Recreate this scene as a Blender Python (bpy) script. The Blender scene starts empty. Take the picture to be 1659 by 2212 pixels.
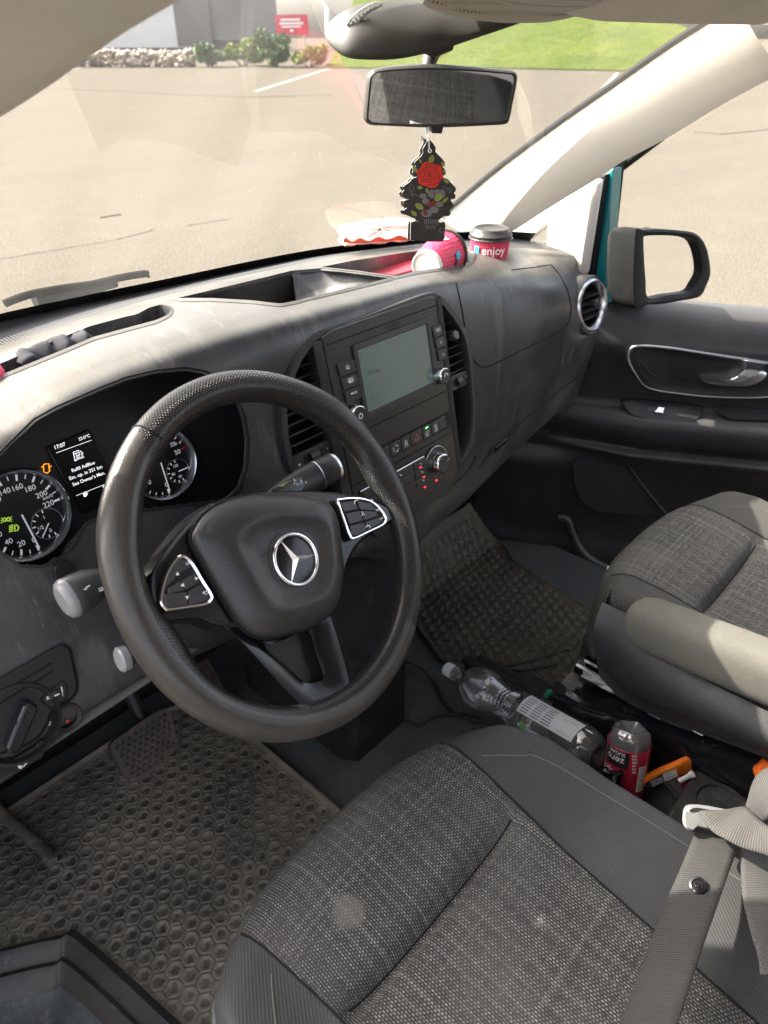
import bpy, bmesh, math, random
import numpy as np
from mathutils import Vector, Matrix
from mathutils.bvhtree import BVHTree
random.seed(7); rng = np.random.default_rng(7)
S = bpy.context.scene; COL = S.collection
# ------------------------------------------------------------------ camera
f_, cx_, cy_ = 1570.0, 829.5, 1106.0          # photo measured on a 1659 x 2212 grid
PITCH, HEAD = math.radians(33.2), math.radians(47.65)
CAM = np.array([-.75, 0, 1.80])
hh = np.array([math.sin(HEAD), math.cos(HEAD), 0.0])
FW = math.cos(PITCH)*hh + np.array([0, 0, -math.sin(PITCH)])
RT = np.array([math.cos(HEAD), -math.sin(HEAD), 0.0])
UP = np.cross(RT, FW)
cd = bpy.data.cameras.new('camera'); cam = bpy.data.objects.new('camera', cd); COL.objects.link(cam)
M = Matrix.Identity(4)
for i in range(3):
    M[i][0], M[i][1], M[i][2], M[i][3] = RT[i], UP[i], -FW[i], CAM[i]
cam.matrix_world = M
cd.sensor_fit = 'HORIZONTAL'; cd.sensor_width = 36; cd.lens = f_/1659*36
cd.clip_start = .02; cd.clip_end = 2000
cd.dof.use_dof = True; cd.dof.focus_distance = .95; cd.dof.aperture_fstop = 10
S.camera = cam
# ------------------------------------------------------------------ light
SUN_AZ, SUN_EL = math.radians(-27), math.radians(40)      # azimuth measured from straight ahead, minus = left
world = bpy.data.worlds.new('World'); S.world = world; world.use_nodes = True
wn = world.node_tree; bg = wn.nodes['Background']
sky = wn.nodes.new('ShaderNodeTexSky'); sky.sky_type = 'NISHITA'; sky.sun_disc = False
sky.sun_elevation = SUN_EL; sky.sun_rotation = SUN_AZ; sky.air_density = .75; sky.dust_density = 5.0; sky.ozone_density = .3
hs = wn.nodes.new('ShaderNodeHueSaturation'); hs.inputs['Saturation'].default_value = .5; wn.links.new(sky.outputs[0], hs.inputs['Color']); tn = wn.nodes.new('ShaderNodeMix'); tn.data_type = 'RGBA'; tn.blend_type = 'MULTIPLY'; tn.inputs[0].default_value = 1; tn.inputs[7].default_value = (1.03, 1.0, .96, 1); wn.links.new(hs.outputs[0], tn.inputs[6]); wn.links.new(tn.outputs[2], bg.inputs[0]); bg.inputs[1].default_value = .15
sd = np.array([math.sin(SUN_AZ)*math.cos(SUN_EL), math.cos(SUN_AZ)*math.cos(SUN_EL), math.sin(SUN_EL)])
sl = bpy.data.lights.new('sun', 'SUN'); sl.energy = 3.2; sl.angle = math.radians(.55); sl.color = (1, .93, .82)
so = bpy.data.objects.new('sun', sl); COL.objects.link(so)
so.rotation_euler = Vector(sd).to_track_quat('Z', 'Y').to_euler(); so.location = (-3, 4, 6)
S.view_settings.view_transform = 'Standard'; S.view_settings.look = 'None'
S.view_settings.gamma = 1; S.view_settings.exposure = 2.6; S.view_settings.use_curve_mapping = False
# ------------------------------------------------------------------ pixel helpers
def ray(x, y): return FW + RT*((x-cx_)/f_) - UP*((y-cy_)/f_)
def at(x, y, ax, v):
    d = ray(x, y); i = 'xyz'.index(ax); return CAM + d*((v-CAM[i])/d[i])
def proj(P):
    P = np.asarray(P, float) - CAM; z = P@FW
    return np.stack([cx_+f_*(P@RT)/z, cy_-f_*(P@UP)/z], -1)
def crop(x0, y0, w):                       # turns coordinates read in an enlarged crop of the photo into grid pixels
    s = w/1659.0*.54
    return lambda *q: [(x0*.54+a*s, y0*.54+b*s) for a, b in q] if isinstance(q[0], tuple) else (x0*.54+q[0]*s, y0*.54+q[1]*s)
K1 = crop(0, 0, 1536); K2 = crop(1200, 0, 1872); K3 = crop(0, 1000, 1200); K4 = crop(1000, 1100, 1000)
K5 = crop(1900, 1000, 1172); K6 = crop(0, 2400, 1400); K7 = crop(1400, 2100, 1672); K8 = crop(1000, 2900, 2072)
J1 = crop(0, 1600, 800); J2 = crop(1100, 1150, 850); J3 = crop(1500, 480, 700); J4 = crop(500, 1900, 1100)
J5 = crop(2350, 2900, 722); J6 = crop(1700, 2580, 800); J7 = crop(0, 2500, 600); J8 = crop(2200, 900, 872)
L2 = crop(2300, 2900, 896.9); L3 = crop(1600, 1900, 900); WH = crop(350, 1450, 1350)
def nrm(v): v = np.asarray(v, float); return v/np.linalg.norm(v)
class Frame:
    def __init__(s, P, u, v): s.P = np.asarray(P, float); s.u = nrm(u); s.v = nrm(np.asarray(v, float)-s.u*(s.u@np.asarray(v, float))); s.n = np.cross(s.u, s.v)
    def p(s, a, b, h=0): return s.P+s.u*a+s.v*b+s.n*h
    def px(s, x, y, h=0):
        d = ray(x, y); return CAM+d*(((s.P+s.n*h-CAM)@s.n)/(d@s.n))
    def uv(s, x, y, h=0): q = s.px(x, y, h)-s.P; return np.array([q@s.u, q@s.v])
# ------------------------------------------------------------------ objects
WPOS = {}
def tag(o, label=None, cat=None, group=None, kind=None):
    if label: o['label'] = label
    if cat: o['category'] = cat
    if group: o['group'] = group
    if kind: o['kind'] = kind
    return o
def thing(name, loc, label, cat, group=None):
    o = bpy.data.objects.new(name, None); COL.objects.link(o); o.location = loc; o.empty_display_size = .05
    WPOS[o] = np.asarray(loc, float); return tag(o, label, cat, group)
class MB:
    def __init__(s): s.v = []; s.f = []; s.mi = []; s.uv = {}
    def add(s, verts, faces, mi=0, uv=None):
        b = len(s.v); s.v += [tuple(map(float, q)) for q in verts]
        for fc in faces: s.f.append([i+b for i in fc]); s.mi.append(mi)
        if uv is not None:
            for i, q in enumerate(uv): s.uv[b+i] = q
        return s
    def grid(s, P, mi=0, closed_u=False, closed_v=False, uv=None, flip=False, mask=None):
        P = np.asarray(P, float); n, m = P.shape[:2]; F = []
        for i in range(n if closed_u else n-1):
            for j in range(m if closed_v else m-1):
                if mask is not None and not mask[i, j]: continue
                q = [i*m+j, ((i+1) % n)*m+j, ((i+1) % n)*m+(j+1) % m, i*m+(j+1) % m]
                F.append(q[::-1] if flip else q)
        return s.add(P.reshape(-1, 3), F, mi, None if uv is None else np.asarray(uv).reshape(-1, 2))
    def poly(s, pts, mi=0): return s.add(pts, [list(range(len(pts)))], mi)
    def slab(s, pts, nvec, t, mi=0, inset=0):    # polygon (front face first) with thickness t behind it along -nvec
        pts = np.asarray(pts, float); nv = nrm(nvec); n = len(pts)
        a = np.zeros(3)
        for i in range(n): a += np.cross(pts[i]-pts[0], pts[(i+1) % n]-pts[0])
        if a@nv < 0: pts = pts[::-1]
        c = pts.mean(0)
        bk = pts-nv*t
        if inset: bk = bk+(bk-(c-nv*t))*inset
        F = [list(range(n)), list(range(2*n-1, n-1, -1))]+[[i, n+i, n+(i+1) % n, (i+1) % n] for i in range(n)]
        return s.add(np.vstack([pts, bk]), F, mi)
    def box(s, c, hx, hy, hz, ax=None, mi=0):
        ax = np.eye(3) if ax is None else np.asarray(ax); V = []
        for k in range(8):
            V.append(np.asarray(c)+ax[0]*hx*(1 if k & 1 else -1)+ax[1]*hy*(1 if k & 2 else -1)+ax[2]*hz*(1 if k & 4 else -1))
        return s.add(V, [[0, 2, 3, 1], [4, 5, 7, 6], [0, 1, 5, 4], [2, 6, 7, 3], [0, 4, 6, 2], [1, 3, 7, 5]], mi)
    def tube(s, pts, r, seg=8, closed=False, mi=0, caps=True, flat=None):
        pts = np.asarray(pts, float); n = len(pts); r = np.broadcast_to(np.asarray(r, float), (n,)); rows = []
        up = None
        for i in range(n):
            t = (pts[(i+1) % n]-pts[i-1]) if closed else pts[min(i+1, n-1)]-pts[max(i-1, 0)]
            t = nrm(t)
            if flat is not None: up = np.asarray(flat, float)
            elif up is None: up = np.array([0, 0, 1.]) if abs(t[2]) < .9 else np.array([1., 0, 0])
            up = nrm(up-t*(up@t)); sd_ = np.cross(t, up); a = np.linspace(0, 2*np.pi, seg, endpoint=False)
            rows.append(pts[i]+r[i]*(np.outer(np.cos(a), sd_)+np.outer(np.sin(a), up)))
        rows = np.array(rows); s.grid(rows, mi, closed_u=closed, closed_v=True)
        if not closed and caps:
            b = len(s.v); s.add(rows[0], [list(range(seg))], mi); s.add(rows[-1], [list(range(seg))[::-1]], mi)
        return s
    def lathe(s, P0, axis, prof, seg=32, mi=0, ref=None, a0=0, a1=2*math.pi, rad=None):   # prof: (distance along axis, radius)
        ax = nrm(axis); ref = np.array([0, 0, 1.]) if ref is None else np.asarray(ref, float)
        if abs(ref@ax) > .95: ref = np.array([1., 0, 0])
        e1 = nrm(ref-ax*(ref@ax)); e2 = np.cross(ax, e1); full = abs(a1-a0) > 6.28
        a = np.linspace(a0, a1, seg, endpoint=not full); rows = []
        for d, r in prof:
            rr = r*(np.ones(seg) if rad is None else rad(d, a)); rows.append(np.asarray(P0)+ax*d+np.outer(rr*np.cos(a), e1)+np.outer(rr*np.sin(a), e2))
        uv = np.array([[(x/(2*math.pi), d) for x in a] for d, r in prof])
        return s.grid(np.array(rows), mi, closed_v=full, uv=uv, flip=True)
    def disc(s, P0, axis, r, seg=32, mi=0): return s.lathe(P0, axis, [(0, r), (0, 1e-5)], seg, mi)
    def build(s, name, mats, parent=None, bevel=0, smooth=40, subsurf=0, seg=2, weld=False):
        me = bpy.data.meshes.new(name); off = WPOS.get(parent, np.zeros(3)) if parent is not None else np.zeros(3)
        V = np.asarray(s.v, float)-off
        me.from_pydata([tuple(q) for q in V], [], s.f)
        for m in (mats if isinstance(mats, (list, tuple)) else [mats]): me.materials.append(m)
        me.polygons.foreach_set('material_index', s.mi)
        if s.uv:
            ul = me.uv_layers.new(name='UVMap')
            for lp in me.loops: ul.data[lp.index].uv = s.uv.get(lp.vertex_index, (0, 0))
        if weld:
            bm = bmesh.new(); bm.from_mesh(me); bmesh.ops.remove_doubles(bm, verts=bm.verts, dist=1e-5); bmesh.ops.recalc_face_normals(bm, faces=bm.faces); bm.to_mesh(me); bm.free()
        me.validate()
        if smooth:
            me.polygons.foreach_set('use_smooth', [True]*len(me.polygons)); me.set_sharp_from_angle(angle=math.radians(smooth))
        o = bpy.data.objects.new(name, me); COL.objects.link(o); WPOS[o] = off
        if parent is not None: o.parent = parent
        if bevel:
            b = o.modifiers.new('bevel', 'BEVEL'); b.width = bevel; b.segments = seg; b.limit_method = 'ANGLE'; b.angle_limit = math.radians(40); b.harden_normals = False
        if subsurf:
            b = o.modifiers.new('sub', 'SUBSURF'); b.levels = b.render_levels = subsurf
        return o
def chain(pts, n=8, closed=False):             # Catmull-Rom through points
    P = np.asarray(pts, float); N = len(P); out = []
    for i in range(N if closed else N-1):
        p0, p1, p2, p3 = (P[(i-1) % N], P[i], P[(i+1) % N], P[(i+2) % N]) if closed else (P[max(i-1, 0)], P[i], P[i+1], P[min(i+2, N-1)])
        for k in range(n):
            t = k/n; out.append(.5*((2*p1)+(-p0+p2)*t+(2*p0-5*p1+4*p2-p3)*t*t+(-p0+3*p1-3*p2+p3)*t**3))
    if not closed: out.append(P[-1])
    return np.array(out)
def resample(P, n, closed=False):
    P = np.asarray(P, float)
    if closed: P = np.vstack([P, P[:1]])
    d = np.r_[0, np.cumsum(np.linalg.norm(np.diff(P, axis=0), axis=1))]
    t = np.linspace(0, d[-1], n, endpoint=not closed)
    return np.stack([np.interp(t, d, P[:, k]) for k in range(P.shape[1])], -1)
def rounded(pts, r, n=5):                      # rounds the corners of a closed polygon (2-D or 3-D)
    P = np.asarray(pts, float); N = len(P); out = []
    for i in range(N):
        a, b, c = P[i-1], P[i], P[(i+1) % N]; rr = r[i] if isinstance(r, (list, tuple)) else r
        la, lc = np.linalg.norm(a-b), np.linalg.norm(c-b); k = min(rr, la*.48, lc*.48)
        s0, s1 = b+(a-b)/la*k, b+(c-b)/lc*k
        for t in np.linspace(0, 1, n): out.append((1-t)**2*s0+2*t*(1-t)*b+t*t*s1)
    return np.array(out)
def inside(poly, q):
    poly = np.asarray(poly); q = np.asarray(q); x, y = q[..., 0], q[..., 1]; r = np.zeros(x.shape, bool); j = len(poly)-1
    for i in range(len(poly)):
        xi, yi = poly[i]; xj, yj = poly[j]
        c = ((yi > y) != (yj > y)) & (x < (xj-xi)*(y-yi)/((yj-yi) if yj != yi else 1e-9)+xi); r ^= c; j = i
    return r
def grow(poly, d):                             # polygon offset in 2-D (positive = outwards)
    P = np.asarray(poly, float); A = .5*np.sum(P[:, 0]*np.roll(P[:, 1], -1)-np.roll(P[:, 0], -1)*P[:, 1]); e = np.roll(P, -1, 0)-np.roll(P, 1, 0)
    nn = np.stack([e[:, 1], -e[:, 0]], -1); nn /= np.linalg.norm(nn, axis=1)[:, None]+1e-9
    return P+nn*d*(1 if A > 0 else -1)
_tc = {}
def glyphs(txt, bold=False):
    k = (txt, bold)
    if k not in _tc:
        c = bpy.data.curves.new('t', 'FONT'); c.body = txt; c.size = 1; c.offset = .008 if bold else 0; c.resolution_u = 3
        o = bpy.data.objects.new('t', c); COL.objects.link(o); dg = bpy.context.evaluated_depsgraph_get(); me = bpy.data.meshes.new_from_object(o.evaluated_get(dg))
        V = np.array([v.co[:2] for v in me.vertices]); F = [list(p.vertices) for p in me.polygons]
        bpy.data.objects.remove(o); bpy.data.curves.remove(c); bpy.data.meshes.remove(me)
        V = V-[V[:, 0].min(), 0]; _tc[k] = (V, F)
    return _tc[k]
class Ink:                                     # lettering and printed marks lying on one plane
    def __init__(s, fr, h=.0004): s.fr = fr; s.h = h; s.mb = MB()
    def text(s, t, p0, p1, mi=0, bold=False, tall=1.0, h=0):
        V, F = glyphs(t, bold); a = s.fr.uv(*p0); b = s.fr.uv(*p1); d = b-a; L = np.linalg.norm(d); d /= L; e = np.array([-d[1], d[0]])
        k = L/V[:, 0].max(); Q = a+np.outer(V[:, 0]*k, d)+np.outer(V[:, 1]*k*tall, e)
        s.mb.add([s.fr.p(q[0], q[1], s.h+h) for q in Q], F, mi); return s
    def line(s, pts, w, mi=0, h=0, closed=False):  # pixel polyline, w in metres
        Q = np.array([s.fr.uv(*q) for q in pts]); return s.lineuv(Q, w, mi, h, closed)
    def lineuv(s, Q, w, mi=0, h=0, closed=False):
        Q = np.asarray(Q, float); n = len(Q); L = []; Rr = []
        for i in range(n):
            t = (Q[(i+1) % n]-Q[i-1]) if closed else Q[min(i+1, n-1)]-Q[max(i-1, 0)]
            t = t/(np.linalg.norm(t)+1e-12); e = np.array([-t[1], t[0]])*w/2; L.append(Q[i]+e); Rr.append(Q[i]-e)
        P = np.array([[s.fr.p(*a, s.h+h), s.fr.p(*b, s.h+h)] for a, b in zip(L, Rr)]); s.mb.grid(P, mi, closed_u=closed); return s
    def fill(s, pts, mi=0, h=0): s.mb.poly([s.fr.p(*s.fr.uv(*q), s.h+h) for q in pts], mi); return s
    def filluv(s, Q, mi=0, h=0): s.mb.poly([s.fr.p(*q, s.h+h) for q in Q], mi); return s
    def build(s, name, mats, parent, gap=.03):     # marks far apart become separate parts
        V = np.array(s.mb.v); F = s.mb.f; C_ = np.array([V[f].mean(0) for f in F]); lab = -np.ones(len(F), int); k = 0
        for i in range(len(F)):
            if lab[i] >= 0: continue
            st = [i]; lab[i] = k
            while st:
                j = st.pop(); nb = np.where((lab < 0) & (np.abs(C_-C_[j]).max(1) < gap))[0]; lab[nb] = k; st += list(nb)
            k += 1
        for g in range(k):
            m = MB(); ix = {}
            for f, fi in zip(F, range(len(F))):
                if lab[fi] != g: continue
                for v in f:
                    if v not in ix: ix[v] = len(m.v); m.v.append(tuple(V[v]))
                m.f.append([ix[v] for v in f]); m.mi.append(s.mb.mi[fi])
            o = m.build(name, mats, parent, smooth=0)
        return o
def ellipse(cx, cy, rx, ry, n=32, rot=0, a0=0, a1=2*math.pi):
    full = abs(a1-a0) > 6.28; a = np.linspace(a0, a1, n, endpoint=not full); c, s_ = math.cos(rot), math.sin(rot)
    return [(cx+rx*math.cos(t)*c-ry*math.sin(t)*s_, cy+rx*math.cos(t)*s_+ry*math.sin(t)*c) for t in a]
# ------------------------------------------------------------------ materials
def mat(name, col, rough=.5, metal=0, bump=None, spots=None, spec=.5, trans=0, ior=1.45, emit=None, coat=0, alpha=1, coords='Object', bdist=.001, rvar=0):
    m = bpy.data.materials.new(name); m.use_nodes = True; nt = m.node_tree; N = nt.nodes; L = nt.links; b = N['Principled BSDF']
    I = b.inputs; I['Base Color'].default_value = (*col, 1); I['Roughness'].default_value = rough; I['Metallic'].default_value = metal
    I['Specular IOR Level'].default_value = spec; I['Transmission Weight'].default_value = trans; I['IOR'].default_value = ior; I['Coat Weight'].default_value = coat; I['Alpha'].default_value = alpha
    if emit: I['Emission Color'].default_value = (*emit[:3], 1); I['Emission Strength'].default_value = emit[3]
    tc = N.new('ShaderNodeTexCoord')
    for sp in (spots or []):                   # (scale, low, high, colour, strength): patches of dust, wear, stain, painted reflection
        sc, lo, hi, c2, k = sp[:5]; no = N.new('ShaderNodeTexNoise'); no.inputs['Scale'].default_value = sc; no.inputs['Detail'].default_value = 6; no.inputs['Roughness'].default_value = .65
        if len(sp) > 5:
            mp = N.new('ShaderNodeMapping'); mp.inputs['Scale'].default_value = sp[5]; L.new(tc.outputs[coords], mp.inputs[0]); L.new(mp.outputs[0], no.inputs['Vector'])
        else: L.new(tc.outputs[coords], no.inputs['Vector'])
        mr = N.new('ShaderNodeMapRange'); mr.inputs['From Min'].default_value = lo; mr.inputs['From Max'].default_value = hi; mr.inputs['To Max'].default_value = k; L.new(no.outputs[0], mr.inputs[0])
        mx = N.new('ShaderNodeMix'); mx.data_type = 'RGBA'; L.new(mr.outputs[0], mx.inputs[0])
        src = I['Base Color'].links[0].from_socket if I['Base Color'].links else None
        if src: L.new(src, mx.inputs[6])
        else: mx.inputs[6].default_value = (*col, 1)
        mx.inputs[7].default_value = (*c2, 1); L.new(mx.outputs[2], I['Base Color'])
    if rvar:
        no = N.new('ShaderNodeTexNoise'); no.inputs['Scale'].default_value = 14; no.inputs['Detail'].default_value = 5; L.new(tc.outputs[coords], no.inputs['Vector'])
        mr = N.new('ShaderNodeMapRange'); mr.inputs['From Min'].default_value = .3; mr.inputs['From Max'].default_value = .7; mr.inputs['To Min'].default_value = rough-rvar; mr.inputs['To Max'].default_value = rough+rvar; L.new(no.outputs[0], mr.inputs[0]); L.new(mr.outputs[0], I['Roughness'])
    if bump:
        kind, sc, st = bump; 
        if kind == 'leather':
            t = N.new('ShaderNodeTexVoronoi'); t.inputs['Scale'].default_value = sc; t.feature = 'SMOOTH_F1'; o = t.outputs['Distance']
        elif kind == 'noise':
            t = N.new('ShaderNodeTexNoise'); t.inputs['Scale'].default_value = sc; t.inputs['Detail'].default_value = 4; o = t.outputs[0]
        L.new(tc.outputs[coords], t.inputs['Vector']); bp = N.new('ShaderNodeBump'); bp.inputs['Strength'].default_value = st; bp.inputs['Distance'].default_value = bdist; L.new(o, bp.inputs['Height']); L.new(bp.outputs[0], I['Normal'])
    return m
DUST = (.30, .28, .24)
M_dash = mat('dash_plastic', (.0255, .0265, .0295), .36, spec=.65, bump=('leather', 640, .16), spots=[(5, .42, .75, (.098, .099, .103), .65), (60, .60, .8, (.15, .14, .125), .4), (9, .55, .72, (.15, .145, .13), .55, (3.2, 1, .5)), (26, .60, .70, (.17, .163, .15), .5, (3, 1, .4))], rvar=.07)
M_dashtop = M_dash
M_panel = mat('satin_black_panel', (.016, .016, .0175), .34, bump=('noise', 900, .08), spots=[(9, .5, .85, (.09, .088, .08), .4)])
M_black = mat('black_plastic', (.010, .010, .0115), .42, bump=('noise', 500, .15), spots=[(12, .5, .85, (.08, .075, .07), .4)])
M_pit = mat('deep_black', (.006, .006, .007), .7)
M_seam = mat('seam_shadow_gap', (.004, .004, .005), .9)
M_gloss = mat('gloss_black', (.008, .008, .01), .12, spots=[(30, .55, .8, (.06, .06, .055), .5)], rvar=.06)
M_chrome = mat('chrome', (.82, .82, .84), .10, 1)
M_silver = mat('satin_silver', (.68, .69, .71), .28, 1)
M_white = mat('white_print', (.78, .78, .76), .6)
M_lit = mat('lit_white', (.5, .5, .5), .6, emit=(.95, .97, 1, .20))
M_litdim = mat('lit_grey', (.45, .45, .44), .6, emit=(.9, .92, 1, .06))
M_orange_lit = mat('lit_orange', (.6, .2, .02), .5, emit=(1, .28, .02, .30))
M_green_lit = mat('lit_green', (.3, .5, .05), .5, emit=(.55, .9, .08, .12))
M_red_lit = mat('lit_red', (.6, .05, .05), .5, emit=(1, .03, .05, .3))
M_redprint = mat('red_print', (.5, .03, .03), .5)
M_beige = mat('pillar_trim', (.62, .59, .53), .62, bump=('noise', 260, .12), spots=[(4, .4, .8, (.54, .51, .455), .6)])
M_liner = mat('roof_lining_cloth', (.72, .68, .60), .95, bump=('noise', 700, .35), spots=[(6, .4, .8, (.54, .51, .45), .7)])
M_rubber = mat('seal_rubber', (.010, .010, .010), .7, spec=.2, bump=('noise', 300, .1))
M_teal = mat('teal_paint', (.0, .135, .15), .25, coat=.6)
M_greyp = mat('grey_plastic', (.13, .125, .12), .55, bump=('noise', 600, .15))
# ================================================================== OUTSIDE
M_asph = mat('asphalt', (.106, .095, .076), .95, spec=.03, bump=('noise', 90, .15), bdist=.003, coords='Object', spots=[(.35, .4, .7, (.100, .089, .072), .7), (1.6, .5, .75, (.138, .121, .095), .5), (.12, .48, .62, (.090, .080, .067), .6, (1, 4, 1)), (45, .42, .62, (.056, .049, .041), .8), (60, .54, .68, (.27, .235, .187), .8)])
g = MB(); NG = 40
xs = np.r_[-600, -200, -80, np.linspace(-40, 60, 30), 120, 250, 700]; ys = np.r_[-300, -60, np.linspace(-20, 80, 30), 130, 260, 800]
g.grid([[(x, y, 0) for y in ys] for x in xs], flip=True)
tag(g.build('asphalt_ground', M_asph), kind='structure')
# cracks and parking lines, a few millimetres proud
M_line = mat('worn_white_paint', (.40, .37, .31), .85, spec=.1, spots=[(3, .5, .7, (.3, .27, .22), .8)])
M_crack = mat('crack_tar', (.035, .03, .026), .9)
lines = MB()
def gline(a, b, w):
    p, q = at(*a, 'z', .006), at(*b, 'z', .006); t = nrm(q-p); s = np.cross([0, 0, 1], t)*w/2
    lines.add([p-s, q-s, q+s, p+s], [[0, 1, 2, 3]])
gline((552, 197), (712, 148), .16); gline((112, 156), (190, 144), .14); gline((1288, 208), (1333, 158), .14); gline((1480, 228), (1452, 214), .14)
tag(lines.build('parking_lines', M_line, smooth=0), kind='structure')
cr = MB()
def crack(pts, w):
    P = np.array([at(*q, 'z', .005) for q in pts]); P = resample(P, 40); P[:, :2] += rng.normal(size=(40, 2))*.008
    cr.tube(P, w*(.4+.6*rng.random(40)), seg=4)
crack([(218, 470), (262, 463)], .012); crack([(250, 518), (335, 496)], .004); crack([(0, 560), (250, 518)], .003); crack([(400, 488), (500, 472)], .003)
crack([(80, 190), (240, 197), (400, 205), (560, 210), (720, 205)], .012); crack([(880, 265), (960, 262), (1000, 270)], .012); crack([(1500, 285), (1560, 290), (1659, 280)], .012)
tag(cr.build('asphalt_cracks', M_crack), kind='structure')
# ---- lawn rising beyond the lot
M_grass = mat('lawn', (.075, .100, .016), .95, spec=.05, bump=('noise', 3, 1), bdist=.2, spots=[(.08, .4, .65, (.105, .122, .018), .9), (.9, .42, .66, (.035, .058, .012), .85), (4, .45, .7, (.05, .07, .014), .5)])
lw = MB(); E0 = [at(x, y, 'z', .03) for x, y in [(700, 147), (900, 147), (1100, 148), (1300, 152), (1500, 156), (1659, 158), (1900, 165)]]
E0 = chain(E0, 6); rows = []
for k, (d, z) in enumerate([(0, .03), (2, .12), (8, .25), (20, 1.2), (45, 4.0), (90, 9.5), (170, 17)]):
    rows.append([p+hh*d+np.array([0, 0, z]) for p in E0])
lw.grid(rows); tag(lw.build('lawn', M_grass), kind='structure')
# ---- building, at the far side of the lot
BF = Frame(at(300, 108, 'z', 0)+hh*2.5, RT, (0, 0, 1))
def bq(x0, y0, x1, y1, d=0): return BF, [BF.uv(x0, y0), BF.uv(x1, y1)]
M_conc = mat('white_wall_panel', (.60, .60, .60), .8, spots=[(.5, .4, .7, (.50, .50, .50), .6)])
M_darkcl = mat('dark_base', (.05, .05, .055), .8); M_louv = mat('grey_cladding', (.17, .17, .175), .7); M_dpil = mat('dark_grey_pillar', (.12, .12, .125), .7)
b0 = BF.uv(330, 100); bt = thing('flat_roofed_building', BF.p(b0[0], b0[1]), 'white and grey industrial building across the parking lot behind the windscreen', 'building')
def bbox(name, x0, x1, ya, yb, d0, d1, m, parent=bt):
    a = BF.uv(x0, yb); b = BF.uv(x1, ya); mb = MB(); c = BF.p((a[0]+b[0])/2, (a[1]+b[1])/2, (d0+d1)/2)
    mb.box(c, (b[0]-a[0])/2, (b[1]-a[1])/2, abs(d1-d0)/2, [BF.u, BF.v, BF.n]); return mb.build(name, m, parent)
bbox('wall_panel', 60, 384, -260, 103, -8, 0, M_conc); bbox('plinth', 60, 384, 103.3, 122, -8, -.3, M_darkcl)
bbox('pillar', 385, 421, -260, 100, -6, .1, M_dpil)
lv = MB()
a = BF.uv(422, 86); b = BF.uv(578, -260); n = 60
for i in range(n):
    z0 = a[1]+(b[1]-a[1])*i/n; z1 = a[1]+(b[1]-a[1])*(i+.86)/n
    lv.add([BF.p(a[0], z0, -.25), BF.p(b[0], z0, -.25), BF.p(b[0], z1, -.4), BF.p(a[0], z1, -.4)], [[0, 1, 2, 3]])
    z2 = a[1]+(b[1]-a[1])*(i+1)/n
    lv.add([BF.p(a[0], z1, -.4), BF.p(b[0], z1, -.4), BF.p(b[0], z2, -.25), BF.p(a[0], z2, -.25)], [[0, 1, 2, 3]])
lv.build('louvred_wall', M_louv, bt, smooth=0)
bbox('louvre_base', 422, 578, 86.4, 128, -6, -.6, M_darkcl)
# ---- riprap stones along the wall
M_stone = mat('riprap_stone', (.30, .27, .235), .9, spots=[(1.2, .35, .65, (.42, .36, .29), .9), (2.2, .5, .7, (.12, .11, .105), .8)])
st = MB()
for k in range(430):
    x = rng.uniform(135, 415); y = 146-26*rng.random()**.8; p = at(x, 146, 'z', 0)+hh*rng.uniform(0, 2.0); fr = (146-y)/26
    c = p+np.array([0, 0, .95*fr]); r = rng.uniform(.1, .3); V = []
    for dx, dy, dz in [(1, 0, 0), (-1, 0, 0), (0, 1, 0), (0, -1, 0), (0, 0, 1), (0, 0, -1), (.7, .7, .5), (-.7, .6, .5), (.6, -.7, .5), (-.6, -.7, .4)]: V.append((c+np.array([dx, dy, dz])*r*rng.uniform(.6, 1.1, 3)))
    hull = bmesh.new(); vs = [hull.verts.new(v) for v in V]; bmesh.ops.convex_hull(hull, input=vs); hull.verts.index_update(); hull.verts.ensure_lookup_table()
    us = [v for v in hull.verts if v.link_faces]; ix = {v: i for i, v in enumerate(us)}
    st.add([v.co for v in us], [[ix[v] for v in fc.verts] for fc in hull.faces]); hull.free()
tag(st.build('riprap_stones', M_stone, smooth=0), 'band of broken pale stones heaped along the white wall', 'stones', kind='stuff')
# ---- bushes
def leafbush(name, x0, x1, ytop, ybase, m, n, leaf, label, depth=2.0, push=1.0):
    p0 = at((x0+x1)/2, ybase, 'z', .02)+hh*push; fr = Frame(p0, RT, (0, 0, 1)); a = fr.uv(x0, ybase); b = fr.uv(x1, ytop); w = (b[0]-a[0])/2; H = b[1]; mb = MB()
    cl = [(rng.uniform(-.75, .75), rng.uniform(.2, .85), rng.uniform(-.7, .7), rng.uniform(.22, .42)) for _ in range(16)]
    for k in range(n):
        c = cl[rng.integers(len(cl))]; v = nrm(rng.normal(size=3))*c[3]*rng.random()**.4
        q = np.array([(c[0]+v[0])*w+(a[0]+b[0])/2, max(.02, (c[1]+v[1]*.6))*H, (c[2]+v[2])*depth]); P = fr.p(*q)
        e1 = nrm(rng.normal(size=3))*leaf*rng.uniform(.5, 1.2); e2 = nrm(np.cross(e1, rng.normal(size=3)))*leaf*.5
        mb.add([P-e1, P+e2, P+e1, P-e2], [[0, 1, 2, 3]], int(rng.random() < .35))
    t = thing(name, p0, label, 'bush'); mb.build('foliage', m, t, smooth=0)
    sm = MB()
    for k in range(5):
        c = cl[k]; sm.tube([fr.p((a[0]+b[0])/2+c[0]*w*.2, 0, 0), fr.p(c[0]*w+(a[0]+b[0])/2, c[1]*H, c[2]*depth)], [.05, .015], 5)
    sm.build('stems', M_bark, t); return t
M_bark = mat('bark', (.10, .075, .055), .9)
M_lf1 = [mat('leaf_yellow_green', (.17, .21, .03), .7), mat('leaf_olive', (.09, .14, .03), .7)]
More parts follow.
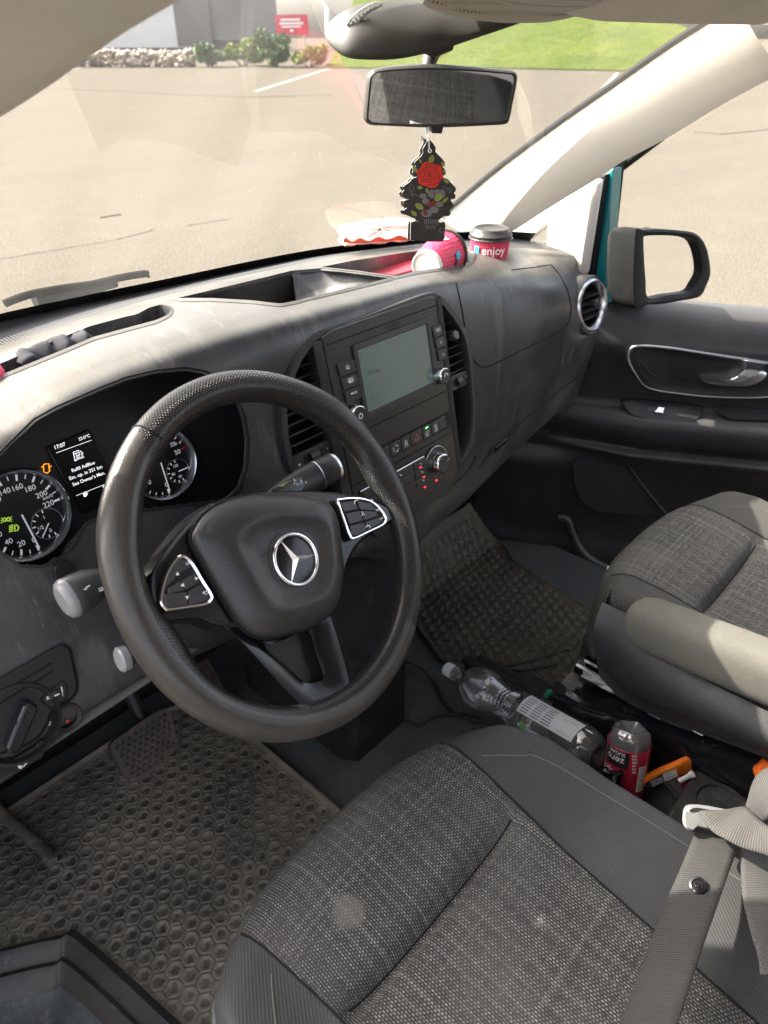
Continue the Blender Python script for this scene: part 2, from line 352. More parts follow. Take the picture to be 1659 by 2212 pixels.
M_lf2 = [mat('leaf_green', (.055, .12, .03), .7), mat('leaf_dark_green', (.03, .07, .02), .7)]
leafbush('bush', 486, 560, 84, 143, M_lf1, 2600, .16, 'yellow green bush at the foot of the grey louvred wall')
leafbush('bush', 555, 628, 66, 145, M_lf2, 3400, .16, 'taller dark green bush just left of the red sign')
leafbush('bush', 632, 705, 96, 146, M_lf1, 2400, .16, 'low yellowish bush under the red sign')
leafbush('bush', 415, 484, 92, 145, M_lf2, 1500, .18, 'dark leafy shrub in the shade beside the stones')
leafbush('bush', 1205, 1345, 52, 100, M_lf2, 3500, .7, 'dark green shrub up on the lawn right of the sensor housing', 3.0, 60.0)
leafbush('bush', 720, 860, 30, 92, M_lf1, 3000, .6, 'pale green shrub on the lawn behind the sensor housing', 3.0, 40.0)
# ---- red sign on two posts
M_red = mat('sign_red', (.55, .03, .08), .5); M_post = mat('sign_post', (.3, .3, .3), .5, .5)
SF = Frame(at(632, 140, 'z', 0)+hh*.5, RT, (0, 0, 1)); sp = thing('road_sign', SF.P, 'red sign board with white lettering on two posts by the bushes', 'sign')
mb = MB(); P = [SF.px(*q) for q in [(593, 32), (664, 31), (668, 75), (598, 75)]]; mb.slab(P, SF.n, .08); mb.build('board', M_red, sp)
ik = Ink(SF, .01)
ik.line([(606, 43), (648, 42)], .13); ik.line([(604, 51), (655, 50)], .13); ik.line([(608, 58), (650, 57)], .1); ik.fill(ellipse(630, 66, 4, 3)); ik.build('lettering', M_white, sp)
for x in (606, 657):
    a = SF.uv(x, 75); mb = MB(); mb.tube([SF.p(a[0], 0, -.12), SF.p(a[0], a[1]+.3, -.12)], .05, 8); mb.build('post', M_post, sp)
# ================================================================== VAN BODY
body = thing('van_body', (0, .6, .5), 'teal van shell with beige pillar trim, roof lining and dusty windscreen around the cabin', 'van body')
XS = np.array([-.80, -.60, -.45, -.30, -.15, 0, .10, .25, .45, .65, .80])
C0y = np.array([.87, .915, .945, .96, .965, .965, .96, .95, .935, .90, .86]); C0z = np.array([1.495, 1.51, 1.51, 1.503, 1.497, 1.493, 1.49, 1.48, 1.465, 1.44, 1.41])
def interp(xs, a, x):                          # smooth (cosine-free cubic) interpolation
    a = np.asarray(a, float); d = np.gradient(a, xs); x = np.clip(np.asarray(x, float), xs[0], xs[-1]); i = np.clip(np.searchsorted(xs, x)-1, 0, len(xs)-2)
    h = xs[i+1]-xs[i]; t = (x-xs[i])/h; return (1+2*t)*(1-t)**2*a[i]+t*(1-t)**2*h*d[i]+t*t*(3-2*t)*a[i+1]+t*t*(t-1)*h*d[i+1]
def glass(x, t):                               # t 0 at the base of the windscreen, 1 at the header
    x = np.asarray(x, float); y = interp(XS, C0y, x); z = interp(XS, C0z, x)
    zt = 1.842-.02*(x/.7)**2
    return np.stack([x*(1-.06*t), y-t*.455+.02*np.sin(np.pi*t), z+(zt-z)*t+.018*np.sin(np.pi*t)], -1)
gl = MB(); gx = np.linspace(-.74, .70, 40); gl.grid([[glass(x, t) for t in np.linspace(-.02, 1.03, 20)] for x in gx])
M_glass = bpy.data.materials.new('dusty_windscreen_glass'); M_glass.use_nodes = True; nt = M_glass.node_tree; nt.nodes.remove(nt.nodes['Principled BSDF']); out = nt.nodes['Material Output']
tr = nt.nodes.new('ShaderNodeBsdfTransparent'); tr.inputs[0].default_value = (.80, .81, .80, 1); go = nt.nodes.new('ShaderNodeBsdfGlossy'); go.inputs['Roughness'].default_value = .01
fr = nt.nodes.new('ShaderNodeFresnel'); fr.inputs[0].default_value = 1.27; mx = nt.nodes.new('ShaderNodeMixShader'); df = nt.nodes.new('ShaderNodeBsdfTranslucent'); df.inputs[0].default_value = (.85, .83, .78, 1)
mx2 = nt.nodes.new('ShaderNodeMixShader'); no = nt.nodes.new('ShaderNodeTexNoise'); no.inputs['Scale'].default_value = 5; no.inputs['Detail'].default_value = 8; no.inputs['Distortion'].default_value = .8
tcn = nt.nodes.new('ShaderNodeTexCoord'); mpn = nt.nodes.new('ShaderNodeMapping'); mpn.inputs['Scale'].default_value = (1.3, .35, .35); mpn.inputs['Rotation'].default_value = (0, 0, .5); nt.links.new(tcn.outputs['Object'], mpn.inputs[0]); nt.links.new(mpn.outputs[0], no.inputs['Vector']); mr = nt.nodes.new('ShaderNodeMapRange'); mr.inputs['From Min'].default_value = .35; mr.inputs['From Max'].default_value = .8; mr.inputs['To Min'].default_value = .008; mr.inputs['To Max'].default_value = .025
nt.links.new(no.outputs[0], mr.inputs[0])
vo = nt.nodes.new('ShaderNodeTexVoronoi'); vo.inputs['Scale'].default_value = 55; nt.links.new(tcn.outputs['Object'], vo.inputs['Vector'])
n3 = nt.nodes.new('ShaderNodeTexNoise'); n3.inputs['Scale'].default_value = 3; nt.links.new(tcn.outputs['Object'], n3.inputs['Vector']); m3 = nt.nodes.new('ShaderNodeMapRange'); m3.inputs['From Min'].default_value = .42; m3.inputs['From Max'].default_value = .7; m3.inputs['To Min'].default_value = .0; m3.inputs['To Max'].default_value = .07; nt.links.new(n3.outputs[0], m3.inputs[0])
lt = nt.nodes.new('ShaderNodeMath'); lt.operation = 'LESS_THAN'; nt.links.new(vo.outputs['Distance'], lt.inputs[0]); nt.links.new(m3.outputs[0], lt.inputs[1]); sp_ = nt.nodes.new('ShaderNodeMath'); sp_.operation = 'MULTIPLY_ADD'; sp_.inputs[1].default_value = .22; nt.links.new(lt.outputs[0], sp_.inputs[0]); nt.links.new(mr.outputs[0], sp_.inputs[2]); nt.links.new(sp_.outputs[0], mx2.inputs[0]); nt.links.new(tr.outputs[0], mx2.inputs[1]); nt.links.new(df.outputs[0], mx2.inputs[2])
nt.links.new(fr.outputs[0], mx.inputs[0]); nt.links.new(mx2.outputs[0], mx.inputs[1]); nt.links.new(go.outputs[0], mx.inputs[2]); nt.links.new(mx.outputs[0], out.inputs[0])
wsg = gl.build('windscreen', M_glass, body, smooth=80)
fb = MB(); fb.grid([[glass(x, t)+np.array([0, -.004, -.003]) for t in (-.03, .0, .03)] for x in gx]); fb.build('windscreen_edge_band', M_gloss, wsg)
# clear door and mirror panes
def pane_mat(name, tint, rough=.0, dust=.03):
    m = bpy.data.materials.new(name); m.use_nodes = True; nt = m.node_tree; nt.nodes.remove(nt.nodes['Principled BSDF']); out = nt.nodes['Material Output']
    tr = nt.nodes.new('ShaderNodeBsdfTransparent'); tr.inputs[0].default_value = (*tint, 1); go = nt.nodes.new('ShaderNodeBsdfGlossy'); go.inputs['Roughness'].default_value = rough
    df = nt.nodes.new('ShaderNodeBsdfTranslucent'); df.inputs[0].default_value = (.85, .83, .78, 1); a = nt.nodes.new('ShaderNodeMixShader'); a.inputs[0].default_value = dust
    fr = nt.nodes.new('ShaderNodeFresnel'); fr.inputs[0].default_value = 1.4; b = nt.nodes.new('ShaderNodeMixShader'); nt.links.new(tr.outputs[0], a.inputs[1]); nt.links.new(df.outputs[0], a.inputs[2])
    nt.links.new(fr.outputs[0], b.inputs[0]); nt.links.new(a.outputs[0], b.inputs[1]); nt.links.new(go.outputs[0], b.inputs[2]); nt.links.new(b.outputs[0], out.inputs[0]); return m
M_pane = pane_mat('side_window_glass', (.93, .95, .94))
# ---- right A-pillar trim
E1 = K2((500, 775), (545, 740), (700, 610), (900, 460), (1100, 320), (1200, 250), (1300, 180), (1440, 90), (1560, 20))
E2 = [(1060, 528), (1087, 512), (1129, 487), (1184, 451), (1294, 384), (1343, 350), (1440, 299), (1562, 225), (1690, 157)]
P1 = np.array([at(*q, 'x', .555) for q in E1]); P2 = np.array([at(*q, 'x', v) for q, v in zip(E2, np.linspace(.615, .585, 9))])
P1 = resample(chain(P1, 5), 30); P2 = resample(chain(P2, 5), 30); rows = []
for a, b in zip(P1, P2):
    m_ = (a+b)/2; d = nrm(b-a); inn = nrm(np.array([-.75, -.35, -.55])-d*(np.array([-.75, -.35, -.55])@d)); w = np.linalg.norm(b-a); R_ = []
    R_.append(a-inn*.01)
    for t in np.linspace(0, 1, 11): R_.append(a+(b-a)*t+inn*.09*w*(np.sin(np.pi*t)**.75*(1-.35*t)))
    R_.append(b-inn*.05); rows.append(R_)
pm = MB(); pm.grid(rows); pm.build('pillar_trim', M_beige, body, smooth=70)
mb = MB(); mb.tube(P1+np.array([-.005, .002, .004]), .0055, 8); mb.build('windscreen_seal', M_rubber, body)
# quarter window pillar (vertical trim), seal and the teal body strip
QF = 0.735
def strip(name, pts, x, m, t, parent=body, bevel=.003):
    P = [at(*q, 'x', x) for q in pts]; mb = MB(); mb.slab(P, (-1, 0, 0), t); return mb.build(name, m, parent, bevel=bevel)
strip('quarter_window_trim', [(1178, 452), (1232, 410), (1296, 384), (1288, 430), (1262, 600), (1225, 600), (1176, 560), (1178, 506)], .72, M_beige, .03, bevel=.012)
strip('quarter_window_corner_trim', [(1040, 545), (1128, 484), (1184, 448), (1186, 470), (1172, 492), (1150, 510), (1108, 546), (1090, 575)], .73, M_beige, .03, bevel=.006)
mb = MB(); mb.poly([at(*q, 'x', .765) for q in [(1090, 560), (1175, 480), (1190, 600)]]); mb.build('quarter_window_glass', M_pane, body)
strip('door_seal', [(1291, 384), (1309, 376), (1274, 640), (1258, 640)], .745, M_rubber, .02)
strip('painted_pillar', [(1306, 378), (1325, 362), (1304, 660), (1268, 660)], .76, M_teal, .04)
# ---- left A-pillar, close to the camera
L1 = [(-160, 350), (-60, 292), (0, 252), (75, 205), (150, 152), (210, 108), (270, 68), (330, 34), (395, -6), (470, -55)]
rows = []
P1 = np.array([at(*q, 'y', v) for q, v in zip(L1, np.linspace(.66, .40, len(L1)))]); P1 = resample(chain(np.vstack([[[-.765, .90, 1.47]], P1]), 4), 30)
for a in P1:
    q = []
    for t in np.linspace(0, 1, 10):
        q.append(a+np.array([-.11*t, -.09*t, .02*t])+np.array([.5, -.6, .0])*.035*math.sin(math.pi*min(1, t*1.2)))
    rows.append([a+np.array([.004, .02, 0])]+q)
pm = MB(); pm.grid(rows, flip=True); pm.build('pillar_trim', M_liner, body, smooth=70)
# ---- roof lining with header, visor, rear shell seen only in the mirrors
hd = MB(); rows = []
for x in np.linspace(-.70, .66, 30):
    e = glass(x, 1.0); rows.append([e+np.array([0, .03, .02]), e+np.array([0, 0, -.012]), e+np.array([0, -.03, -.010]), e+np.array([0, -.10, .02]), e+np.array([0, -.3, .06]), e+np.array([0, -.9, .09]), e+np.array([0, -2.2, .09])])
hd.grid(rows, flip=True); hd.build('roof_lining', M_liner, body, smooth=60)
V1, V2 = at(1165, 24, 'y', .47), at(1640, 56, 'y', .40); V1m = at(1290, 49, 'y', .45); V1n = at(1460, 54, 'y', .43)
bk_ = np.array([0, -.17, .045]); VF = Frame(V1, V2-V1, bk_)
mb = MB(); mb.slab(rounded([V1, V1m, V1n, V2, V2+bk_, V1+bk_], .015), VF.n if VF.n[2] < 0 else -VF.n, .018)
vis = mb.build('sun_visor', M_liner, body, bevel=.004)
mb = MB(); sg = -1 if VF.n[2] > 0 else 1; L_ = np.linalg.norm(V2-V1); mb.poly([VF.p(a, b, sg*.0015) for a, b in [(.55*L_, .02), (.80*L_, .02), (.80*L_, .085), (.55*L_, .085)]]); mb.build('visor_sticker', mat('pale_sticker', (.72, .72, .70), .5), vis)
# rear bulkhead and floor of the cabin behind the camera
M_rear = mat('dark_rear_trim', (.03, .03, .033), .8)
mb = MB(); mb.box((0, -1.75, 1.25), .85, .02, .75); mb.build('rear_bulkhead', M_rear, body)
mb = MB(); mb.slab([(-.78, 1.15, .5), (.74, 1.15, .5), (.78, .80, .5), (.80, -1.7, .5), (-.80, -1.7, .5)], (0, 0, 1), .05)
tag(mb.build('cabin_floor', mat('dark_carpet', (.045, .043, .040), .95, bump=('noise', 800, .6), spots=[(8, .45, .75, (.12, .11, .095), .7), (90, .6, .75, (.2, .19, .17), .4)])), kind='structure')
# bulkhead ahead of the feet, bonnet and wiper outside
mb = MB(); mb.add([(-.78, 1.16, .5), (.84, 1.16, .5), (.84, 1.22, .9), (-.78, 1.22, .9), (.84, 1.12, 1.4), (-.78, 1.12, 1.4), (.84, .80, .5), (.82, .84, 1.38), (-.78, .95, .5), (-.78, .95, 1.38)], [[0, 1, 2, 3], [3, 2, 4, 5], [1, 6, 7, 4, 2], [0, 3, 5, 9, 8]]); mb.build('footwell_bulkhead', M_rear, body)
rows = []
for x in np.linspace(-.85, .85, 24):
    e = glass(np.clip(x, -.8, .8), 0); rows.append([(x, e[1]+.02, e[2]-.06), (x, e[1]+.10, e[2]-.085), (x, e[1]+.30, e[2]-.16), (x, e[1]+.62, e[2]-.36), (x, e[1]+.75, e[2]-.7), (x, e[1]+.75, .4)])
mb_ = MB(); mb_.add([(-.82, .80, .42), (-.82, 1.35, .42), (-.82, 1.35, 1.40), (-.80, .90, 1.46), (-.82, .80, 1.30), (-.86, .80, .42), (-.86, 1.35, .42), (-.86, 1.35, 1.40), (-.84, .90, 1.46), (-.86, .80, 1.30)], [[0, 1, 2, 3, 4], [9, 8, 7, 6, 5], [0, 4, 9, 5], [4, 3, 8, 9], [3, 2, 7, 8]]); mb_.build('front_side_panel', M_teal, body)
dh = np.array([-.87, .85, 0]); da_ = np.array([-math.sin(math.radians(66)), -math.cos(math.radians(66)), 0]); dn_ = np.array([da_[1], -da_[0], 0]); mb_ = MB()
mb_.slab([dh+da_*a+np.array([0, 0, z]) for a, z in ((0, .5), (1.05, .5), (1.12, .9), (1.12, 1.24), (0, 1.28))], dn_, .09); dd_ = mb_.build('driver_door', M_teal, body, bevel=.01)
mb_ = MB(); mb_.tube([dh+da_*a-dn_*.04+np.array([0, 0, z]) for a, z in ((0, 1.27), (.10, 1.42), (.45, 1.80), (.62, 1.86), (1.0, 1.86), (1.10, 1.25))], .028, 8); mb_.build('door_window_frame', M_rubber, dd_)
mb = MB(); mb.grid(rows); mb.build('bonnet', M_teal, body, smooth=60)
# ================================================================== DASHBOARD
dash = thing('dashboard', (0, .75, 1.0), 'dark grey grained dashboard with dusty sunlit top running the full width of the cabin', 'dashboard')
CX = [-.80, -.60, -.45, -.30, -.15, 0, .10, .25, .45, .65, .78]
CV = [  # (y list, z list) of each feature line, from the windscreen back and down
 (C0y-.0, C0z-.006),
 ([.80,.85,.885,.90,.905,.905,.90,.87,.83,.80,.80], [1.485,1.493,1.496,1.4995,1.499,1.496,1.494,1.486,1.462,1.425,1.392]),
 ([.74,.77,.79,.80,.80,.80,.80,.79,.78,.775,.785], [1.465,1.492,1.513,1.517,1.515,1.508,1.502,1.486,1.453,1.413,1.385]),
 ([.69,.70,.705,.705,.705,.708,.713,.726,.738,.755,.785], [1.425,1.472,1.509,1.516,1.511,1.502,1.495,1.475,1.439,1.394,1.366]),
 ([.665,.665,.667,.667,.668,.675,.682,.692,.699,.724,.758], [1.385,1.442,1.485,1.492,1.489,1.482,1.474,1.445,1.405,1.361,1.335]),
 ([.635,.64,.645,.648,.655,.662,.667,.675,.68,.705,.735], [1.31,1.36,1.39,1.40,1.40,1.40,1.39,1.375,1.345,1.30,1.28]),
 ([.605,.607,.61,.615,.625,.638,.648,.667,.685,.71,.735], [1.265,1.275,1.28,1.28,1.278,1.28,1.28,1.27,1.26,1.22,1.20]),
 ([.585,.587,.59,.592,.605,.615,.63,.665,.695,.725,.745], [1.21,1.215,1.215,1.215,1.20,1.165,1.16,1.155,1.16,1.145,1.14]),
 ([.588,.590,.593,.597,.607,.625,.65,.685,.715,.745,.76], [1.195,1.20,1.20,1.20,1.17,1.09,1.075,1.055,1.06,1.06,1.06]),
 ([.60,.605,.61,.625,.65,.68,.70,.73,.77,.79,.80], [1.192,1.195,1.195,1.19,1.15,1.05,1.04,1.02,1.02,1.03,1.03]),
 ([.90,.90,.90,.90,.90,.90,.90,.90,.93,.95,.95], [1.20,1.20,1.20,1.18,1.13,1.07,1.03,1.01,1.01,1.02,1.02]),
]
gx = np.linspace(-.80, .78, 560); cols = np.array([np.stack([gx, interp(np.array(CX), y, gx), interp(np.array(CX), z, gx)], -1) for y, z in CV])
sub = [14, 22, 26, 18, 22, 26, 26, 16, 6, 6]; rows = []
for i in range(len(CV)-1):
    p0, p1, p2, p3 = cols[max(i-1, 0)], cols[i], cols[i+1], cols[min(i+2, len(CV)-1)]
    for k in range(sub[i]):
        t = k/sub[i]; rows.append(.5*((2*p1)+(-p0+p2)*t+(2*p0-5*p1+4*p2-p3)*t*t+(-p0+3*p1-3*p2+p3)*t**3))
rows.append(cols[-1]); DG = np.array(rows).transpose(1, 0, 2)
# end cap rolling round to the door
e = DG[-1]; cc = e.mean(0)+np.array([0, .08, 0]); DG = np.concatenate([DG, [e+np.array([.012, .006, -.004])], [e*.98+cc*.02+np.array([.02, .02, 0])], [e*.6+cc*.4+np.array([.026, .03, 0])]])
DVv = DG.reshape(-1, 3); n_, m_ = DG.shape[:2]
tri = [[i*m_+j, i*m_+j+1, (i+1)*m_+j+1, (i+1)*m_+j] for i in range(n_-1) for j in range(m_-1)]
BV = BVHTree.FromPolygons([Vector(q) for q in DVv], tri)
def on(px, py, lift=0):                        # point of the dashboard skin seen at a photo pixel
    d = ray(px, py); h = BV.ray_cast(Vector(CAM), Vector(d).normalized())
    if h[0] is None: return at(px, py, 'y', .75)
    nn = np.array(h[1]); nn = nn if nn@d < 0 else -nn
    return np.array(h[0])+nn*lift
def onn(px, py):
    d = ray(px, py); h = BV.ray_cast(Vector(CAM), Vector(d).normalized()); nn = np.array(h[1]); return nn if nn@d < 0 else -nn
# openings, traced on the grid
H_left = [(-90, 835), (0, 790), (98, 748), (195, 708), (270, 688), (297, 682), (322, 668), (352, 660), (372, 668), (368, 680), (340, 694), (203, 731), (137, 759), (0, 815), (-90, 862)]
H_mid = [(383, 647), (440, 634), (540, 610), (632, 587), (696, 582), (774, 590), (849, 601), (760, 623), (663, 646), (637, 653), (605, 659), (546, 652), (458, 647)]
H_right = [(693, 580), (760, 566), (880, 547), (960, 538), (1005, 538), (1027, 550), (1020, 566), (985, 576), (900, 588), (855, 599), (790, 590), (740, 584)]
H_clus = J1((-420, 1000), (-160, 650), (0, 470), (100, 370), (300, 180), (480, 80), (640, 10))+[(215, 845), (273, 822), (340, 806), (400, 801), (440, 808), (478, 826), (505, 860), (522, 900), (531, 950), (527, 1010), (512, 1055), (485, 1078), (420, 1088), (330, 1098), (255, 1112), (209, 1118), (182, 1133), (158, 1180), (125, 1205), (90, 1222), (45, 1222), (0, 1190), (-60, 1150)]
H_con = J2((330, 352), (600, 262), (900, 145), (1120, 62), (1225, 42), (1290, 72), (1345, 135), (1440, 260), (1500, 380), (1535, 560), (1550, 750), (1566, 1000), (1552, 1200), (1500, 1330), (1420, 1420), (1300, 1500), (1150, 1590), (1000, 1680), (760, 1760), (420, 1700), (180, 1540), (90, 1380), (48, 1180), (34, 930), (60, 800), (100, 680), (150, 560), (230, 440))
H_vent = J8(*[(int(x), int(y)) for x, y in ellipse(277, 612, 82, 166, 28, -.12)])
PX = proj(DG); cen = (PX[:-1, :-1]+PX[1:, :-1]+PX[:-1, 1:]+PX[1:, 1:])/4; mask = np.ones(cen.shape[:2], bool); front = np.zeros_like(mask); front[:, :sum(sub[:9])] = True
for H in (H_left, H_mid, H_right, H_clus, H_con, H_vent):
    q = np.array(H, float); q = grow(q, .3) if H is not H_con else grow(q, -1.0); mask &= ~(inside(q, cen) & front)
rowi = np.arange(m_-1); strip_top = sub[0]
mk1 = mask.copy(); mk1[:, :strip_top] = False; mk0 = mask.copy(); mk0[:, strip_top:] = False
def dust_and_light(m, col, lo, hi, k):                   # lightens faces that look up: dust, with daylight painted in
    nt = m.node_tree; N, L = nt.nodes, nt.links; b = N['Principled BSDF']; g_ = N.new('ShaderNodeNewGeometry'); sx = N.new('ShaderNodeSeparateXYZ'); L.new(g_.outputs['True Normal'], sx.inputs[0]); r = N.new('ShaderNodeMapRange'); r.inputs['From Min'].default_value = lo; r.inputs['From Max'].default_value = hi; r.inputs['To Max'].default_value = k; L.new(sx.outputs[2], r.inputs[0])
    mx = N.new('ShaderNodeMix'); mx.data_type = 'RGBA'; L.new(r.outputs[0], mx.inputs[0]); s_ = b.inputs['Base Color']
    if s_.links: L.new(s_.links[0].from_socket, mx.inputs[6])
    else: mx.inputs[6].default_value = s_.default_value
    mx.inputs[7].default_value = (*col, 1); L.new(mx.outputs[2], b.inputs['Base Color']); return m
dust_and_light(M_dash, (.30, .27, .205), .70, .98, .22)  # dash top: dust and sunlit brightness mixed into the colour
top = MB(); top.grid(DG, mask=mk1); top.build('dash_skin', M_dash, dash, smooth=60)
# perforated defroster strip along the glass
M_mesh = mat('perforated_strip', (.035, .036, .04), .5)
nt = M_mesh.node_tree; b = nt.nodes['Principled BSDF']; tc = nt.nodes.new('ShaderNodeTexCoord'); ck = nt.nodes.new('ShaderNodeTexVoronoi'); ck.inputs['Scale'].default_value = 230; ck.inputs['Randomness'].default_value = .0
nt.links.new(tc.outputs['Object'], ck.inputs['Vector']); rp = nt.nodes.new('ShaderNodeMapRange'); rp.inputs['From Min'].default_value = .25; rp.inputs['From Max'].default_value = .45; rp.inputs['To Min'].default_value = .0; rp.inputs['To Max'].default_value = 1
nt.links.new(ck.outputs['Distance'], rp.inputs[0]); mxx = nt.nodes.new('ShaderNodeMix'); mxx.data_type = 'RGBA'; mxx.inputs[6].default_value = (.006, .006, .007, 1); mxx.inputs[7].default_value = (.07, .07, .072, 1); nt.links.new(rp.outputs[0], mxx.inputs[0]); nt.links.new(mxx.outputs[2], b.inputs['Base Color'])
bp = nt.nodes.new('ShaderNodeBump'); bp.inputs['Distance'].default_value = .001; nt.links.new(rp.outputs[0], bp.inputs['Height']); nt.links.new(bp.outputs[0], b.inputs['Normal'])
st_ = MB(); st_.grid(DG, mask=mk0); st_.build('defroster_strip', M_mesh, dash, smooth=60)
def seam(pts, w=.0011, name='seam', n=6, m=None, parent=None, closed=False, lift=.0002, build=True, mb=None):
    P = chain([on(*q) for q in pts], 1); P = chain([on(*q, lift) for q in resample(np.array(pts, float), max(12, len(pts)*n), closed)], 2, closed)
    mb = mb or MB(); mb.tube(P, w, 6, closed=closed); return mb.build(name, m or M_seam, parent or dash) if build else mb
def rim_wall(H, steps, m, name, floor=True, lipr=.0028, mlip=None, n=200, parent=None, mfloor=None, flat=False):
    """smooth lip round an opening and walls going down; steps = list of (shrink px, displacement vector)"""
    q = resample(np.array(H, float), n, True); q = chain(q[::2], 2, True)
    rows = []; P0 = np.array([on(*a) for a in q]); nn = np.array([onn(*a) for a in q]); P0 = (np.roll(P0, 1, 0)+P0*2+np.roll(P0, -1, 0))/4
    g = grow(q, 4.5); PO = np.array([on(*a, .0006) for a in g]); rows.append(PO); rows.append(P0+nn*lipr*.7)
    c = P0.mean(0)
    for sh, dv in steps:
        rows.append(P0+(c-P0)*sh+np.asarray(dv))
    mb = MB(); mb.grid(np.array(rows), closed_v=True)
    if floor: mb.poly(rows[-1][::-1], 1 if mfloor else 0)
    return mb.build(name, [m, mfloor] if mfloor else m, parent or dash, smooth=50), rows
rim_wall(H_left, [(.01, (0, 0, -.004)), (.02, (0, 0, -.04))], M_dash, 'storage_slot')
# middle tray: dark well on the left, shallow scoop on the right
mt_ = MB()
well = [(383, 647), (440, 634), (540, 610), (632, 587), (663, 646), (637, 653), (605, 659), (546, 652), (458, 647)]
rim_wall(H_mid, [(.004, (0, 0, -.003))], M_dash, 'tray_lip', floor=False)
wt = [on(*q)+np.array([0, 0, -.002]) for q in well]; wb = [p+np.array([0, 0, -.055]) for p in wt]
wb[3] = wt[3]+np.array([.0, 0, -.055]); n = len(well)
for i in range(n):
    if i == 3: continue
    j = (i+1) % n; mt_.add([wt[i], wt[j], wb[j], wb[i]], [[0, 1, 2, 3]])
mt_.poly(wb); mt_.build('storage_tray', M_black, dash, smooth=0)
sc = MB(); arc = [(632, 587), (664, 584), (696, 582), (735, 585), (774, 590), (812, 595), (849, 601), (760, 623), (710, 635), (663, 646)]
A = [on(*q)+np.array([0, 0, -.002]) for q in arc]; i0, i1 = A[0]+np.array([0, 0, -.055]), A[-1]+np.array([0, 0, -.055])
rows = []
up_ = resample(np.array(A[:7]), 16); dn_ = resample(np.array([A[-1], A[-2], A[-3], A[6]]), 16)
for k in range(16):
    s_ = k/15; R_ = []
    for t in np.linspace(0, 1, 9): R_.append(up_[k]*(1-t)+dn_[k]*t+np.array([0, 0, -.05*(1-s_)**1.3*min(1, 6*t*(1-t)+.0)*(1 if 0 < t < 1 else 0)]))
    rows.append(R_)
sc.grid(rows); sc.build('tray_scoop', M_dash, dash, smooth=70)
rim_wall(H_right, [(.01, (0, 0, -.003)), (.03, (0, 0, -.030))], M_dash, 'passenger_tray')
# ------------------------------------------------------------------ instrument cluster
PI = Frame((-.45, .735, 1.35), (1, 0, 0), (0, .30, .954))
def toPI(q, h=0): return PI.px(*q, h)
q = resample(np.array(H_clus, float), 220, True); q = chain(q[::2], 2, True)
P0 = np.array([on(*a) for a in q]); nn = np.array([onn(*a) for a in q]); PO = np.array([on(*a, .0008) for a in grow(q, 5.0)])
c = P0.mean(0); fl = []
for p in P0:
    a = (p-PI.P)@PI.u; bq_ = (p-PI.P)@PI.v; cu = (c-PI.P)@PI.u; cv = (c-PI.P)@PI.v
    k_ = len(fl); r_ = PI.uv(*grow(q, 4)[k_]); d1 = np.array([cu+(a-cu)*1.02, cv+(bq_-cv)*.99-.004])
    fl.append([max(d1[0], r_[0]) if a > cu else d1[0], min(d1[1], r_[1]-.012) if bq_ < cv+.02 else d1[1]])
fl = np.array(fl)
for _ in range(6): fl = (np.roll(fl, 1, 0)+2*fl+np.roll(fl, -1, 0))/4
fl = np.array([PI.p(*a, -.001) for a in fl]); ring = [PO, P0+nn*.0012, P0+nn*.0002+(c-P0)*.008, P0*.75+fl*.25+(c-P0)*.006, P0*.4+fl*.6, fl]
mb = MB(); mb.grid(np.array(ring), closed_v=True); hood = mb.build('cluster_hood', mat('hood_black', (.019, .019, .021), .42, bump=('noise', 500, .15)), dash, smooth=50)
mb = MB(); mb.poly(fl[::-1]); clus = mb.build('instrument_cluster', mat('cluster_face', (.018, .018, .020), .3), dash, smooth=0)
WPOS[clus] = WPOS[dash]
# cluster hood groove following the outer brow
seam(grow(np.array(H_clus), 7)[2:20], .0013)
# gauges
def gauge(center, rpx, name, marks, subc, submarks):
    cuv = PI.uv(*center); R = rpx; g = MB()
    a = np.linspace(0, 2*np.pi, 72, endpoint=False); prof = [(R*1.0, .002), (R*1.0, .010), (R*.965, .012), (R*.905, .009), (R*.885, .003), (R*.88, .0015)]
    g.grid([[PI.p(cuv[0]+r*math.cos(t), cuv[1]+r*math.sin(t), h) for t in a] for r, h in prof], closed_v=True)
    o = g.build('gauge_ring', M_silver, clus); WPOS[o] = WPOS[dash]; return cuv
g1 = J1(185, 945); g2 = J1(1310, 590)
E1p = PI.uv(*J1(572, 930)); c1 = PI.uv(*g1); R1 = abs(E1p[0]-c1[0]); 
M_dial = mat('dial_face', (.012, .012, .014), .4)
def dial(cuv, R, name):
    mb = MB(); a = np.linspace(0, 2*np.pi, 64, endpoint=False); mb.poly([PI.p(cuv[0]+R*.9*math.cos(t), cuv[1]+R*.9*math.sin(t), .0012) for t in a]); return mb.build(name, M_dial, clus, smooth=0)
R1 = max(.04, min(.07, R1)); c2 = PI.uv(*J1(1330, 640)); E2p = PI.uv(*J1(1598, 560)); R2 = R1
c1 = np.array([-.0779, .0136]); R1 = .0516; c2 = np.array([.0945, .0070]); R2 = .0464
def gauge_uv(cuv, R):
    g = MB(); a = np.linspace(0, 2*np.pi, 72, endpoint=False); prof = [(R, .002), (R, .010), (R*.965, .012), (R*.905, .009), (R*.885, .003), (R*.88, .0015)]
    g.grid([[PI.p(cuv[0]+r*math.cos(t), cuv[1]+r*math.sin(t), h) for t in a] for r, h in prof], closed_v=True); g.build('gauge_ring', M_silver, clus)
gauge_uv(c1, R1); dial(c1, R1, 'dial'); gauge_uv(c2, R2); dial(c2, R2, 'dial')
ik = Ink(PI, .0018)
def tick(cuv, R, ang, l, w, mi=0):
    t = math.radians(ang); d = np.array([math.cos(t), math.sin(t)]); ik.lineuv([cuv+d*R*.86, cuv+d*R*(.86-l)], w, mi)
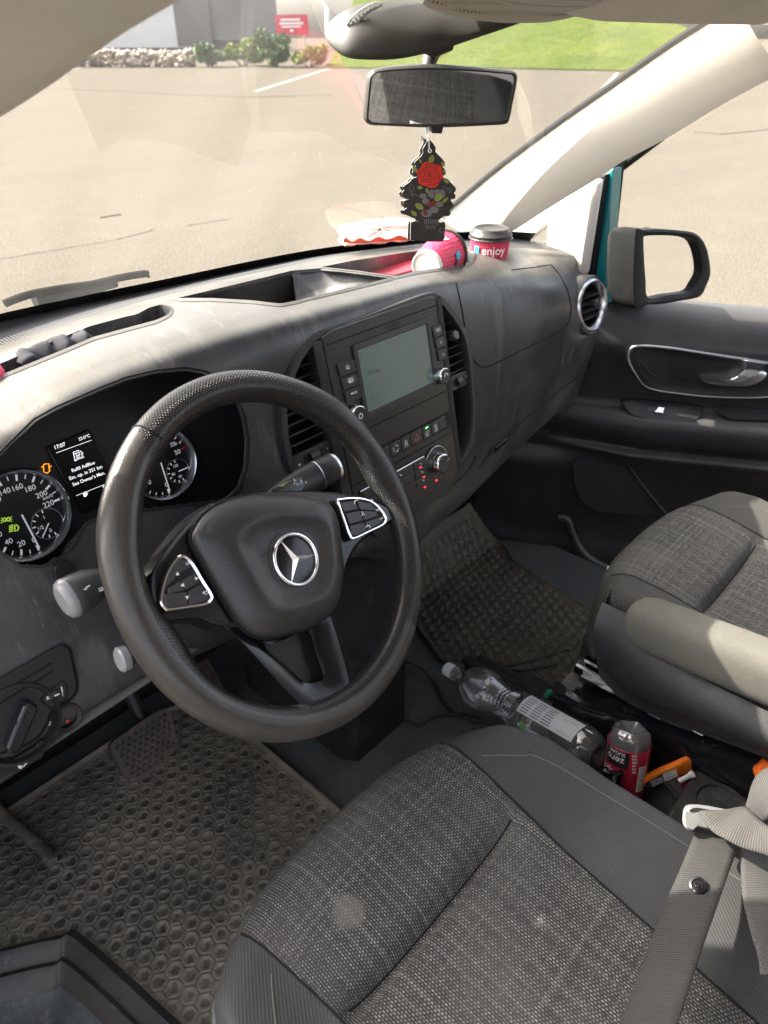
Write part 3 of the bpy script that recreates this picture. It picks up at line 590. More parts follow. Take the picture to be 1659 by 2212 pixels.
def num(cuv, R, ang, s, size, mi=0, k=.60):
    V, F = glyphs(s); t = math.radians(ang); c_ = cuv+np.array([math.cos(t), math.sin(t)])*R*k; w = V[:, 0].max()*size
    ik.mb.add([PI.p(c_[0]-w/2+v[0]*size, c_[1]-size*.36+v[1]*size, ik.h) for v in V], F, mi)
sp = [str(v) for v in range(0, 240, 20)]
for i, s_ in enumerate(sp):
    ang = -87-i*24.8
    tick(c1, R1, ang, .13, .0022); num(c1, R1, ang, s_, R1*.165)
    if i < 11: tick(c1, R1, ang-12.4, .09, .001)
num(c1, R1, 13, 'km/h', R1*.11, k=.66)
for i in range(6):
    ang = -92.6-i*51.5
    tick(c2, R2, ang, .13, .0022, 1 if i == 5 else 0); num(c2, R2, ang, str(i*10), R2*.18)
    if i < 5:
        for j in range(1, 4): tick(c2, R2, ang-j*12.9, .08, .001)
num(c2, R2, 36, 'rpm', R2*.10, k=.66); num(c2, R2, 30, 'x100', R2*.10, k=.64); tick(c2, R2, 25, .1, .0014, 1); tick(c2, R2, 40, .1, .0014, 1)
# small sub-dials
for cc, R, lab in ((c1, R1, ('1', '1/2', '0')), (c2, R2, ('120', '80', '40'))):
    s_ = cc+np.array([.42, -.39])*R; r = R*.335
    ik.lineuv([s_+r*np.array([math.cos(t), math.sin(t)]) for t in np.linspace(0, 2*np.pi, 40, endpoint=False)], .0011, 2, closed=True)
    for t in np.linspace(math.radians(90), math.radians(285), 8):
        d = np.array([math.cos(t), math.sin(t)]); ik.lineuv([s_+d*r*.95, s_+d*r*.74], .0012)
    for l_, an in zip(lab, (95, 190, 272)):
        V, F = glyphs(l_); z = R*.11; t = math.radians(an); c_ = s_+np.array([math.cos(t), math.sin(t)])*r*.48; w = V[:, 0].max()*z
        ik.mb.add([PI.p(c_[0]-w/2+v[0]*z, c_[1]-z*.36+v[1]*z, ik.h) for v in V], F, 0)
# needles
def needle(cuv, R, ang, L, w, h):
    t = math.radians(ang); d = np.array([math.cos(t), math.sin(t)]); ik.lineuv([cuv-d*R*.02, cuv+d*R*L], w, 0, h)
needle(c1, R1, -86, .80, .0017, .003); needle(c1+np.array([.42, -.39])*R1, R1, -135, .26, .0012, .003); needle(c2+np.array([.42, -.39])*R2, R2, 0, .28, .0012, .003); needle(c2, R2, -92, .80, .0017, .003)
# lamp symbols
s2 = Ink(PI, .002)
x, y = J1(383, 570); s2.line([(x-8, y-6), (x-5, y-10), (x+4, y-11), (x+6, y+5), (x+1, y+9), (x-6, y+8), (x-7, y-2)], .0012, 1, closed=True); s2.line([(x-12, y-4), (x-7, y-4)], .001, 1); s2.line([(x+6, y-4), (x+10, y-6)], .001, 1)
x, y = J1(48, 992); s2.line(ellipse(x-4, y, 3, 4, 12), .0009, 2, closed=True); s2.line(ellipse(x+4, y-1, 3, 4, 12), .0009, 2, closed=True)
for k in (-1, 0, 1): s2.line([(x+8, y+k*4-1), (x+12, y+k*5-2)], .0008, 2); s2.line([(x-8, y+k*4+1), (x-12, y+k*5+2)], .0008, 2)
x, y = J1(112, 1062); s2.line([(x+1, y-7), (x+6, y-7), (x+10, y-2), (x+8, y+4), (x+2, y+7)], .0011, 2, closed=True)
for k in range(4): s2.line([(x-11, y-4+k*4), (x-2, y-7+k*4)], .001, 2)
# display between the gauges
M_disp = mat('display_black', (.004, .004, .005), .22)
dq = J1((385, 395), (745, 240), (1010, 800), (690, 950)); mb = MB(); mb.slab([PI.px(*a, .003) for a in dq], PI.n, .003); disp = mb.build('display', M_disp, clus, bevel=.001)
di = Ink(PI, .0036)
di.text('17:07', J1(449, 408), J1(536, 378), bold=True); di.text('23.0°C', J1(647, 338), J1(738, 304), bold=True); di.line(J1((457, 438), (748, 333)), .0005)
di.text('Refill AdBlue', J1(590, 598), J1(778, 528), bold=True); di.text('Em. op. in 351 km', J1(571, 663), J1(840, 562), bold=True); di.text("See Owner's Man.", J1(597, 713), J1(861, 612), bold=True); di.line(J1((622, 792), (875, 692)), .0005)
di.text('R', J1(848, 734), J1(866, 727), bold=True)
di.text('Ad', J1(620, 473), J1(652, 461), bold=True); di.text('Blue', J1(631, 496), J1(688, 476), bold=True); di.line(J1((622, 500), (612, 498), (597, 432), (640, 417), (648, 450)), .0009); di.line(J1((606, 448), (636, 436)), .0009); di.line(J1((650, 420), (676, 440), (672, 462), (660, 445)), .0009); di.line(J1((606, 503), (628, 497)), .001)
di.fill(J1((677, 775), (712, 764), (712, 788), (700, 800), (686, 802))); di.line(J1((712, 768), (718, 770), (713, 780)), .0006); di.line(J1((686, 768), (690, 760)), .0005); di.line(J1((698, 764), (702, 756)), .0005)
for ob, ms, nm, pr in ((ik, [M_litdim, M_redprint, M_silver], 'dial_markings', clus), (s2, [M_lit, M_orange_lit, M_green_lit], 'warning_lamps', clus)): ob.build(nm, ms, pr)
di.build('display_text', [M_lit], clus)
# trip reset knob under the cluster
kc = on(*J1(525, 1435)); mb = MB(); mb.lathe(kc-np.array([0, -.01, 0]), (0, -1, .35), [(0, .011), (.014, .0105), (.016, .009), (.016, .0001)], 20, rad=lambda d, a: 1+.05*np.cos(10*a)); mb.build('reset_knob', M_black, dash)
# ------------------------------------------------------------------ centre console
PC = Frame((-.03, .635, 1.345), (1, 0, 0), (0, .061, .280))
def C2(*q): return [PC.uv(*a) for a in J2(*q)] if isinstance(q[0], tuple) else PC.uv(*J2(*q))
def pc(q, h=0): return [PC.p(a[0], a[1], h) for a in q]
con_uv = np.array([PC.uv(*a) for a in H_con])
q = chain(resample(np.array(H_con, float), 60, True), 2, True); P0 = np.array([on(*a) for a in q]); nn = np.array([onn(*a) for a in q]); P0 = (np.roll(P0, 1, 0)+2*P0+np.roll(P0, -1, 0))/4
uvq = np.array([PC.uv(*a) for a in q]); cuv = uvq.mean(0); f1 = np.array([PC.p(*(a+(cuv-a)*.0), .004) for a in uvq]); f2 = np.array([PC.p(*(a+(cuv-a)*.045), .004) for a in uvq]); f3 = np.array([PC.p(*(a+(cuv-a)*.06), -.002) for a in uvq]); f4 = np.array([PC.p(*(a+(cuv-a)*.06), -.05) for a in uvq])
PO = np.array([on(*a, -.004) for a in grow(q, 5)])
M_bez = mat('console_bezel', (.024, .024, .026), .4, bump=('noise', 700, .1), spots=[(10, .5, .85, (.10, .098, .09), .5)])
mb = MB(); mb.grid(np.array([PO, f1+(P0-f1)*.4, f1, f2, f3, f4]), closed_v=True); bez = mb.build('console_bezel', M_bez, dash, smooth=50)
mb = MB(); mb.poly(f4); mb.build('console_cavity', M_pit, dash, smooth=0)
# flat centre panel
TRu, BRu = C2(1212, 58), C2(1408, 1455); uL, uR = C2(335, 362)[0], .5*(TRu[0]+BRu[0]); vT = TRu[1]; vB = BRu[1]-.02
mb = MB(); mb.slab(pc([(uL, vT-.004), (uL+.02, vT), (uR-.01, vT), (uR, vT-.004), (uR+.002, vB+.03), (uR-.02, vB), (uL+.03, vB), (uL, vB+.04)], .008), PC.n, .05); cpan = mb.build('centre_panel', M_panel, dash, bevel=.002)
# raised edges either side
for nm, (u0, u1) in (('panel_edge', (uL-.014, uL-.001)), ('panel_edge', (uR+.001, uR+.013))):
    mb = MB(); mb.grid([[PC.p(u0, v, -.03), PC.p(u0, v, .003), PC.p((u0+u1)/2, v, .012), PC.p(u1, v, .007), PC.p(u1, v, -.03)] for v in np.linspace(vT-.006, vB+.03, 12)], flip=True); mb.build(nm, M_bez, dash, smooth=30)
def vline(v, a=None, b=None, w=.0012):
    ik = MB(); a = uL+.003 if a is None else a; b = uR-.002 if b is None else b; ik.box(PC.p((a+b)/2, v, .0083), (b-a)/2, w/2, .0003, [PC.u, PC.v, PC.n]); return ik
v1 = C2(1225, 140)[1]; v2 = C2(1345, 785)[1]; v3 = C2(1370, 1115)[1]
for v in (v1, v2, v3): vline(v).build('panel_seam', M_seam, cpan)
# radio: bezel, screen, buttons, knobs
def quad(pts, h, t, name, m, parent, bev=.001, rr=.0015):
    mb = MB(); mb.slab(pc(rounded(C2(*pts), rr), h), PC.n, t); return mb.build(name, m, parent, bevel=bev)
uS0, uS1 = C2(605, 490)[0], C2(1205, 735)[0]; vS1, vS0 = C2(1120, 295)[1], C2(1205, 735)[1]
so_ = rounded([(uS0-.008, vS1+.009), (uS1+.007, vS1+.009), (uS1+.007, vS0-.009), (uS0-.008, vS0-.009)], .003); si = rounded([(uS0, vS1), (uS1, vS1), (uS1, vS0), (uS0, vS0)], .002)
mb = MB(); mb.grid(np.array([pc(so_, .008), pc(so_, .011), pc(grow(si, .0015), .0112), pc(si, .0085)]), closed_v=True); rad = mb.build('radio_surround', M_bez, cpan, smooth=30)
M_screen = mat('dim_touch_screen', (.040, .060, .060), .2, spec=.8, emit=(.36, .52, .50, .018), spots=[(3.5, .45, .6, (.15, .135, .095), .7), (5, .5, .62, (.035, .085, .07), .7), (130, .68, .72, (.2, .2, .19), .4)])  # beige and green patches are reflections painted into the screen colour
mb = MB(); mb.poly(pc(si, .0087)); scr = mb.build('screen', M_screen, cpan, smooth=0)
ik = Ink(PC, .009); M_ghost = mat('faint_screen_text', (.07, .10, .11), .3)
ik.text('Phone', J2(690, 685), J2(790, 650)); ik.line(J2((625, 520), (640, 560), (650, 520)), .0007); ik.text('▶ II' if False else '> II', J2(700, 885), J2(735, 868)); ik.build('screen_text', M_ghost, cpan)
M_btn = mat('button_black', (.026, .026, .028), .38, spots=[(20, .5, .8, (.08, .078, .07), .4)])
bt_ = [((445, 600), (580, 555), (598, 655), (470, 700)), ((472, 710), (602, 664), (622, 758), (496, 800)), ((498, 810), (636, 758), (652, 853), (521, 900)), ((1184, 314), (1254, 282), (1274, 366), (1205, 395)), ((1206, 402), (1278, 372), (1298, 452), (1226, 482)), ((1227, 492), (1300, 462), (1312, 545), (1242, 575))]
for b_ in bt_: quad(b_, .0105, .004, 'radio_button', M_btn, cpan)
ik = Ink(PC, .0109); W_ = .0007
ik.line(J2((512, 632), (512, 610), (522, 602), (534, 612), (538, 630)), W_, closed=True); ik.line(J2((521, 632), (521, 620), (528, 618), (528, 630)), W_)
ik.text('NAVI', J2(527, 724), J2(566, 711), bold=True); ik.line(J2((527, 730), (575, 715)), .0006); ik.text('MAP', J2(534, 745), J2(570, 733), bold=True); ik.text('MODE', J2(552, 833), J2(598, 818), bold=True)
ik.text('RADIO', J2(1214, 335), J2(1248, 320)); ik.text('MEDIA', J2(1218, 350), J2(1250, 336)); ik.line(J2((1245, 420), (1252, 412), (1258, 438), (1250, 432)), W_, closed=True); ik.line(J2((1262, 515), (1268, 528), (1275, 510), (1279, 530)), W_)
ik.build('radio_lettering', M_litdim, cpan)
# microphone grille
mb = MB()
for i in range(-9, 10):
    for j in range(-2, 3):
        if (i/9.6)**2+(j/2.6)**2 > 1: continue
        c_ = C2(884, 298)+np.array([i*.0018, j*.0018]); mb.lathe(PC.p(*c_, .0081), PC.n, [(0, .0006), (.0001, 1e-5)], 6)
mb.build('microphone_grille', M_seam, cpan, smooth=0)
def knob(px, r, L, name, h0=.008, ring=1.0, face=None):
    c_ = PC.uv(*px, h0+L); P = PC.p(*c_, h0); t = MB(); t.lathe(P, PC.n, [(0, r*1.02), (L*.2, r*1.02), (L*.35, r), (L*.86, r*.97), (L*.97, r*.90), (L, r*.84)], 40, rad=lambda d, a: 1+.018*np.cos(20*a)*(d < L*.9)); o = t.build(name, M_chrome, cpan, smooth=40)
    t = MB(); t.lathe(P, PC.n, [(L-.0004, r*.85), (L+.0003, r*.80), (L-.0002, .0001)], 32); t.build('knob_face', M_btn, cpan, smooth=40); return c_, h0+L
k1, hk1 = knob(J2(668, 1002), .0145, .015, 'volume_knob'); k2, hk2 = knob(J2(1336, 690), .0125, .015, 'tuning_knob'); k3, hk3 = knob(J2(1325, 1378), .0165, .018, 'temperature_knob')
ik = Ink(PC, hk1+.0006); c_ = k1; ik.lineuv([c_+.0035*np.array([math.cos(t), math.sin(t)]) for t in np.linspace(math.radians(120), math.radians(420), 16)], .0009); ik.lineuv([c_+np.array([0, .001]), c_+np.array([0, .0045])], .0009); ik.build('power_symbol', M_litdim, cpan)
ik = Ink(PC, hk2+.0006); c_ = k2; ik.lineuv([c_+.004*np.array([math.cos(t), math.sin(t)]) for t in np.linspace(math.radians(30), math.radians(150), 10)], .001); ik.lineuv([c_+np.array([-.0045, .0005]), c_+np.array([-.0025, .001])], .0018); ik.lineuv([c_+np.array([.0045, .0005]), c_+np.array([.0025, .001])], .0018); ik.build('phone_symbol', M_litdim, cpan)
ik = Ink(PC, hk3+.0006); c_ = k3; ik.lineuv([c_+np.array([.006, .003]), c_+np.array([.0125, .0055])], .0008); ik.build('pointer_line', M_white, cpan)
# switch row
uB0, vBr = uL+.022, C2(1290, 1092)[1]; vBt = C2(1285, 995)[1]; uB1 = C2(1335, 1000)[0]
mb = MB(); mb.slab(pc(rounded([(uB0, vBt+.003), (uB1, vBt+.003), (uB1, vBr-.003), (uB0, vBr-.003)], .002), .0083), PC.n, .001); mb.build('switch_recess', M_pit, cpan)
edges = [C2(a, b)[0] for a, b in ((850, 1260), (935, 1220), (1010, 1185), (1105, 1135), (1172, 1095), (1238, 1065), (1295, 1035))]; edges = [edges[0]-(edges[1]-edges[0])]+edges
for i in range(7):
    mb = MB(); mb.slab(pc([(edges[i]+.0004, vBt), (edges[i+1]-.0004, vBt), (edges[i+1]-.0004, vBr), (edges[i]+.0004, vBr)], .0125 if i < 6 else .0105), PC.n, .004); mb.build('switch_button', M_btn, cpan, bevel=.0012)
ik = Ink(PC, .0129); cu = lambda i: (edges[i]+edges[i+1])/2; vm = (vBt+vBr)/2
def ci(c_, r, w, a0=0, a1=360, mi=0): ik.lineuv([np.array(c_)+r*np.array([math.cos(t), math.sin(t)]) for t in np.linspace(math.radians(a0), math.radians(a1), 16)], w, mi)
for r in (.0062, .0040): ik.lineuv([(cu(3)-r, vm-r*.75), (cu(3)+r, vm-r*.75), (cu(3), vm+r*.95)], .0009, 1, closed=True)
ci((cu(4), vm-.002), .0042, .0006, 20, 330); V, F = glyphs('A'); ik.mb.add([PC.p(cu(4)-.0015+v[0]*.0045, vm-.0035+v[1]*.0045, ik.h) for v in V], F, 0); ik.filluv([(cu(4)-.003, vBt-.002), (cu(4)+.003, vBt-.002), (cu(4)+.003, vBt-.0035), (cu(4)-.003, vBt-.0035)], 2)
for k in (-1, 0, 1): ik.lineuv([(cu(5)+k*.0022, vm-.003), (cu(5)+k*.0022+.0008, vm), (cu(5)+k*.0022-.0005, vm+.002), (cu(5)+k*.0022, vm+.005)], .0006)
ik.lineuv([(cu(5)-.004, vm-.005), (cu(5)+.004, vm-.005)], .0007)
ik.lineuv([(cu(2)-.003, vm+.001), (cu(2)-.002, vm+.004), (cu(2)+.002, vm+.004), (cu(2)+.003, vm+.001)], .0007, closed=True); ik.lineuv([(cu(2)-.003, vm), (cu(2)-.001, vm-.002), (cu(2)-.003, vm-.0045)], .0008); ik.lineuv([(cu(2)+.003, vm), (cu(2)+.001, vm-.002), (cu(2)+.003, vm-.0045)], .0008)
ci((cu(1), vm), .005, .0007, 20, 100); ci((cu(1), vm), .005, .0007, 140, 220); ci((cu(1), vm), .005, .0007, 260, 340)
ik.build('switch_symbols', [M_litdim, mat('hazard_red_outline', (.55, .2, .18), .5), mat('lamp_green', (.1, .6, .1), .5, emit=(.1, 1, .15, .9))], cpan)
# climate panel: silver-edged band with buttons and ring of the temperature knob
vC1, vC0 = C2(1050, 1370)[1]+.004, C2(1150, 1610)[1]; uC0 = uL+.012
c3 = k3; lst = [(uC0, vC0), (uC0, vC1), (c3[0]-.028, vC1)]+[tuple(c3+.026*np.array([math.cos(t), math.sin(t)])) for t in np.linspace(math.radians(150), math.radians(-35), 18)]+[(c3[0]+.006, c3[1]-.024), (c3[0]-.02, vC0)]
mb = MB(); mb.slab(pc(lst, .0105), PC.n, .004); mb.build('climate_panel', M_btn, cpan, bevel=.001)
mb = MB(); mb.tube(pc([lst[1]]+lst[2:-2], .0106), .0008, 6); mb.build('climate_trim', M_silver, cpan)
rows_ = [vC1, vC1-.0135, vC1-.027, vC1-.0405]; us = [uC0+.002, uC0+.05, C2(1040, 1420)[0], C2(1142, 1375)[0], c3[0]-.024]
us = sorted(us); k_ = 0
ik = Ink(PC, .0132)
for j in range(3):
    for i in range(len(us)-1):
        if rows_[j+1] < vC0-.002 or us[i+1]-us[i] < .006: continue
        mb = MB(); mb.slab(pc([(us[i]+.0006, rows_[j]-.0012), (us[i+1]-.0006, rows_[j]-.0012), (us[i+1]-.0006, rows_[j+1]), (us[i]+.0006, rows_[j+1])], .0122), PC.n, .003); mb.build('climate_button', M_btn, cpan, bevel=.0008)
        cu_, cv_ = (us[i]+us[i+1])/2, (rows_[j]+rows_[j+1])/2
        ik.lineuv([(cu_-.002, cv_+.0005), (cu_+.0005, cv_), (cu_+.001, cv_-.003), (cu_+.003, cv_-.001)], .0006)
for q in ((1085, 1395), (1112, 1470), (1210, 1497), (1120, 1550)): ik.fill(J2((q[0]-9, q[1]-5), (q[0]+9, q[1]-10), (q[0]+10, q[1]+2), (q[0]-8, q[1]+7)), 1)
ik.build('climate_symbols', [M_litdim, M_red_lit], cpan)
# air vents either side of the panel
def urange(v):
    P = con_uv; xs = []
    for i in range(len(P)):
        a, b = P[i], P[(i+1) % len(P)]
        if (a[1]-v)*(b[1]-v) < 0: xs.append(a[0]+(b[0]-a[0])*(v-a[1])/(b[1]-a[1]))
    return (min(xs), max(xs)) if len(xs) > 1 else (0, 0)
M_slat = mat('vent_slat', (.020, .020, .022), .38, spots=[(20, .45, .8, (.09, .088, .08), .6)])
vPl = C2(1455, 735)[1]; vPr = vPl
def slat(u0, u1, v, parent):
    if u1-u0 < .008: return
    mb = MB(); rows = []
    for t in np.linspace(0, 1, 8):
        u = u0+(u1-u0)*t; b_ = .0*math.sin(math.pi*t); rows.append([PC.p(u, v-.006, -.034), PC.p(u, v+.0013+b_, -.004), PC.p(u, v-.0002+b_, -.002), PC.p(u, v-.0016+b_, -.004), PC.p(u, v-.0085, -.034)])
    mb.grid(rows, closed_v=True); mb.build('vent_slat', M_slat, parent, smooth=30)
vR = thing_vent = None
def vent_group(name, side, v_hi, v_lo, step):
    mb = MB(); vm_ = (v_hi+v_lo)/2; lo, hi = urange(vm_); 
    u0, u1 = (lo+.012, uL-.015) if side < 0 else (uR+.014, hi-.012)
    mb.slab(pc([(u0, v_hi), (u1, v_hi), (u1, v_lo), (u0, v_lo)], -.036), PC.n, .004); g_ = mb.build(name, M_pit, dash)
    v = v_hi
    while v > v_lo:
        lo, hi = urange(v); a, b = (lo+.010, uL-.014) if side < 0 else (uR+.013, hi-.010); slat(a, b, v, g_); v -= step
    return g_
gR = vent_group('air_vent', 1, C2(1300, 165)[1], vPl+.016, .0128); gL1 = vent_group('air_vent', -1, C2(300, 500)[1], C2(400, 820)[1], .0135); gL2 = vent_group('air_vent', -1, C2(150, 900)[1], C2(280, 1240)[1], .0135)
# thumbwheel plates
for side, vv, par in ((1, vPl, gR), (-1, C2(330, 1320)[1], gL2)):
    lo, hi = urange(vv); a, b = (uR+.013, hi-.009) if side > 0 else (lo+.010, uL-.014)
    mb = MB(); mb.slab(pc([(a, vv+.014), (b, vv+.014), (b, vv-.010), (a, vv-.010)], -.002), PC.n, .03); mb.build('thumbwheel_plate', M_bez, par, bevel=.0015)
    w_ = (b-a); mb = MB(); mb.slab(pc(rounded([(a+w_*.25, vv+.007), (a+w_*.8, vv+.007), (a+w_*.8, vv-.004), (a+w_*.25, vv-.004)], .002), -.0015), PC.n, .002); mb.build('thumbwheel_slot', M_pit, par)
    mb = MB(); mb.lathe(PC.p(a+w_*.42, vv+.0015, -.006), PC.u, [(0, .009), (w_*.22, .009)], 24, rad=lambda d, a_: 1+.04*np.cos(24*a_)); mb.build('thumbwheel', M_btn, par)
    ik = Ink(PC, -.0015); x0, s_ = a+w_*.12, .0035
    ik.filluv([(x0-s_*.6, vv), (x0+s_*.4, vv+s_*.6), (x0+s_*.4, vv-s_*.6)]); x1 = a+w_*.9; ik.filluv([(x1-s_*.5, vv+.004), (x1+s_*.5, vv+.004), (x1, vv+.004-s_*.5)]); ik.build('vent_arrow_marks', M_white, par)
# vent joystick
c_ = PC.uv(*J2(1415, 375), .012); mb = MB(); mb.lathe(PC.p(c_[0]-.004, c_[1]-.006, -.012), PC.n+PC.v*.3+PC.u*.15, [(0, .005), (.012, .0055), (.018, .0075), (.024, .0078), (.0265, .0065), (.027, .0001)], 20); mb.build('vent_knob', M_btn, gR)
# open cubby under the right vent keeps the dark cavity; moulded shelf below the console
def skin_tube(pts, r, name, m, lift=0): 
    P = chain([on(*q, lift) for q in resample(np.array(pts, float), 16)], 3); mb = MB(); mb.tube(P, r, 10); return mb.build(name, m, dash)
seam([(862, 1108), (920, 1085), (975, 1052), (1012, 1015), (1028, 985)], .002, 'lower_trim_seam')
# ------------------------------------------------------------------ glovebox side
seam([(985, 610), (996, 660), (1008, 730), (1024, 780), (1040, 794), (1060, 790), (1140, 750), (1215, 712), (1230, 695), (1234, 665), (1225, 625), (1208, 592), (1190, 572)], .0012, 'airbag_panel_seam')
seam([(1032, 1012), (1060, 975), (1110, 925), (1180, 865), (1250, 812), (1298, 772)], .0016, 'glovebox_seam')
seam([(1105, 583), (1150, 578), (1188, 572)], .0008, 'panel_edge_seam')
# glovebox catch
fr_ = on(*K5(130, 1100)); nn_ = onn(*K5(130, 1100)); GF = Frame(fr_, np.cross([0, 0, 1], -nn_) if False else nrm(on(*K5(190, 1045))-on(*K5(60, 1160))), nrm(np.cross(nn_, nrm(on(*K5(190, 1045))-on(*K5(60, 1160))))))
sg = 1 if GF.n@nn_ > 0 else -1
mb = MB(); mb.slab([GF.p(a, b, sg*.002) for a, b in rounded([(-.045, -.010), (.05, -.010), (.055, .012), (-.04, .010)], .006)], nn_, .006); mb.build('glovebox_catch', M_pit, dash, bevel=.001)
mb = MB(); mb.slab([GF.p(a, b, sg*.005) for a, b in rounded([(-.02, -.008), (.03, -.008), (.033, .002), (-.018, .002)], .003)], nn_, .004); mb.build('catch_lever', M_gloss, dash, bevel=.001)
# faint airbag lettering on the panel
ta, tb = on(*K5(275, 150), .0006), on(*K5(328, 130), .0006); AFr = Frame(ta, tb-ta, np.array([0, .6, .8])); ik = Ink(AFr, 0); V, F = glyphs('AIRBAG'); k_ = np.linalg.norm(tb-ta)/V[:, 0].max()
ik.mb.add([AFr.p(v[0]*k_, v[1]*k_, .0008) for v in V], F, 0); ik.build('airbag_lettering', mat('worn_lettering', (.3, .3, .29), .6), dash)
# round side vent
vn = nrm(np.array([-.06, -.97, .22])); vc = on(*J8(283, 612))+vn*.006; r_v = .054
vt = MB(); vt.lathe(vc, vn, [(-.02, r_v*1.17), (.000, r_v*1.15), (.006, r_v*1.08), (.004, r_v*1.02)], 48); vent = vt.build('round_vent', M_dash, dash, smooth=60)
WPOS[vent] = WPOS[dash]
mb = MB(); mb.lathe(vc, vn, [(.003, r_v*1.03), (.0095, r_v*1.0), (.0115, r_v*.93), (.008, r_v*.84), (-.005, r_v*.80)], 48); mb.build('vent_ring', M_silver, vent, smooth=60)
mb = MB(); mb.lathe(vc, vn, [(-.005, r_v*.81), (-.02, r_v*.76), (-.03, r_v*.7), (-.031, .0001)], 40); mb.build('vent_well', M_pit, vent, smooth=60)
e1 = nrm(np.cross(vn, [0, 0, 1.])); e1 = -e1 if e1[0] < 0 else e1; e2 = np.cross(e1, vn); e2 = -e2 if e2[2] < 0 else e2
for k in (-.5, -.15, .2, .52):
    w_ = r_v*.74*math.sqrt(1-k*k); mb = MB(); mb.box(vc+e2*k*r_v*.8-vn*.008, w_, .0014, .010, [e1, nrm(e2+vn*.5), nrm(vn-e2*.5)]); mb.build('vent_blade', M_slat, vent)
mb = MB(); mb.lathe(vc+e1*.004+e2*.004-vn*.012, vn, [(0, .006), (.014, .0065), (.018, .0085), (.026, .008), (.028, .0001)], 18); mb.build('vent_knob', M_btn, vent)
# ------------------------------------------------------------------ light switch panel on the left
pa, pb, pc_ = on(*J7(0, 800)), on(*J7(800, 560)), on(*J7(200, 1350)); DF = Frame(pb, pb-pa, pa-pc_ if False else np.cross(np.cross(pb-pa, pc_-pa), pb-pa)); 
if DF.n@(CAM-DF.P) < 0: DF = Frame(pb, pb-pa, -DF.v)
def dpx(L, h): return [DF.px(*q, h) for q in L]
po = rounded(J7((-300, 760), (0, 610), (690, 222), (770, 262), (845, 600), (850, 720), (800, 805), (560, 950), (520, 1090), (430, 1230), (270, 1330), (60, 1400), (-300, 1500)), 12)
mb = MB(); mb.slab(dpx(po, .0045), DF.n, .02); lsp = mb.build('switch_panel', M_panel, dash, bevel=.0012)
mb = MB(); mb.tube(dpx(grow(po, 1.5), .002), .0013, 6, closed=True); mb.build('panel_seam', M_seam, lsp)
for a, b in (((0, 748), (578, 405)), ((0, 862), (596, 490))):
    mb = MB(); d_ = 13; pts = J7((a[0]-300, a[1]+178), b, (b[0]+6, b[1]+26), (a[0]-300, a[1]+178+28)); mb.slab(dpx(pts, .0050), DF.n, .001); mb.build('card_slot', M_seam, lsp)
lv_ = rounded(J7((445, 830), (520, 745), (690, 620), (735, 650), (745, 790), (720, 830), (560, 930), (530, 900)), 4); mb = MB(); mb.tube(dpx(lv_, .005), .0007, 6, closed=True); mb.build('level_switch_outline', M_seam, lsp)
mb = MB(); mb.slab(dpx(J7((553, 770), (640, 715), (655, 790), (568, 835)), .0075), DF.n, .004); mb.build('level_wheel', M_btn, lsp, bevel=.001)
ik = Ink(DF, .0078); ik.line(J7((570, 762), (625, 738)), .0014); ik.h = .0052; ik.line(ellipse(*J7(522, 785), 3.4, 2.6, 14, -.4), .0009, closed=True)
for k in range(3): ik.line([(J7(492, 785+k*14)), (J7(508, 777+k*14))], .0008)
for k, s_ in enumerate('0123'): x, y = J7(662+k*2, 712+k*20); ik.text(s_, (x, y), (x+2.2, y-.9), bold=True)
dc = DF.uv(*J7(180, 1085)); rd = .5*np.linalg.norm(DF.uv(*J7(520, 930))-DF.uv(*J7(-20, 1330)))*.98; rd = .036
mb = MB(); mb.lathe(DF.p(*dc, .004), DF.n, [(0, rd*1.16), (.003, rd*1.14), (.0035, rd*1.05), (-.002, rd*.98), (-.010, rd*.86), (-.010, rd*.0001)], 48); mb.build('light_switch_dish', M_black, lsp, smooth=50)
mb = MB(); mb.lathe(DF.p(*dc, -.007), DF.n, [(0, rd*.72), (.008, rd*.70), (.010, rd*.62), (.010, .0001)], 40); lk = mb.build('light_switch', M_btn, lsp, smooth=40)
dv = nrm(DF.uv(*J7(250, 930))-DF.uv(*J7(120, 1240))); dn_ = np.array([-dv[1], dv[0]]); mb = MB()
pts = [dc+dv*rd*.68*a+dn_*rd*.20*b for a, b in ((-1, -.6), (-.8, -1), (.8, -1), (1, -.6), (1, .6), (.8, 1), (-.8, 1), (-1, .6))]; mb.slab([DF.p(*a, .019) for a in pts], DF.n, .016); mb.build('switch_grip', M_gloss, lsp, bevel=.0025)
ik.h = .0085; t_ = lambda r, a: dc+rd*r*np.array([math.cos(math.radians(a)), math.sin(math.radians(a))])
for an, s_ in ((100, 'AUTO'), (165, 'P')):
    V, F = glyphs(s_, True); z = .0062; c_ = t_(.86, an); w = V[:, 0].max()*z; ik.mb.add([DF.p(c_[0]-w/2+v[0]*z, c_[1]-z*.36+v[1]*z, .001) for v in V], F, 0)
c_ = t_(.86, 58); ik.h = .001; ik.lineuv([c_+.003*np.array([math.cos(t), math.sin(t)]) for t in np.linspace(-1.6, 1.6, 8)], .0009, closed=True)
for k in (-1, 0, 1): ik.lineuv([c_+np.array([-.002, k*.002]), c_+np.array([-.006, k*.0024])], .0007)
c_ = t_(.86, -20); ik.lineuv([c_+.0018*np.array([math.cos(t), math.sin(t)]) for t in np.linspace(0, 6.28, 10)], .0006, closed=True)
for k in range(6): t = k*1.047; ik.lineuv([c_+.0026*np.array([math.cos(t), math.sin(t)]), c_+.0038*np.array([math.cos(t), math.sin(t)])], .0005)
ik.h = .0035; c_ = t_(.58, 18); ik.lineuv([c_, c_+np.array([.001, .005])], .0009)
ik.build('light_switch_markings', M_white, lsp)
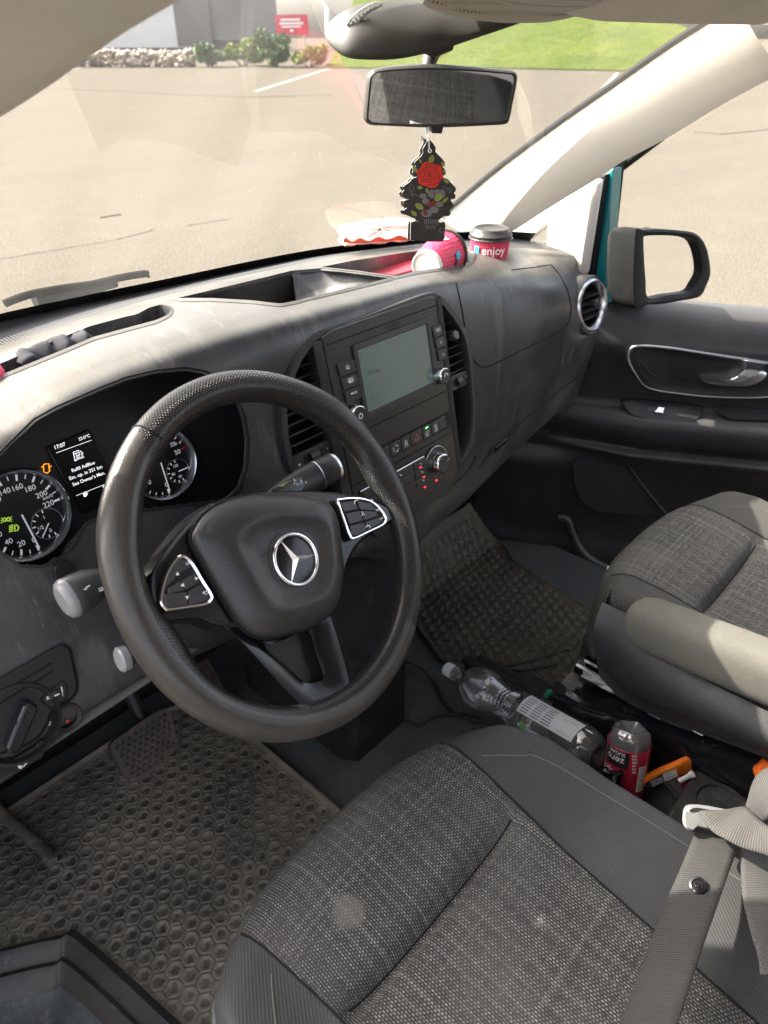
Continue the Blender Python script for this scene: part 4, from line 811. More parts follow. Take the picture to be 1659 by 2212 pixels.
# parking brake release below, small round plug
hb = rounded(J7((-200, 1700), (0, 1570), (380, 1340), (470, 1265), (500, 1280), (495, 1420), (470, 1465), (120, 1690), (-200, 1900)), 8); mb = MB(); mb.slab(dpx(hb, .0025), DF.n, .02); pbk = mb.build('parking_brake_handle', M_gloss, dash, bevel=.002)
ik = Ink(DF, .003); x, y = J7(235, 1530)
for r in (1.0,): ik.line(ellipse(x, y, 6.2, 5.0, 18, -.6), .0011, closed=True); ik.text('P', (x-2, y+3.2), (x+1.6, y+1.2), bold=True); ik.line(ellipse(x, y, 9.6, 8, 10, -.6, -.9, .7), .0011); ik.line(ellipse(x, y, 9.6, 8, 10, -.6, 2.2, 3.9), .0011)
ik.build('parking_brake_symbol', M_white, dash)
pl = DF.uv(*J7(735, 1025)); mb = MB(); mb.lathe(DF.p(*pl, 0), DF.n, [(0, .016), (.0015, .015), (.0005, .011), (-.004, .010), (-.004, .0001)], 28); mb.build('socket_plug', M_black, dash, smooth=50)
mb = MB(); mb.lathe(DF.px(*J7(750, 1065), .002), DF.n, [(0, .0018), (.0006, .0001)], 10); mb.build('socket_mark', M_redprint, dash)
# knee panel lower lip
# ================================================================== STEERING WHEEL
wa, wb = math.radians(35.06), math.radians(6.4); wc = np.array([-.363, .492, 1.351]); wn_ = np.array([math.sin(wb)*math.cos(wa), -math.cos(wa)*math.cos(wb), math.sin(wa)])
u_ = np.cross([0, 0, 1], wn_); PW = Frame(wc, u_, np.cross(wn_, u_))
wheel = thing('steering_wheel', PW.P, 'black perforated-leather steering wheel with chrome star emblem and button pads on its spokes', 'steering wheel')
def dots(m, scale):                            # perforated leather: regular pinholes from the UV map
    nt = m.node_tree; N, L = nt.nodes, nt.links; b = N['Principled BSDF']; tc = N.new('ShaderNodeUVMap'); v = N.new('ShaderNodeTexVoronoi'); v.inputs['Scale'].default_value = 1; v.inputs['Randomness'].default_value = 0
    mp = N.new('ShaderNodeMapping'); mp.inputs['Scale'].default_value = scale; mp.inputs['Rotation'].default_value = (0, 0, math.radians(45)); L.new(tc.outputs[0], mp.inputs[0]); L.new(mp.outputs[0], v.inputs['Vector'])
    r = N.new('ShaderNodeMapRange'); r.inputs['From Min'].default_value = .16; r.inputs['From Max'].default_value = .34; L.new(v.outputs['Distance'], r.inputs[0])
    x = N.new('ShaderNodeMix'); x.data_type = 'RGBA'; x.inputs[6].default_value = (.006, .006, .006, 1); x.inputs[7].default_value = b.inputs['Base Color'].default_value; L.new(r.outputs[0], x.inputs[0]); L.new(x.outputs[2], b.inputs['Base Color'])
    bp = N.new('ShaderNodeBump'); bp.inputs['Distance'].default_value = .0012; bp.inputs['Strength'].default_value = .9; L.new(r.outputs[0], bp.inputs['Height']); L.new(bp.outputs[0], b.inputs['Normal']); return m
M_lea = mat('smooth_leather', (.044, .040, .036), .28, bump=('leather', 600, .2), spots=[(9, .45, .75, (.085, .077, .069), .6), (40, .6, .8, (.12, .11, .10), .4)])
M_perf = dots(mat('perforated_leather', (.022, .0205, .019), .28), (370, 370, 1))
Rm = .1775; NT, NP = 200, 28; rim = MB(); rows = []; uv = []; mi = []
for i in range(NT):
    t = 2*math.pi*i/NT; dg = math.degrees(t) % 360
    def near(c, w): d = abs((dg-c+180) % 360-180); return math.exp(-(d/w)**2)
    rr = .0163+.0022*near(35, 14)+.0022*near(148, 14); wide = .010*near(2, 13)+.010*near(183, 13); R_ = []; U = []
    for j in range(NP):
        p_ = 2*math.pi*j/NP; c_, s_ = math.cos(p_), math.sin(p_); rad_ = rr*1.06*c_; 
        if c_ < 0: rad_ -= wide*(-c_)**2
        R_.append(PW.p((Rm+rad_)*math.cos(t), (Rm+rad_)*math.sin(t), rr*.98*s_)); U.append((t*.1775, p_*.0163))
    rows.append(R_); uv.append(U)
uvf = np.array(uv)
def rim_m(i, j):
    dg = (360.0*i/NT) % 360; ph = (360.0*(j+.5)/NP); ph = ph-360 if ph > 180 else ph
    if 33 < dg < 115: return 1
    lim = 118 if (110 <= dg <= 300) else 55
    e_ = min(1, max(.0, .35+(dg-115)/12)) if 110 <= dg < 200 else min(1, max(0, (36-dg)/10)) if dg < 90 else 1
    return 0 if -150 < ph < lim*e_ and ph > -150 else 1
V = np.array(rows); F = []; MI = []
for i in range(NT):
    for j in range(NP):
        F.append([i*NP+j, ((i+1) % NT)*NP+j, ((i+1) % NT)*NP+(j+1) % NP, i*NP+(j+1) % NP]); MI.append(rim_m(i, j))
me = bpy.data.meshes.new('rim'); me.from_pydata([tuple(q) for q in V.reshape(-1, 3)-WPOS[wheel]], [], F); me.materials.append(M_lea); me.materials.append(M_perf); me.polygons.foreach_set('material_index', MI); me.polygons.foreach_set('use_smooth', [True]*len(F))
ul = me.uv_layers.new(name='UVMap'); k = 0
for i in range(NT):
    for j in range(NP):
        for a, b in ((i, j), (i+1, j), (i+1, j+1), (i, j+1)): ul.data[k].uv = (a*2*math.pi/NT*Rm, b*2*math.pi/NP*.0163); k += 1
ro = bpy.data.objects.new('rim', me); COL.objects.link(ro); ro.parent = wheel
# stitched seams where smooth and perforated leather meet
for dg in (115, 33):
    t = math.radians(dg); mb = MB(); pts = []
    for p_ in np.linspace(-2.6, 2.0, 30):
        r_ = Rm+.0177*math.cos(p_); t2 = t+(.10*(p_/2.6)**2)*(1 if dg == 137 else -1)*0
        pts.append(PW.p(r_*math.cos(t2), r_*math.sin(t2), .0163*math.sin(p_)))
    mb.tube(pts, .0007, 6); mb.build('leather_seam', M_seam, wheel)
def pw(L, h): return [PW.px(*q, h) for q in L]
M_spk = mat('spoke_gloss', (.006, .006, .007), .22, spots=[(40, .6, .8, (.03, .03, .028), .3)], rvar=.06)
base = WH((322, 1060), (345, 1000), (430, 880), (530, 765), (650, 692), (800, 648), (1000, 630), (1160, 634), (1340, 655), (1455, 690), (1508, 740), (1500, 785), (1440, 812), (1340, 890), (1290, 970), (1268, 1040), (1240, 1180), (1180, 1240), (820, 1300), (650, 1290), (560, 1258), (440, 1268), (350, 1285), (330, 1240), (318, 1150))
mb = MB(); mb.slab(pw(chain(base, 4, True), .004), PW.n, .022, inset=.06); mb.build('spoke_carrier', M_spk, wheel, bevel=.004)
# V-shaped lower spoke: dark pocket between two glossy arms
vo = WH((640, 1270), (760, 1300), (900, 1380), (1080, 1290), (1180, 1230), (1215, 1290), (1260, 1440), (1296, 1590), (1288, 1640), (1180, 1705), (1120, 1715), (1065, 1695), (980, 1620), (880, 1510), (760, 1380))
vi = WH((860, 1385), (960, 1345), (1085, 1325), (1120, 1420), (1160, 1545), (1120, 1572), (1060, 1572), (980, 1500))
vo_ = resample(chain(vo, 3, True), 80, True); vi_ = resample(chain(vi, 3, True), 80, True)
k0 = min(range(80), key=lambda k: np.sum((vi_[k]-vo_[0])**2)); vi_ = np.roll(vi_, -k0, 0)
mb = MB(); mb.grid(np.array([pw(grow(vo_, -1), -.016), pw(vo_, -.002), pw(grow(vo_, -2.5), .002), pw(vo_*.35+vi_*.65, .001), pw(vi_, -.003), pw(grow(vi_, -3), -.016)]), closed_v=True); mb.build('lower_spoke', M_spk, wheel, smooth=40)
mb = MB(); mb.poly(pw(grow(vi_, 2), -.015)); mb.build('lower_spoke_pocket', M_black, wheel, smooth=0)
# airbag cover
ho = WH((530, 860), (548, 800), (605, 728), (705, 672), (850, 644), (1000, 642), (1130, 655), (1205, 700), (1242, 780), (1258, 900), (1268, 1000), (1262, 1085), (1235, 1195), (1180, 1258), (1080, 1308), (950, 1343), (880, 1348), (820, 1328), (760, 1275), (690, 1165), (610, 1030), (552, 920))
ho = resample(chain(ho, 5, True), 96, True); huv = np.array([PW.uv(*q, .016) for q in ho]); ec = PW.uv(*WH(1024, 968), .024)
rows = []
for s_, h in ((1.0, .004), (1.0, .011), (.985, .0145), (.95, .0175), (.88, .0215), (.80, .0250), (.72, .0275), (.66, .0285), (.61, .0278), (.55, .0258), (.48, .0240), (.40, .0232), (.30, .0230), (.15, .0230), (.01, .0230)):
    rows.append([PW.p(*(ec+(a-ec)*s_), h) for a in huv])
M_bag = mat('airbag_cover', (.027, .027, .027), .34, bump=('leather', 650, .3), spots=[(8, .45, .8, (.075, .072, .066), .6), (45, .64, .8, (.14, .135, .125), .4)])
mb = MB(); mb.grid(np.array(rows), closed_v=True); hub = mb.build('airbag_cover', M_bag, wheel, smooth=60)
mb = MB(); mb.tube([PW.p(*a, .0075) for a in (ec+(huv-ec)*1.008)], .0016, 6, closed=True); mb.build('cover_gap', M_seam, wheel)
# emblem: ring and three-pointed star on a round black field
re = .0262; mb = MB(); mb.lathe(PW.p(*ec, .022), PW.n, [(0, re*1.32), (.0016, re*1.24), (.0006, re*1.10)], 48); mb.build('emblem_recess', M_bag, wheel, smooth=60)
mb = MB(); mb.lathe(PW.p(*ec, .0228), PW.n, [(0, re*1.02), (0.0006, re*.8), (0.0006, .0001)], 48); em = mb.build('emblem', M_gloss, wheel, smooth=50)
mb = MB(); mb.tube([PW.p(*(ec+re*np.array([math.cos(t), math.sin(t)])), .0245) for t in np.linspace(0, 2*np.pi, 64, endpoint=False)], .0020, 10, closed=True); mb.build('emblem_ring', M_chrome, em, smooth=60)
star = MB(); sr = math.radians(101.5); tips = [ec+re*.98*np.array([math.cos(sr+k*2.0944), math.sin(sr+k*2.0944)]) for k in range(3)]; vals = [ec+re*.145*np.array([math.cos(sr+1.0472+k*2.0944), math.sin(sr+1.0472+k*2.0944)]) for k in range(3)]
top_ = PW.p(*ec, .0292)
for k in range(3):
    a = PW.p(*tips[k], .0243); l = PW.p(*vals[k], .0236); r = PW.p(*vals[k-1], .0236)
    star.add([top_, r, a, l], [[0, 1, 2], [0, 2, 3]])
star.build('emblem_star', mat('star_bright_metal', (.86, .86, .87), .30, .75), em, smooth=0)
# embossed marks on the cover
ik = Ink(PW, .0262); ik.text('AIRBAG', WH(1060, 1212), WH(1170, 1158)); ik.build('airbag_lettering', mat('embossed_lettering', (.02, .02, .02), .6), hub)
ik = Ink(PW, .0268); ik.line(WH((800, 968), (845, 946)), .0008); ik.line(WH((815, 963), (820, 985)), .0008); ik.line(WH((838, 946), (842, 962), (826, 975)), .0008)
ik.line(WH((1140, 812), (1165, 806)), .0008); ik.line(WH((1160, 806), (1165, 824), (1148, 832)), .0008); ik.build('horn_symbol', mat('embossed_horn', (.018, .018, .018), .6), hub)
# button pads
def pad(outline, splits, h=.0105):
    o_ = chain(WH(*outline), 5, True); mb = MB(); mb.slab(pw(o_, h), PW.n, .008); pd = mb.build('button_pad', M_pit, wheel)
    mb = MB(); mb.tube(pw(o_, h+.0004), .0017, 8, closed=True); mb.build('pad_ring', M_chrome, pd)
    for sp_ in splits: mb = MB(); mb.slab(pw(rounded(WH(*sp_), 2.5), h+.0022), PW.n, .003); mb.build('button', M_btn, pd, bevel=.0009)
    return pd
lp = pad([(364, 1175), (372, 1110), (392, 1045), (425, 985), (455, 956), (480, 955), (515, 992), (560, 1068), (606, 1142), (604, 1168), (580, 1186), (490, 1202), (400, 1213), (378, 1203)],
 [((425, 995), (458, 965), (480, 967), (512, 1005), (430, 1050), (420, 1020)), ((384, 1105), (402, 1045), (418, 1005), (432, 1058), (395, 1095)), ((396, 1110), (462, 1075), (477, 1120), (400, 1140)), ((468, 1072), (530, 1035), (552, 1082), (480, 1118)), ((378, 1140), (490, 1128), (495, 1195), (400, 1204), (382, 1190)), ((497, 1125), (558, 1090), (595, 1148), (590, 1170), (502, 1193))])
ik = Ink(PW, .0132); tri_ = lambda x, y, dx, dy: ik.fill(WH((x+dx*11, y+dy*11), (x-dx*7-dy*9, y-dy*7+dx*9), (x-dx*7+dy*9, y-dy*7-dx*9)))
ik.text('OK', WH(455, 1010), WH(480, 996), bold=True); tri_(410, 1050, -.1, -1); tri_(435, 1105, -1, .3); tri_(503, 1072, 1, -.1); tri_(457, 1165, .1, 1); ik.line(WH((545, 1150), (560, 1142), (556, 1132), (538, 1140)), .0008); ik.fill(WH((530, 1144), (541, 1132), (543, 1148))); ik.build('button_symbols', M_white, lp)
rp_ = pad([(1232, 690), (1245, 672), (1330, 668), (1400, 688), (1448, 735), (1466, 775), (1445, 800), (1380, 832), (1310, 864), (1290, 852), (1262, 780)],
 [((1246, 690), (1318, 678), (1332, 722), (1268, 735), (1255, 720)), ((1325, 677), (1395, 695), (1425, 728), (1340, 722)), ((1272, 742), (1340, 728), (1356, 780), (1290, 795)), ((1345, 727), (1420, 732), (1430, 755), (1362, 778)), ((1292, 802), (1362, 786), (1375, 828), (1312, 856), (1297, 845)), ((1367, 784), (1440, 760), (1455, 782), (1380, 825))])
ik = Ink(PW, .0132); ik.line(WH((1276, 710), (1276, 697), (1290, 686), (1294, 690)), .0013); ik.line(WH((1353, 690), (1369, 690)), .0009); ik.line(WH((1361, 682), (1361, 698)), .0009); ik.line(WH((1402, 782), (1417, 774)), .0010)
ik.line(WH((1310, 745), (1318, 755), (1312, 766)), .001); ik.line(WH((1320, 752), (1326, 764)), .0008); ik.line(WH((1380, 732), (1384, 742), (1394, 726), (1396, 742), (1388, 738)), .0009); ik.line(WH((1332, 822), (1340, 812), (1352, 815), (1354, 824)), .0012); ik.build('button_symbols', M_white, rp_)
# ================================================================== STEERING COLUMN AND STALKS
ax = -PW.n; col_ = thing('steering_column', PW.p(0, 0, -.1), 'black steering column shroud with selector and wiper stalks behind the wheel', 'steering column')
mb = MB(); rows = []
for d, rx, ry in ((.022, .050, .045), (.04, .062, .055), (.08, .068, .062), (.14, .075, .07), (.22, .08, .08), (.30, .085, .09)):
    rows.append([PW.p(rx*math.copysign(abs(math.cos(t))**.7, math.cos(t)), ry*math.copysign(abs(math.sin(t))**.7, math.sin(t))-.01, -d) for t in np.linspace(0, 2*np.pi, 40, endpoint=False)])
mb.grid(np.array(rows), closed_v=True); mb.build('column_shroud', M_black, col_, smooth=60)
M_stalk = mat('stalk_grey', (.035, .035, .036), .4, spots=[(20, .5, .8, (.1, .098, .09), .4)])
def stalk(p0, p1, r0, r1, name, flat=.62, steps=None, m=M_stalk):
    p0, p1 = np.asarray(p0), np.asarray(p1); d = p1-p0; L_ = np.linalg.norm(d); d = d/L_; e1 = nrm(np.cross(d, PW.n)); e2 = PW.n; rows = []
    for t, k in (steps or ((0, .55), (.15, .7), (.45, .95), (.7, 1.0), (.97, .98), (1, .9))):
        r = r0+(r1-r0)*t; rows.append([p0+d*L_*t+e1*r*k*math.cos(a)+e2*r*k*flat*math.sin(a) for a in np.linspace(0, 2*np.pi, 28, endpoint=False)])
    mb = MB(); mb.grid(np.array(rows), closed_v=True); mb.poly(rows[-1]); mb.poly(rows[0][::-1]); return mb.build(name, m, col_, smooth=50), d, e1
hS = -.045
g0, g1_ = PW.px(*WH(880, 690), hS), PW.px(*WH(1212, 512), hS); gs, gd, ge = stalk(g0, g1_, .018, .0185, 'selector_stalk', .6)
Lg = np.linalg.norm(g1_-g0); pr = lambda t, r, h: [g0+gd*Lg*t+ge*r*math.cos(a)+PW.n*r*.6*math.sin(a) for a in np.linspace(0, 2*np.pi, 28, endpoint=False)]
mb = MB(); mb.tube(pr(.74, .0185, 0), .0007, 6, closed=True); mb.build('stalk_ring', M_silver, gs)
mb = MB(); mb.grid(np.array([pr(.985, .0178, 0), pr(1.0, .0178, 0), pr(1.035, .0165, 0), pr(1.045, .012, 0)]), closed_v=True); mb.poly(pr(1.045, .012, 0)); mb.build('park_button', M_silver, gs, smooth=40)
GP = Frame(g0, gd, -ge if (-ge)@PW.v > 0 else ge); sgn = 1 if GP.n@PW.n > 0 else -1
ik = Ink(GP, sgn*.0118); mbp = MB(); mbp.slab([GP.px(*q, sgn*.0112) for q in WH((905, 625), (1000, 580), (1050, 560), (1070, 600), (1050, 630), (930, 640))], PW.n, .002); mbp.build('legend_plate', M_gloss, gs)
ik.text('R', WH(990, 602), WH(1000, 597), bold=True); ik.text('N', WH(1003, 620), WH(1014, 615), bold=True); ik.text('P', WH(1024, 612), WH(1034, 607), bold=True); ik.fill(WH((1038, 602), (1047, 594), (1048, 606))); ik.fill(WH((982, 612), (988, 602), (993, 610)))
ik.fill(WH((910, 618), (975, 590), (940, 612), (938, 620), (915, 622)), 1); ik.build('selector_markings', [M_white, mat('olive_print', (.38, .42, .08), .6)], gs)
s0, s1 = PW.px(*J1(900, 1470), hS), PW.px(*J1(560, 1650), hS); ws, wd_, we_ = stalk(s0, s1, .017, .0195, 'wiper_stalk', .75)
Ls = np.linalg.norm(s1-s0); pr2 = lambda t, r: [s0+wd_*Ls*t+we_*r*math.cos(a)+PW.n*r*.75*math.sin(a) for a in np.linspace(0, 2*np.pi, 28, endpoint=False)]
mb = MB(); mb.grid(np.array([pr2(.93, .0190), pr2(1.0, .0192), pr2(1.10, .017), pr2(1.14, .013)]), closed_v=True); mb.poly(pr2(1.14, .013)); M_wtip = mat('stalk_tip', (.22, .22, .22), .25, coat=.3); mb.build('washer_button', M_wtip, ws, smooth=40)
ik = Ink(Frame(s1, PW.u, PW.v), .0165)
ik.line(J1((762, 1590), (790, 1575), (795, 1598), (770, 1608)), .0009, closed=True); ik.line(J1((772, 1608), (800, 1585)), .0008); ik.line(J1((655, 1580), (690, 1560)), .0011); ik.line(J1((640, 1592), (665, 1590)), .0011); ik.build('wiper_symbols', M_white, ws)
r0, r1 = PW.px(*J6(0, 0) if False else WH(240, 1430), -.05), PW.px(*WH(160, 1462), -.05); cs, cd_, ce_ = stalk(r0, r1, .0105, .0118, 'cruise_stalk', .85)
mb = MB(); Lc = np.linalg.norm(r1-r0); pr3 = lambda t, r: [r0+cd_*Lc*t+ce_*r*math.cos(a)+PW.n*r*.85*math.sin(a) for a in np.linspace(0, 2*np.pi, 24, endpoint=False)]
mb.grid(np.array([pr3(.6, .0119), pr3(1.0, .0122), pr3(1.10, .0105), pr3(1.11, .007)]), closed_v=True); mb.poly(pr3(1.11, .007)); mb.build('cruise_button', M_wtip, cs, smooth=40)
# ================================================================== SEATS
def weave(name, base, fleck, ox=0, oy=0, dust=0.0):       # dark plaid woven from pale dashed threads
    m = mat(name, base, .92, spec=.15); nt = m.node_tree; N, L = nt.nodes, nt.links; b = N['Principled BSDF']; tc = N.new('ShaderNodeTexCoord'); sx = N.new('ShaderNodeSeparateXYZ'); L.new(tc.outputs['UV'], sx.inputs[0])
    def mth(op, a, b_=None, c=None):
        n = N.new('ShaderNodeMath'); n.operation = op
        for i, v in enumerate((a, b_, c)):
            if v is None: continue
            if isinstance(v, (int, float)): n.inputs[i].default_value = v
            else: L.new(v, n.inputs[i])
        return n.outputs[0]
    def thread(co, f): return mth('SINE', mth('MULTIPLY', co, 2*math.pi*f))
    X, Y = sx.outputs[0], sx.outputs[1]
    def bands(co, f, seed):                     # irregular stripes across one direction
        n = N.new('ShaderNodeTexNoise'); n.noise_dimensions = '1D'; n.inputs['Scale'].default_value = f; n.inputs['Detail'].default_value = 3; n.inputs['Roughness'].default_value = .8; L.new(mth('ADD', co, seed), n.inputs['W']); return n.outputs[0]
    P = .0031                                   # thread pitch
    lx = mth('GREATER_THAN', thread(X, 1/P), .0)
    PY = P*1.45; ci_ = mth('FLOOR', mth('DIVIDE', X, P)); Yo = mth('ADD', Y, mth('MULTIPLY', mth('FRACT', mth('MULTIPLY', ci_, .5)), PY)); ri_ = mth('FLOOR', mth('DIVIDE', Yo, PY)); ly = mth('GREATER_THAN', thread(Yo, 1/PY), -.45)
    cb_ = N.new('ShaderNodeCombineXYZ'); L.new(ci_, cb_.inputs[0]); L.new(ri_, cb_.inputs[1]); wn_ = N.new('ShaderNodeTexWhiteNoise'); wn_.noise_dimensions = '2D'; L.new(cb_.outputs[0], wn_.inputs['Vector']); rnd = mth('MULTIPLY_ADD', wn_.outputs['Value'], .9, .42)
    bx = mth('SMOOTH_MIN', mth('MULTIPLY', mth('MAXIMUM', mth('SUBTRACT', bands(X, 125, 3.1), .42), 0), 5), 1, .1); by = mth('SMOOTH_MIN', mth('MULTIPLY', mth('MAXIMUM', mth('SUBTRACT', bands(Y, 105, 8.7), .40), 0), 5), 1, .1)
    dash = mth('MULTIPLY', mth('MULTIPLY', mth('MULTIPLY', lx, ly), rnd), mth('ADD', .30, mth('ADD', mth('MULTIPLY', bx, .34), mth('MULTIPLY', by, .34))))
    vx = bands(X, 130, 1.7); hx = mth('GREATER_THAN', vx, .60); vy = bands(Y, 120, 5.2); hy = mth('GREATER_THAN', vy, .61)
    lines_ = mth('MAXIMUM', mth('MULTIPLY', mth('MULTIPLY', hx, ly), .8), mth('MULTIPLY', mth('MULTIPLY', hy, lx), .8))
    f = mth('MINIMUM', mth('ADD', mth('MULTIPLY', dash, .54), mth('MULTIPLY', lines_, .20)), 1)
    mx = N.new('ShaderNodeMix'); mx.data_type = 'RGBA'; L.new(f, mx.inputs[0]); mx.inputs[6].default_value = (*base, 1); mx.inputs[7].default_value = (*fleck, 1)
    no = N.new('ShaderNodeTexNoise'); no.inputs['Scale'].default_value = 6; no.inputs['Detail'].default_value = 6; L.new(tc.outputs['UV'], no.inputs['Vector']); mr = N.new('ShaderNodeMapRange'); mr.inputs['From Min'].default_value = .48; mr.inputs['From Max'].default_value = .75; mr.inputs['To Max'].default_value = .35+dust; L.new(no.outputs[0], mr.inputs[0])
    m2 = N.new('ShaderNodeMix'); m2.data_type = 'RGBA'; L.new(mr.outputs[0], m2.inputs[0]); L.new(mx.outputs[2], m2.inputs[6]); m2.inputs[7].default_value = (.13, .125, .115, 1); L.new(m2.outputs[2], b.inputs['Base Color'])
    # a round dried stain
    if dust == 0:
        di = N.new('ShaderNodeVectorMath'); di.operation = 'DISTANCE'; n2 = N.new('ShaderNodeTexNoise'); n2.inputs['Scale'].default_value = 30; L.new(tc.outputs['UV'], n2.inputs['Vector']); L.new(tc.outputs['UV'], di.inputs[0]); di.inputs[1].default_value = (ox, oy, 0)
        dd = mth('ADD', di.outputs['Value'], mth('MULTIPLY', n2.outputs[0], .02)); r = N.new('ShaderNodeMapRange'); r.inputs['From Min'].default_value = .031; r.inputs['From Max'].default_value = .025; r.inputs['To Max'].default_value = .55; L.new(dd, r.inputs[0])
        m3 = N.new('ShaderNodeMix'); m3.data_type = 'RGBA'; L.new(r.outputs[0], m3.inputs[0]); L.new(m2.outputs[2], m3.inputs[6]); m3.inputs[7].default_value = (.155, .146, .13, 1); L.new(m3.outputs[2], b.inputs['Base Color'])
    bp = N.new('ShaderNodeBump'); bp.inputs['Distance'].default_value = .0008; bp.inputs['Strength'].default_value = .6; L.new(mth('MULTIPLY', lx, ly), bp.inputs['Height']); L.new(bp.outputs[0], b.inputs['Normal']); return m
def twill(name, col, sp=None, ang=35, pitch=.0034, k=.14):
    m = mat(name, col, .93, spec=.15, spots=sp or [(6, .45, .8, tuple(c*1.7 for c in col), .6)]); nt = m.node_tree; N, L = nt.nodes, nt.links; b = N['Principled BSDF']; tc = N.new('ShaderNodeTexCoord'); mp = N.new('ShaderNodeMapping'); mp.inputs['Rotation'].default_value = (0, 0, math.radians(ang)); L.new(tc.outputs['Object'], mp.inputs[0])
    w = N.new('ShaderNodeTexWave'); w.inputs['Scale'].default_value = .314/pitch; w.inputs['Distortion'].default_value = .4; w.inputs['Detail Scale'].default_value = 8; L.new(mp.outputs[0], w.inputs['Vector'])
    src = b.inputs['Base Color'].links[0].from_socket; mx = N.new('ShaderNodeMix'); mx.data_type = 'RGBA'; mx.blend_type = 'MULTIPLY'; mr = N.new('ShaderNodeMapRange'); mr.inputs['To Min'].default_value = 1-k; mr.inputs['To Max'].default_value = 1.2; L.new(w.outputs['Fac'], mr.inputs[0]); mx.inputs[0].default_value = 1; L.new(src, mx.inputs[6]); L.new(mr.outputs[0], mx.inputs[7]); L.new(mx.outputs[2], b.inputs['Base Color'])
    bp = N.new('ShaderNodeBump'); bp.inputs['Distance'].default_value = .0006; bp.inputs['Strength'].default_value = .4; L.new(w.outputs['Fac'], bp.inputs['Height']); L.new(bp.outputs[0], b.inputs['Normal']); return m
M_plaid = weave('plaid_seat_cloth', (.034, .033, .033), (.37, .36, .34), -.462, .203)
M_plaid3 = weave('backrest_plaid_cloth', (.026, .026, .026), (.24, .235, .22), 0, 0, .05)
M_plaid2 = weave('dusty_plaid_cloth', (.045, .043, .041), (.40, .385, .355), 0, 0, .22)
M_twill = twill('ribbed_bolster_cloth', (.050, .050, .051))
M_twill2 = twill('ribbed_bolster_cloth_faded', (.062, .060, .056), k=.12)
M_arm = mat('worn_armrest_cloth', (.135, .130, .115), .95, spec=.1, bump=('noise', 900, .5), spots=[(9, .42, .7, (.095, .092, .083), .7), (300, .5, .7, (.18, .173, .155), .4)])
M_stitch = mat('pale_stitching', (.13, .127, .12), .9)
def cushion(t, xc, yf, z0, pbf, pbr, hwf, hwr, yb, plaid, tw, crease, drop=.13):
    """seat cushion: plaid middle, raised ribbed bolsters, rolled front edge"""
    prof = [(.000, -.150), (-.002, -.100), (-.006, -.062), (-.014, -.036), (-.028, -.016), (-.046, -.005), (-.068, 0)]
    ys = [(yf+a, b) for a, b in prof]; yy = yf-.068
    while yy > yb:
        yy -= .007; ys.append((yy, 0))
    ys = np.array(ys); n = len(ys)
    def pt(s, k, side):                         # s in 0..1 across the plaid (side 0) or out over a bolster
        y, dz = ys[k]; tt = np.clip((yf-y)/(yf-yb), 0, 1); pb = pbf+(pbr-pbf)*tt; hw = hwf+(hwr-hwf)*tt**.8; fr = max(0, 1-(yf-y)/.16)
        zc = z0-.05*tt+.010*math.sin(math.pi*min(1, tt*2.2))
        if side == 0:
            x = -pb+2*pb*s; h = -.010*(1-(x/pb)**2)*min(1, tt*4); cr = -.020*math.exp(-((y-crease)/.008)**2)-.008*math.exp(-((y-crease)/.035)**2); h += cr*(1-abs(x/pb)**6)
        else:
            q = s; x = side*(pb+(hw-pb)*math.sin(q*math.pi/2)**.9 if q < 1 else hw); b = .034*min(1, .35+tt*2.2)*math.sin(min(1, q*1.25)*math.pi/2)**1.3
            h = b-(drop*max(0, (q-.55)/.45)**2.6)
        yr = y-(abs(x)/hwf)**3.2*.075*fr**.6 if fr > 0 else y
        return (xc+x, yr, zc+dz+h*(1 if dz == 0 else max(0, 1+dz/.15)))
    S_ = np.linspace(0, 1, 45); P = np.array([[pt(s, k, 0) for k in range(n)] for s in S_]); arc = np.r_[0, np.cumsum(np.linalg.norm(np.diff(P[22], axis=0), axis=1))]
    UVs = np.array([[(P[i, k, 0], yf-arc[k]) for k in range(n)] for i in range(len(S_))])
    mb = MB(); mb.grid(P, uv=UVs, flip=True); mb.build('cushion_centre', plaid, t, smooth=80)
    kc_ = int(np.argmin(np.abs(ys[:, 0]-crease))); mb = MB(); mb.tube(P[2:-2, kc_]+np.array([0, 0, -.0012]), .0022, 6); mb.build('crease_seam', M_seam, t)
    for sd_ in (-1, 1):
        Q = np.array([[pt(s, k, sd_) for k in range(n)] for s in np.linspace(0, 1, 30)]); e = Q[-1].copy(); e[:, 2] -= drop*.38; Q = np.concatenate([Q, [e]])
        mb = MB(); mb.grid(Q, flip=(sd_ > 0)); bo = mb.build('bolster', tw, t, smooth=80)
        mb = MB(); mb.tube(Q[0][4:]+np.array([0, 0, -.0005]), .0017, 6); mb.build('bolster_seam', M_seam, bo)
        k1 = 12; sm = np.array([pt(.04+.46*(1-math.exp(-max(0, k-9)/9)), k, sd_) for k in range(10, n)])+np.array([0, 0, .0006]); mb = MB(); mb.tube(sm, .0006, 5); mb.build('stitch_line', M_stitch, bo)
    kk = np.argmin(((proj(P)-np.array([748, 1958]))**2).sum(-1)); print('STAIN', UVs.reshape(-1, 2)[kk])
    return pt
dseat = thing('driver_seat', (-.38, .1, .6), 'driver seat in dark grey plaid cloth with round pale stain in the foreground', 'car seat')
dpt = cushion(dseat, -.385, .437, 1.012, .172, .128, .232, .30, -.12, M_plaid, M_twill, .247)
mb = MB(); mb.box((-.385, .12, .86), .225, .24, .06); mb.build('seat_pan', M_black, dseat, bevel=.02)
mb = MB(); mb.slab([(-.625, .36, .93), (-.60, .40, .90), (-.585, .40, .80), (-.585, -.2, .78), (-.64, -.2, .95)], (-1, 0, .2), .02); mb.build('seat_side_cover', mat('grey_seat_side', (.16, .16, .165), .45), dseat, bevel=.008)
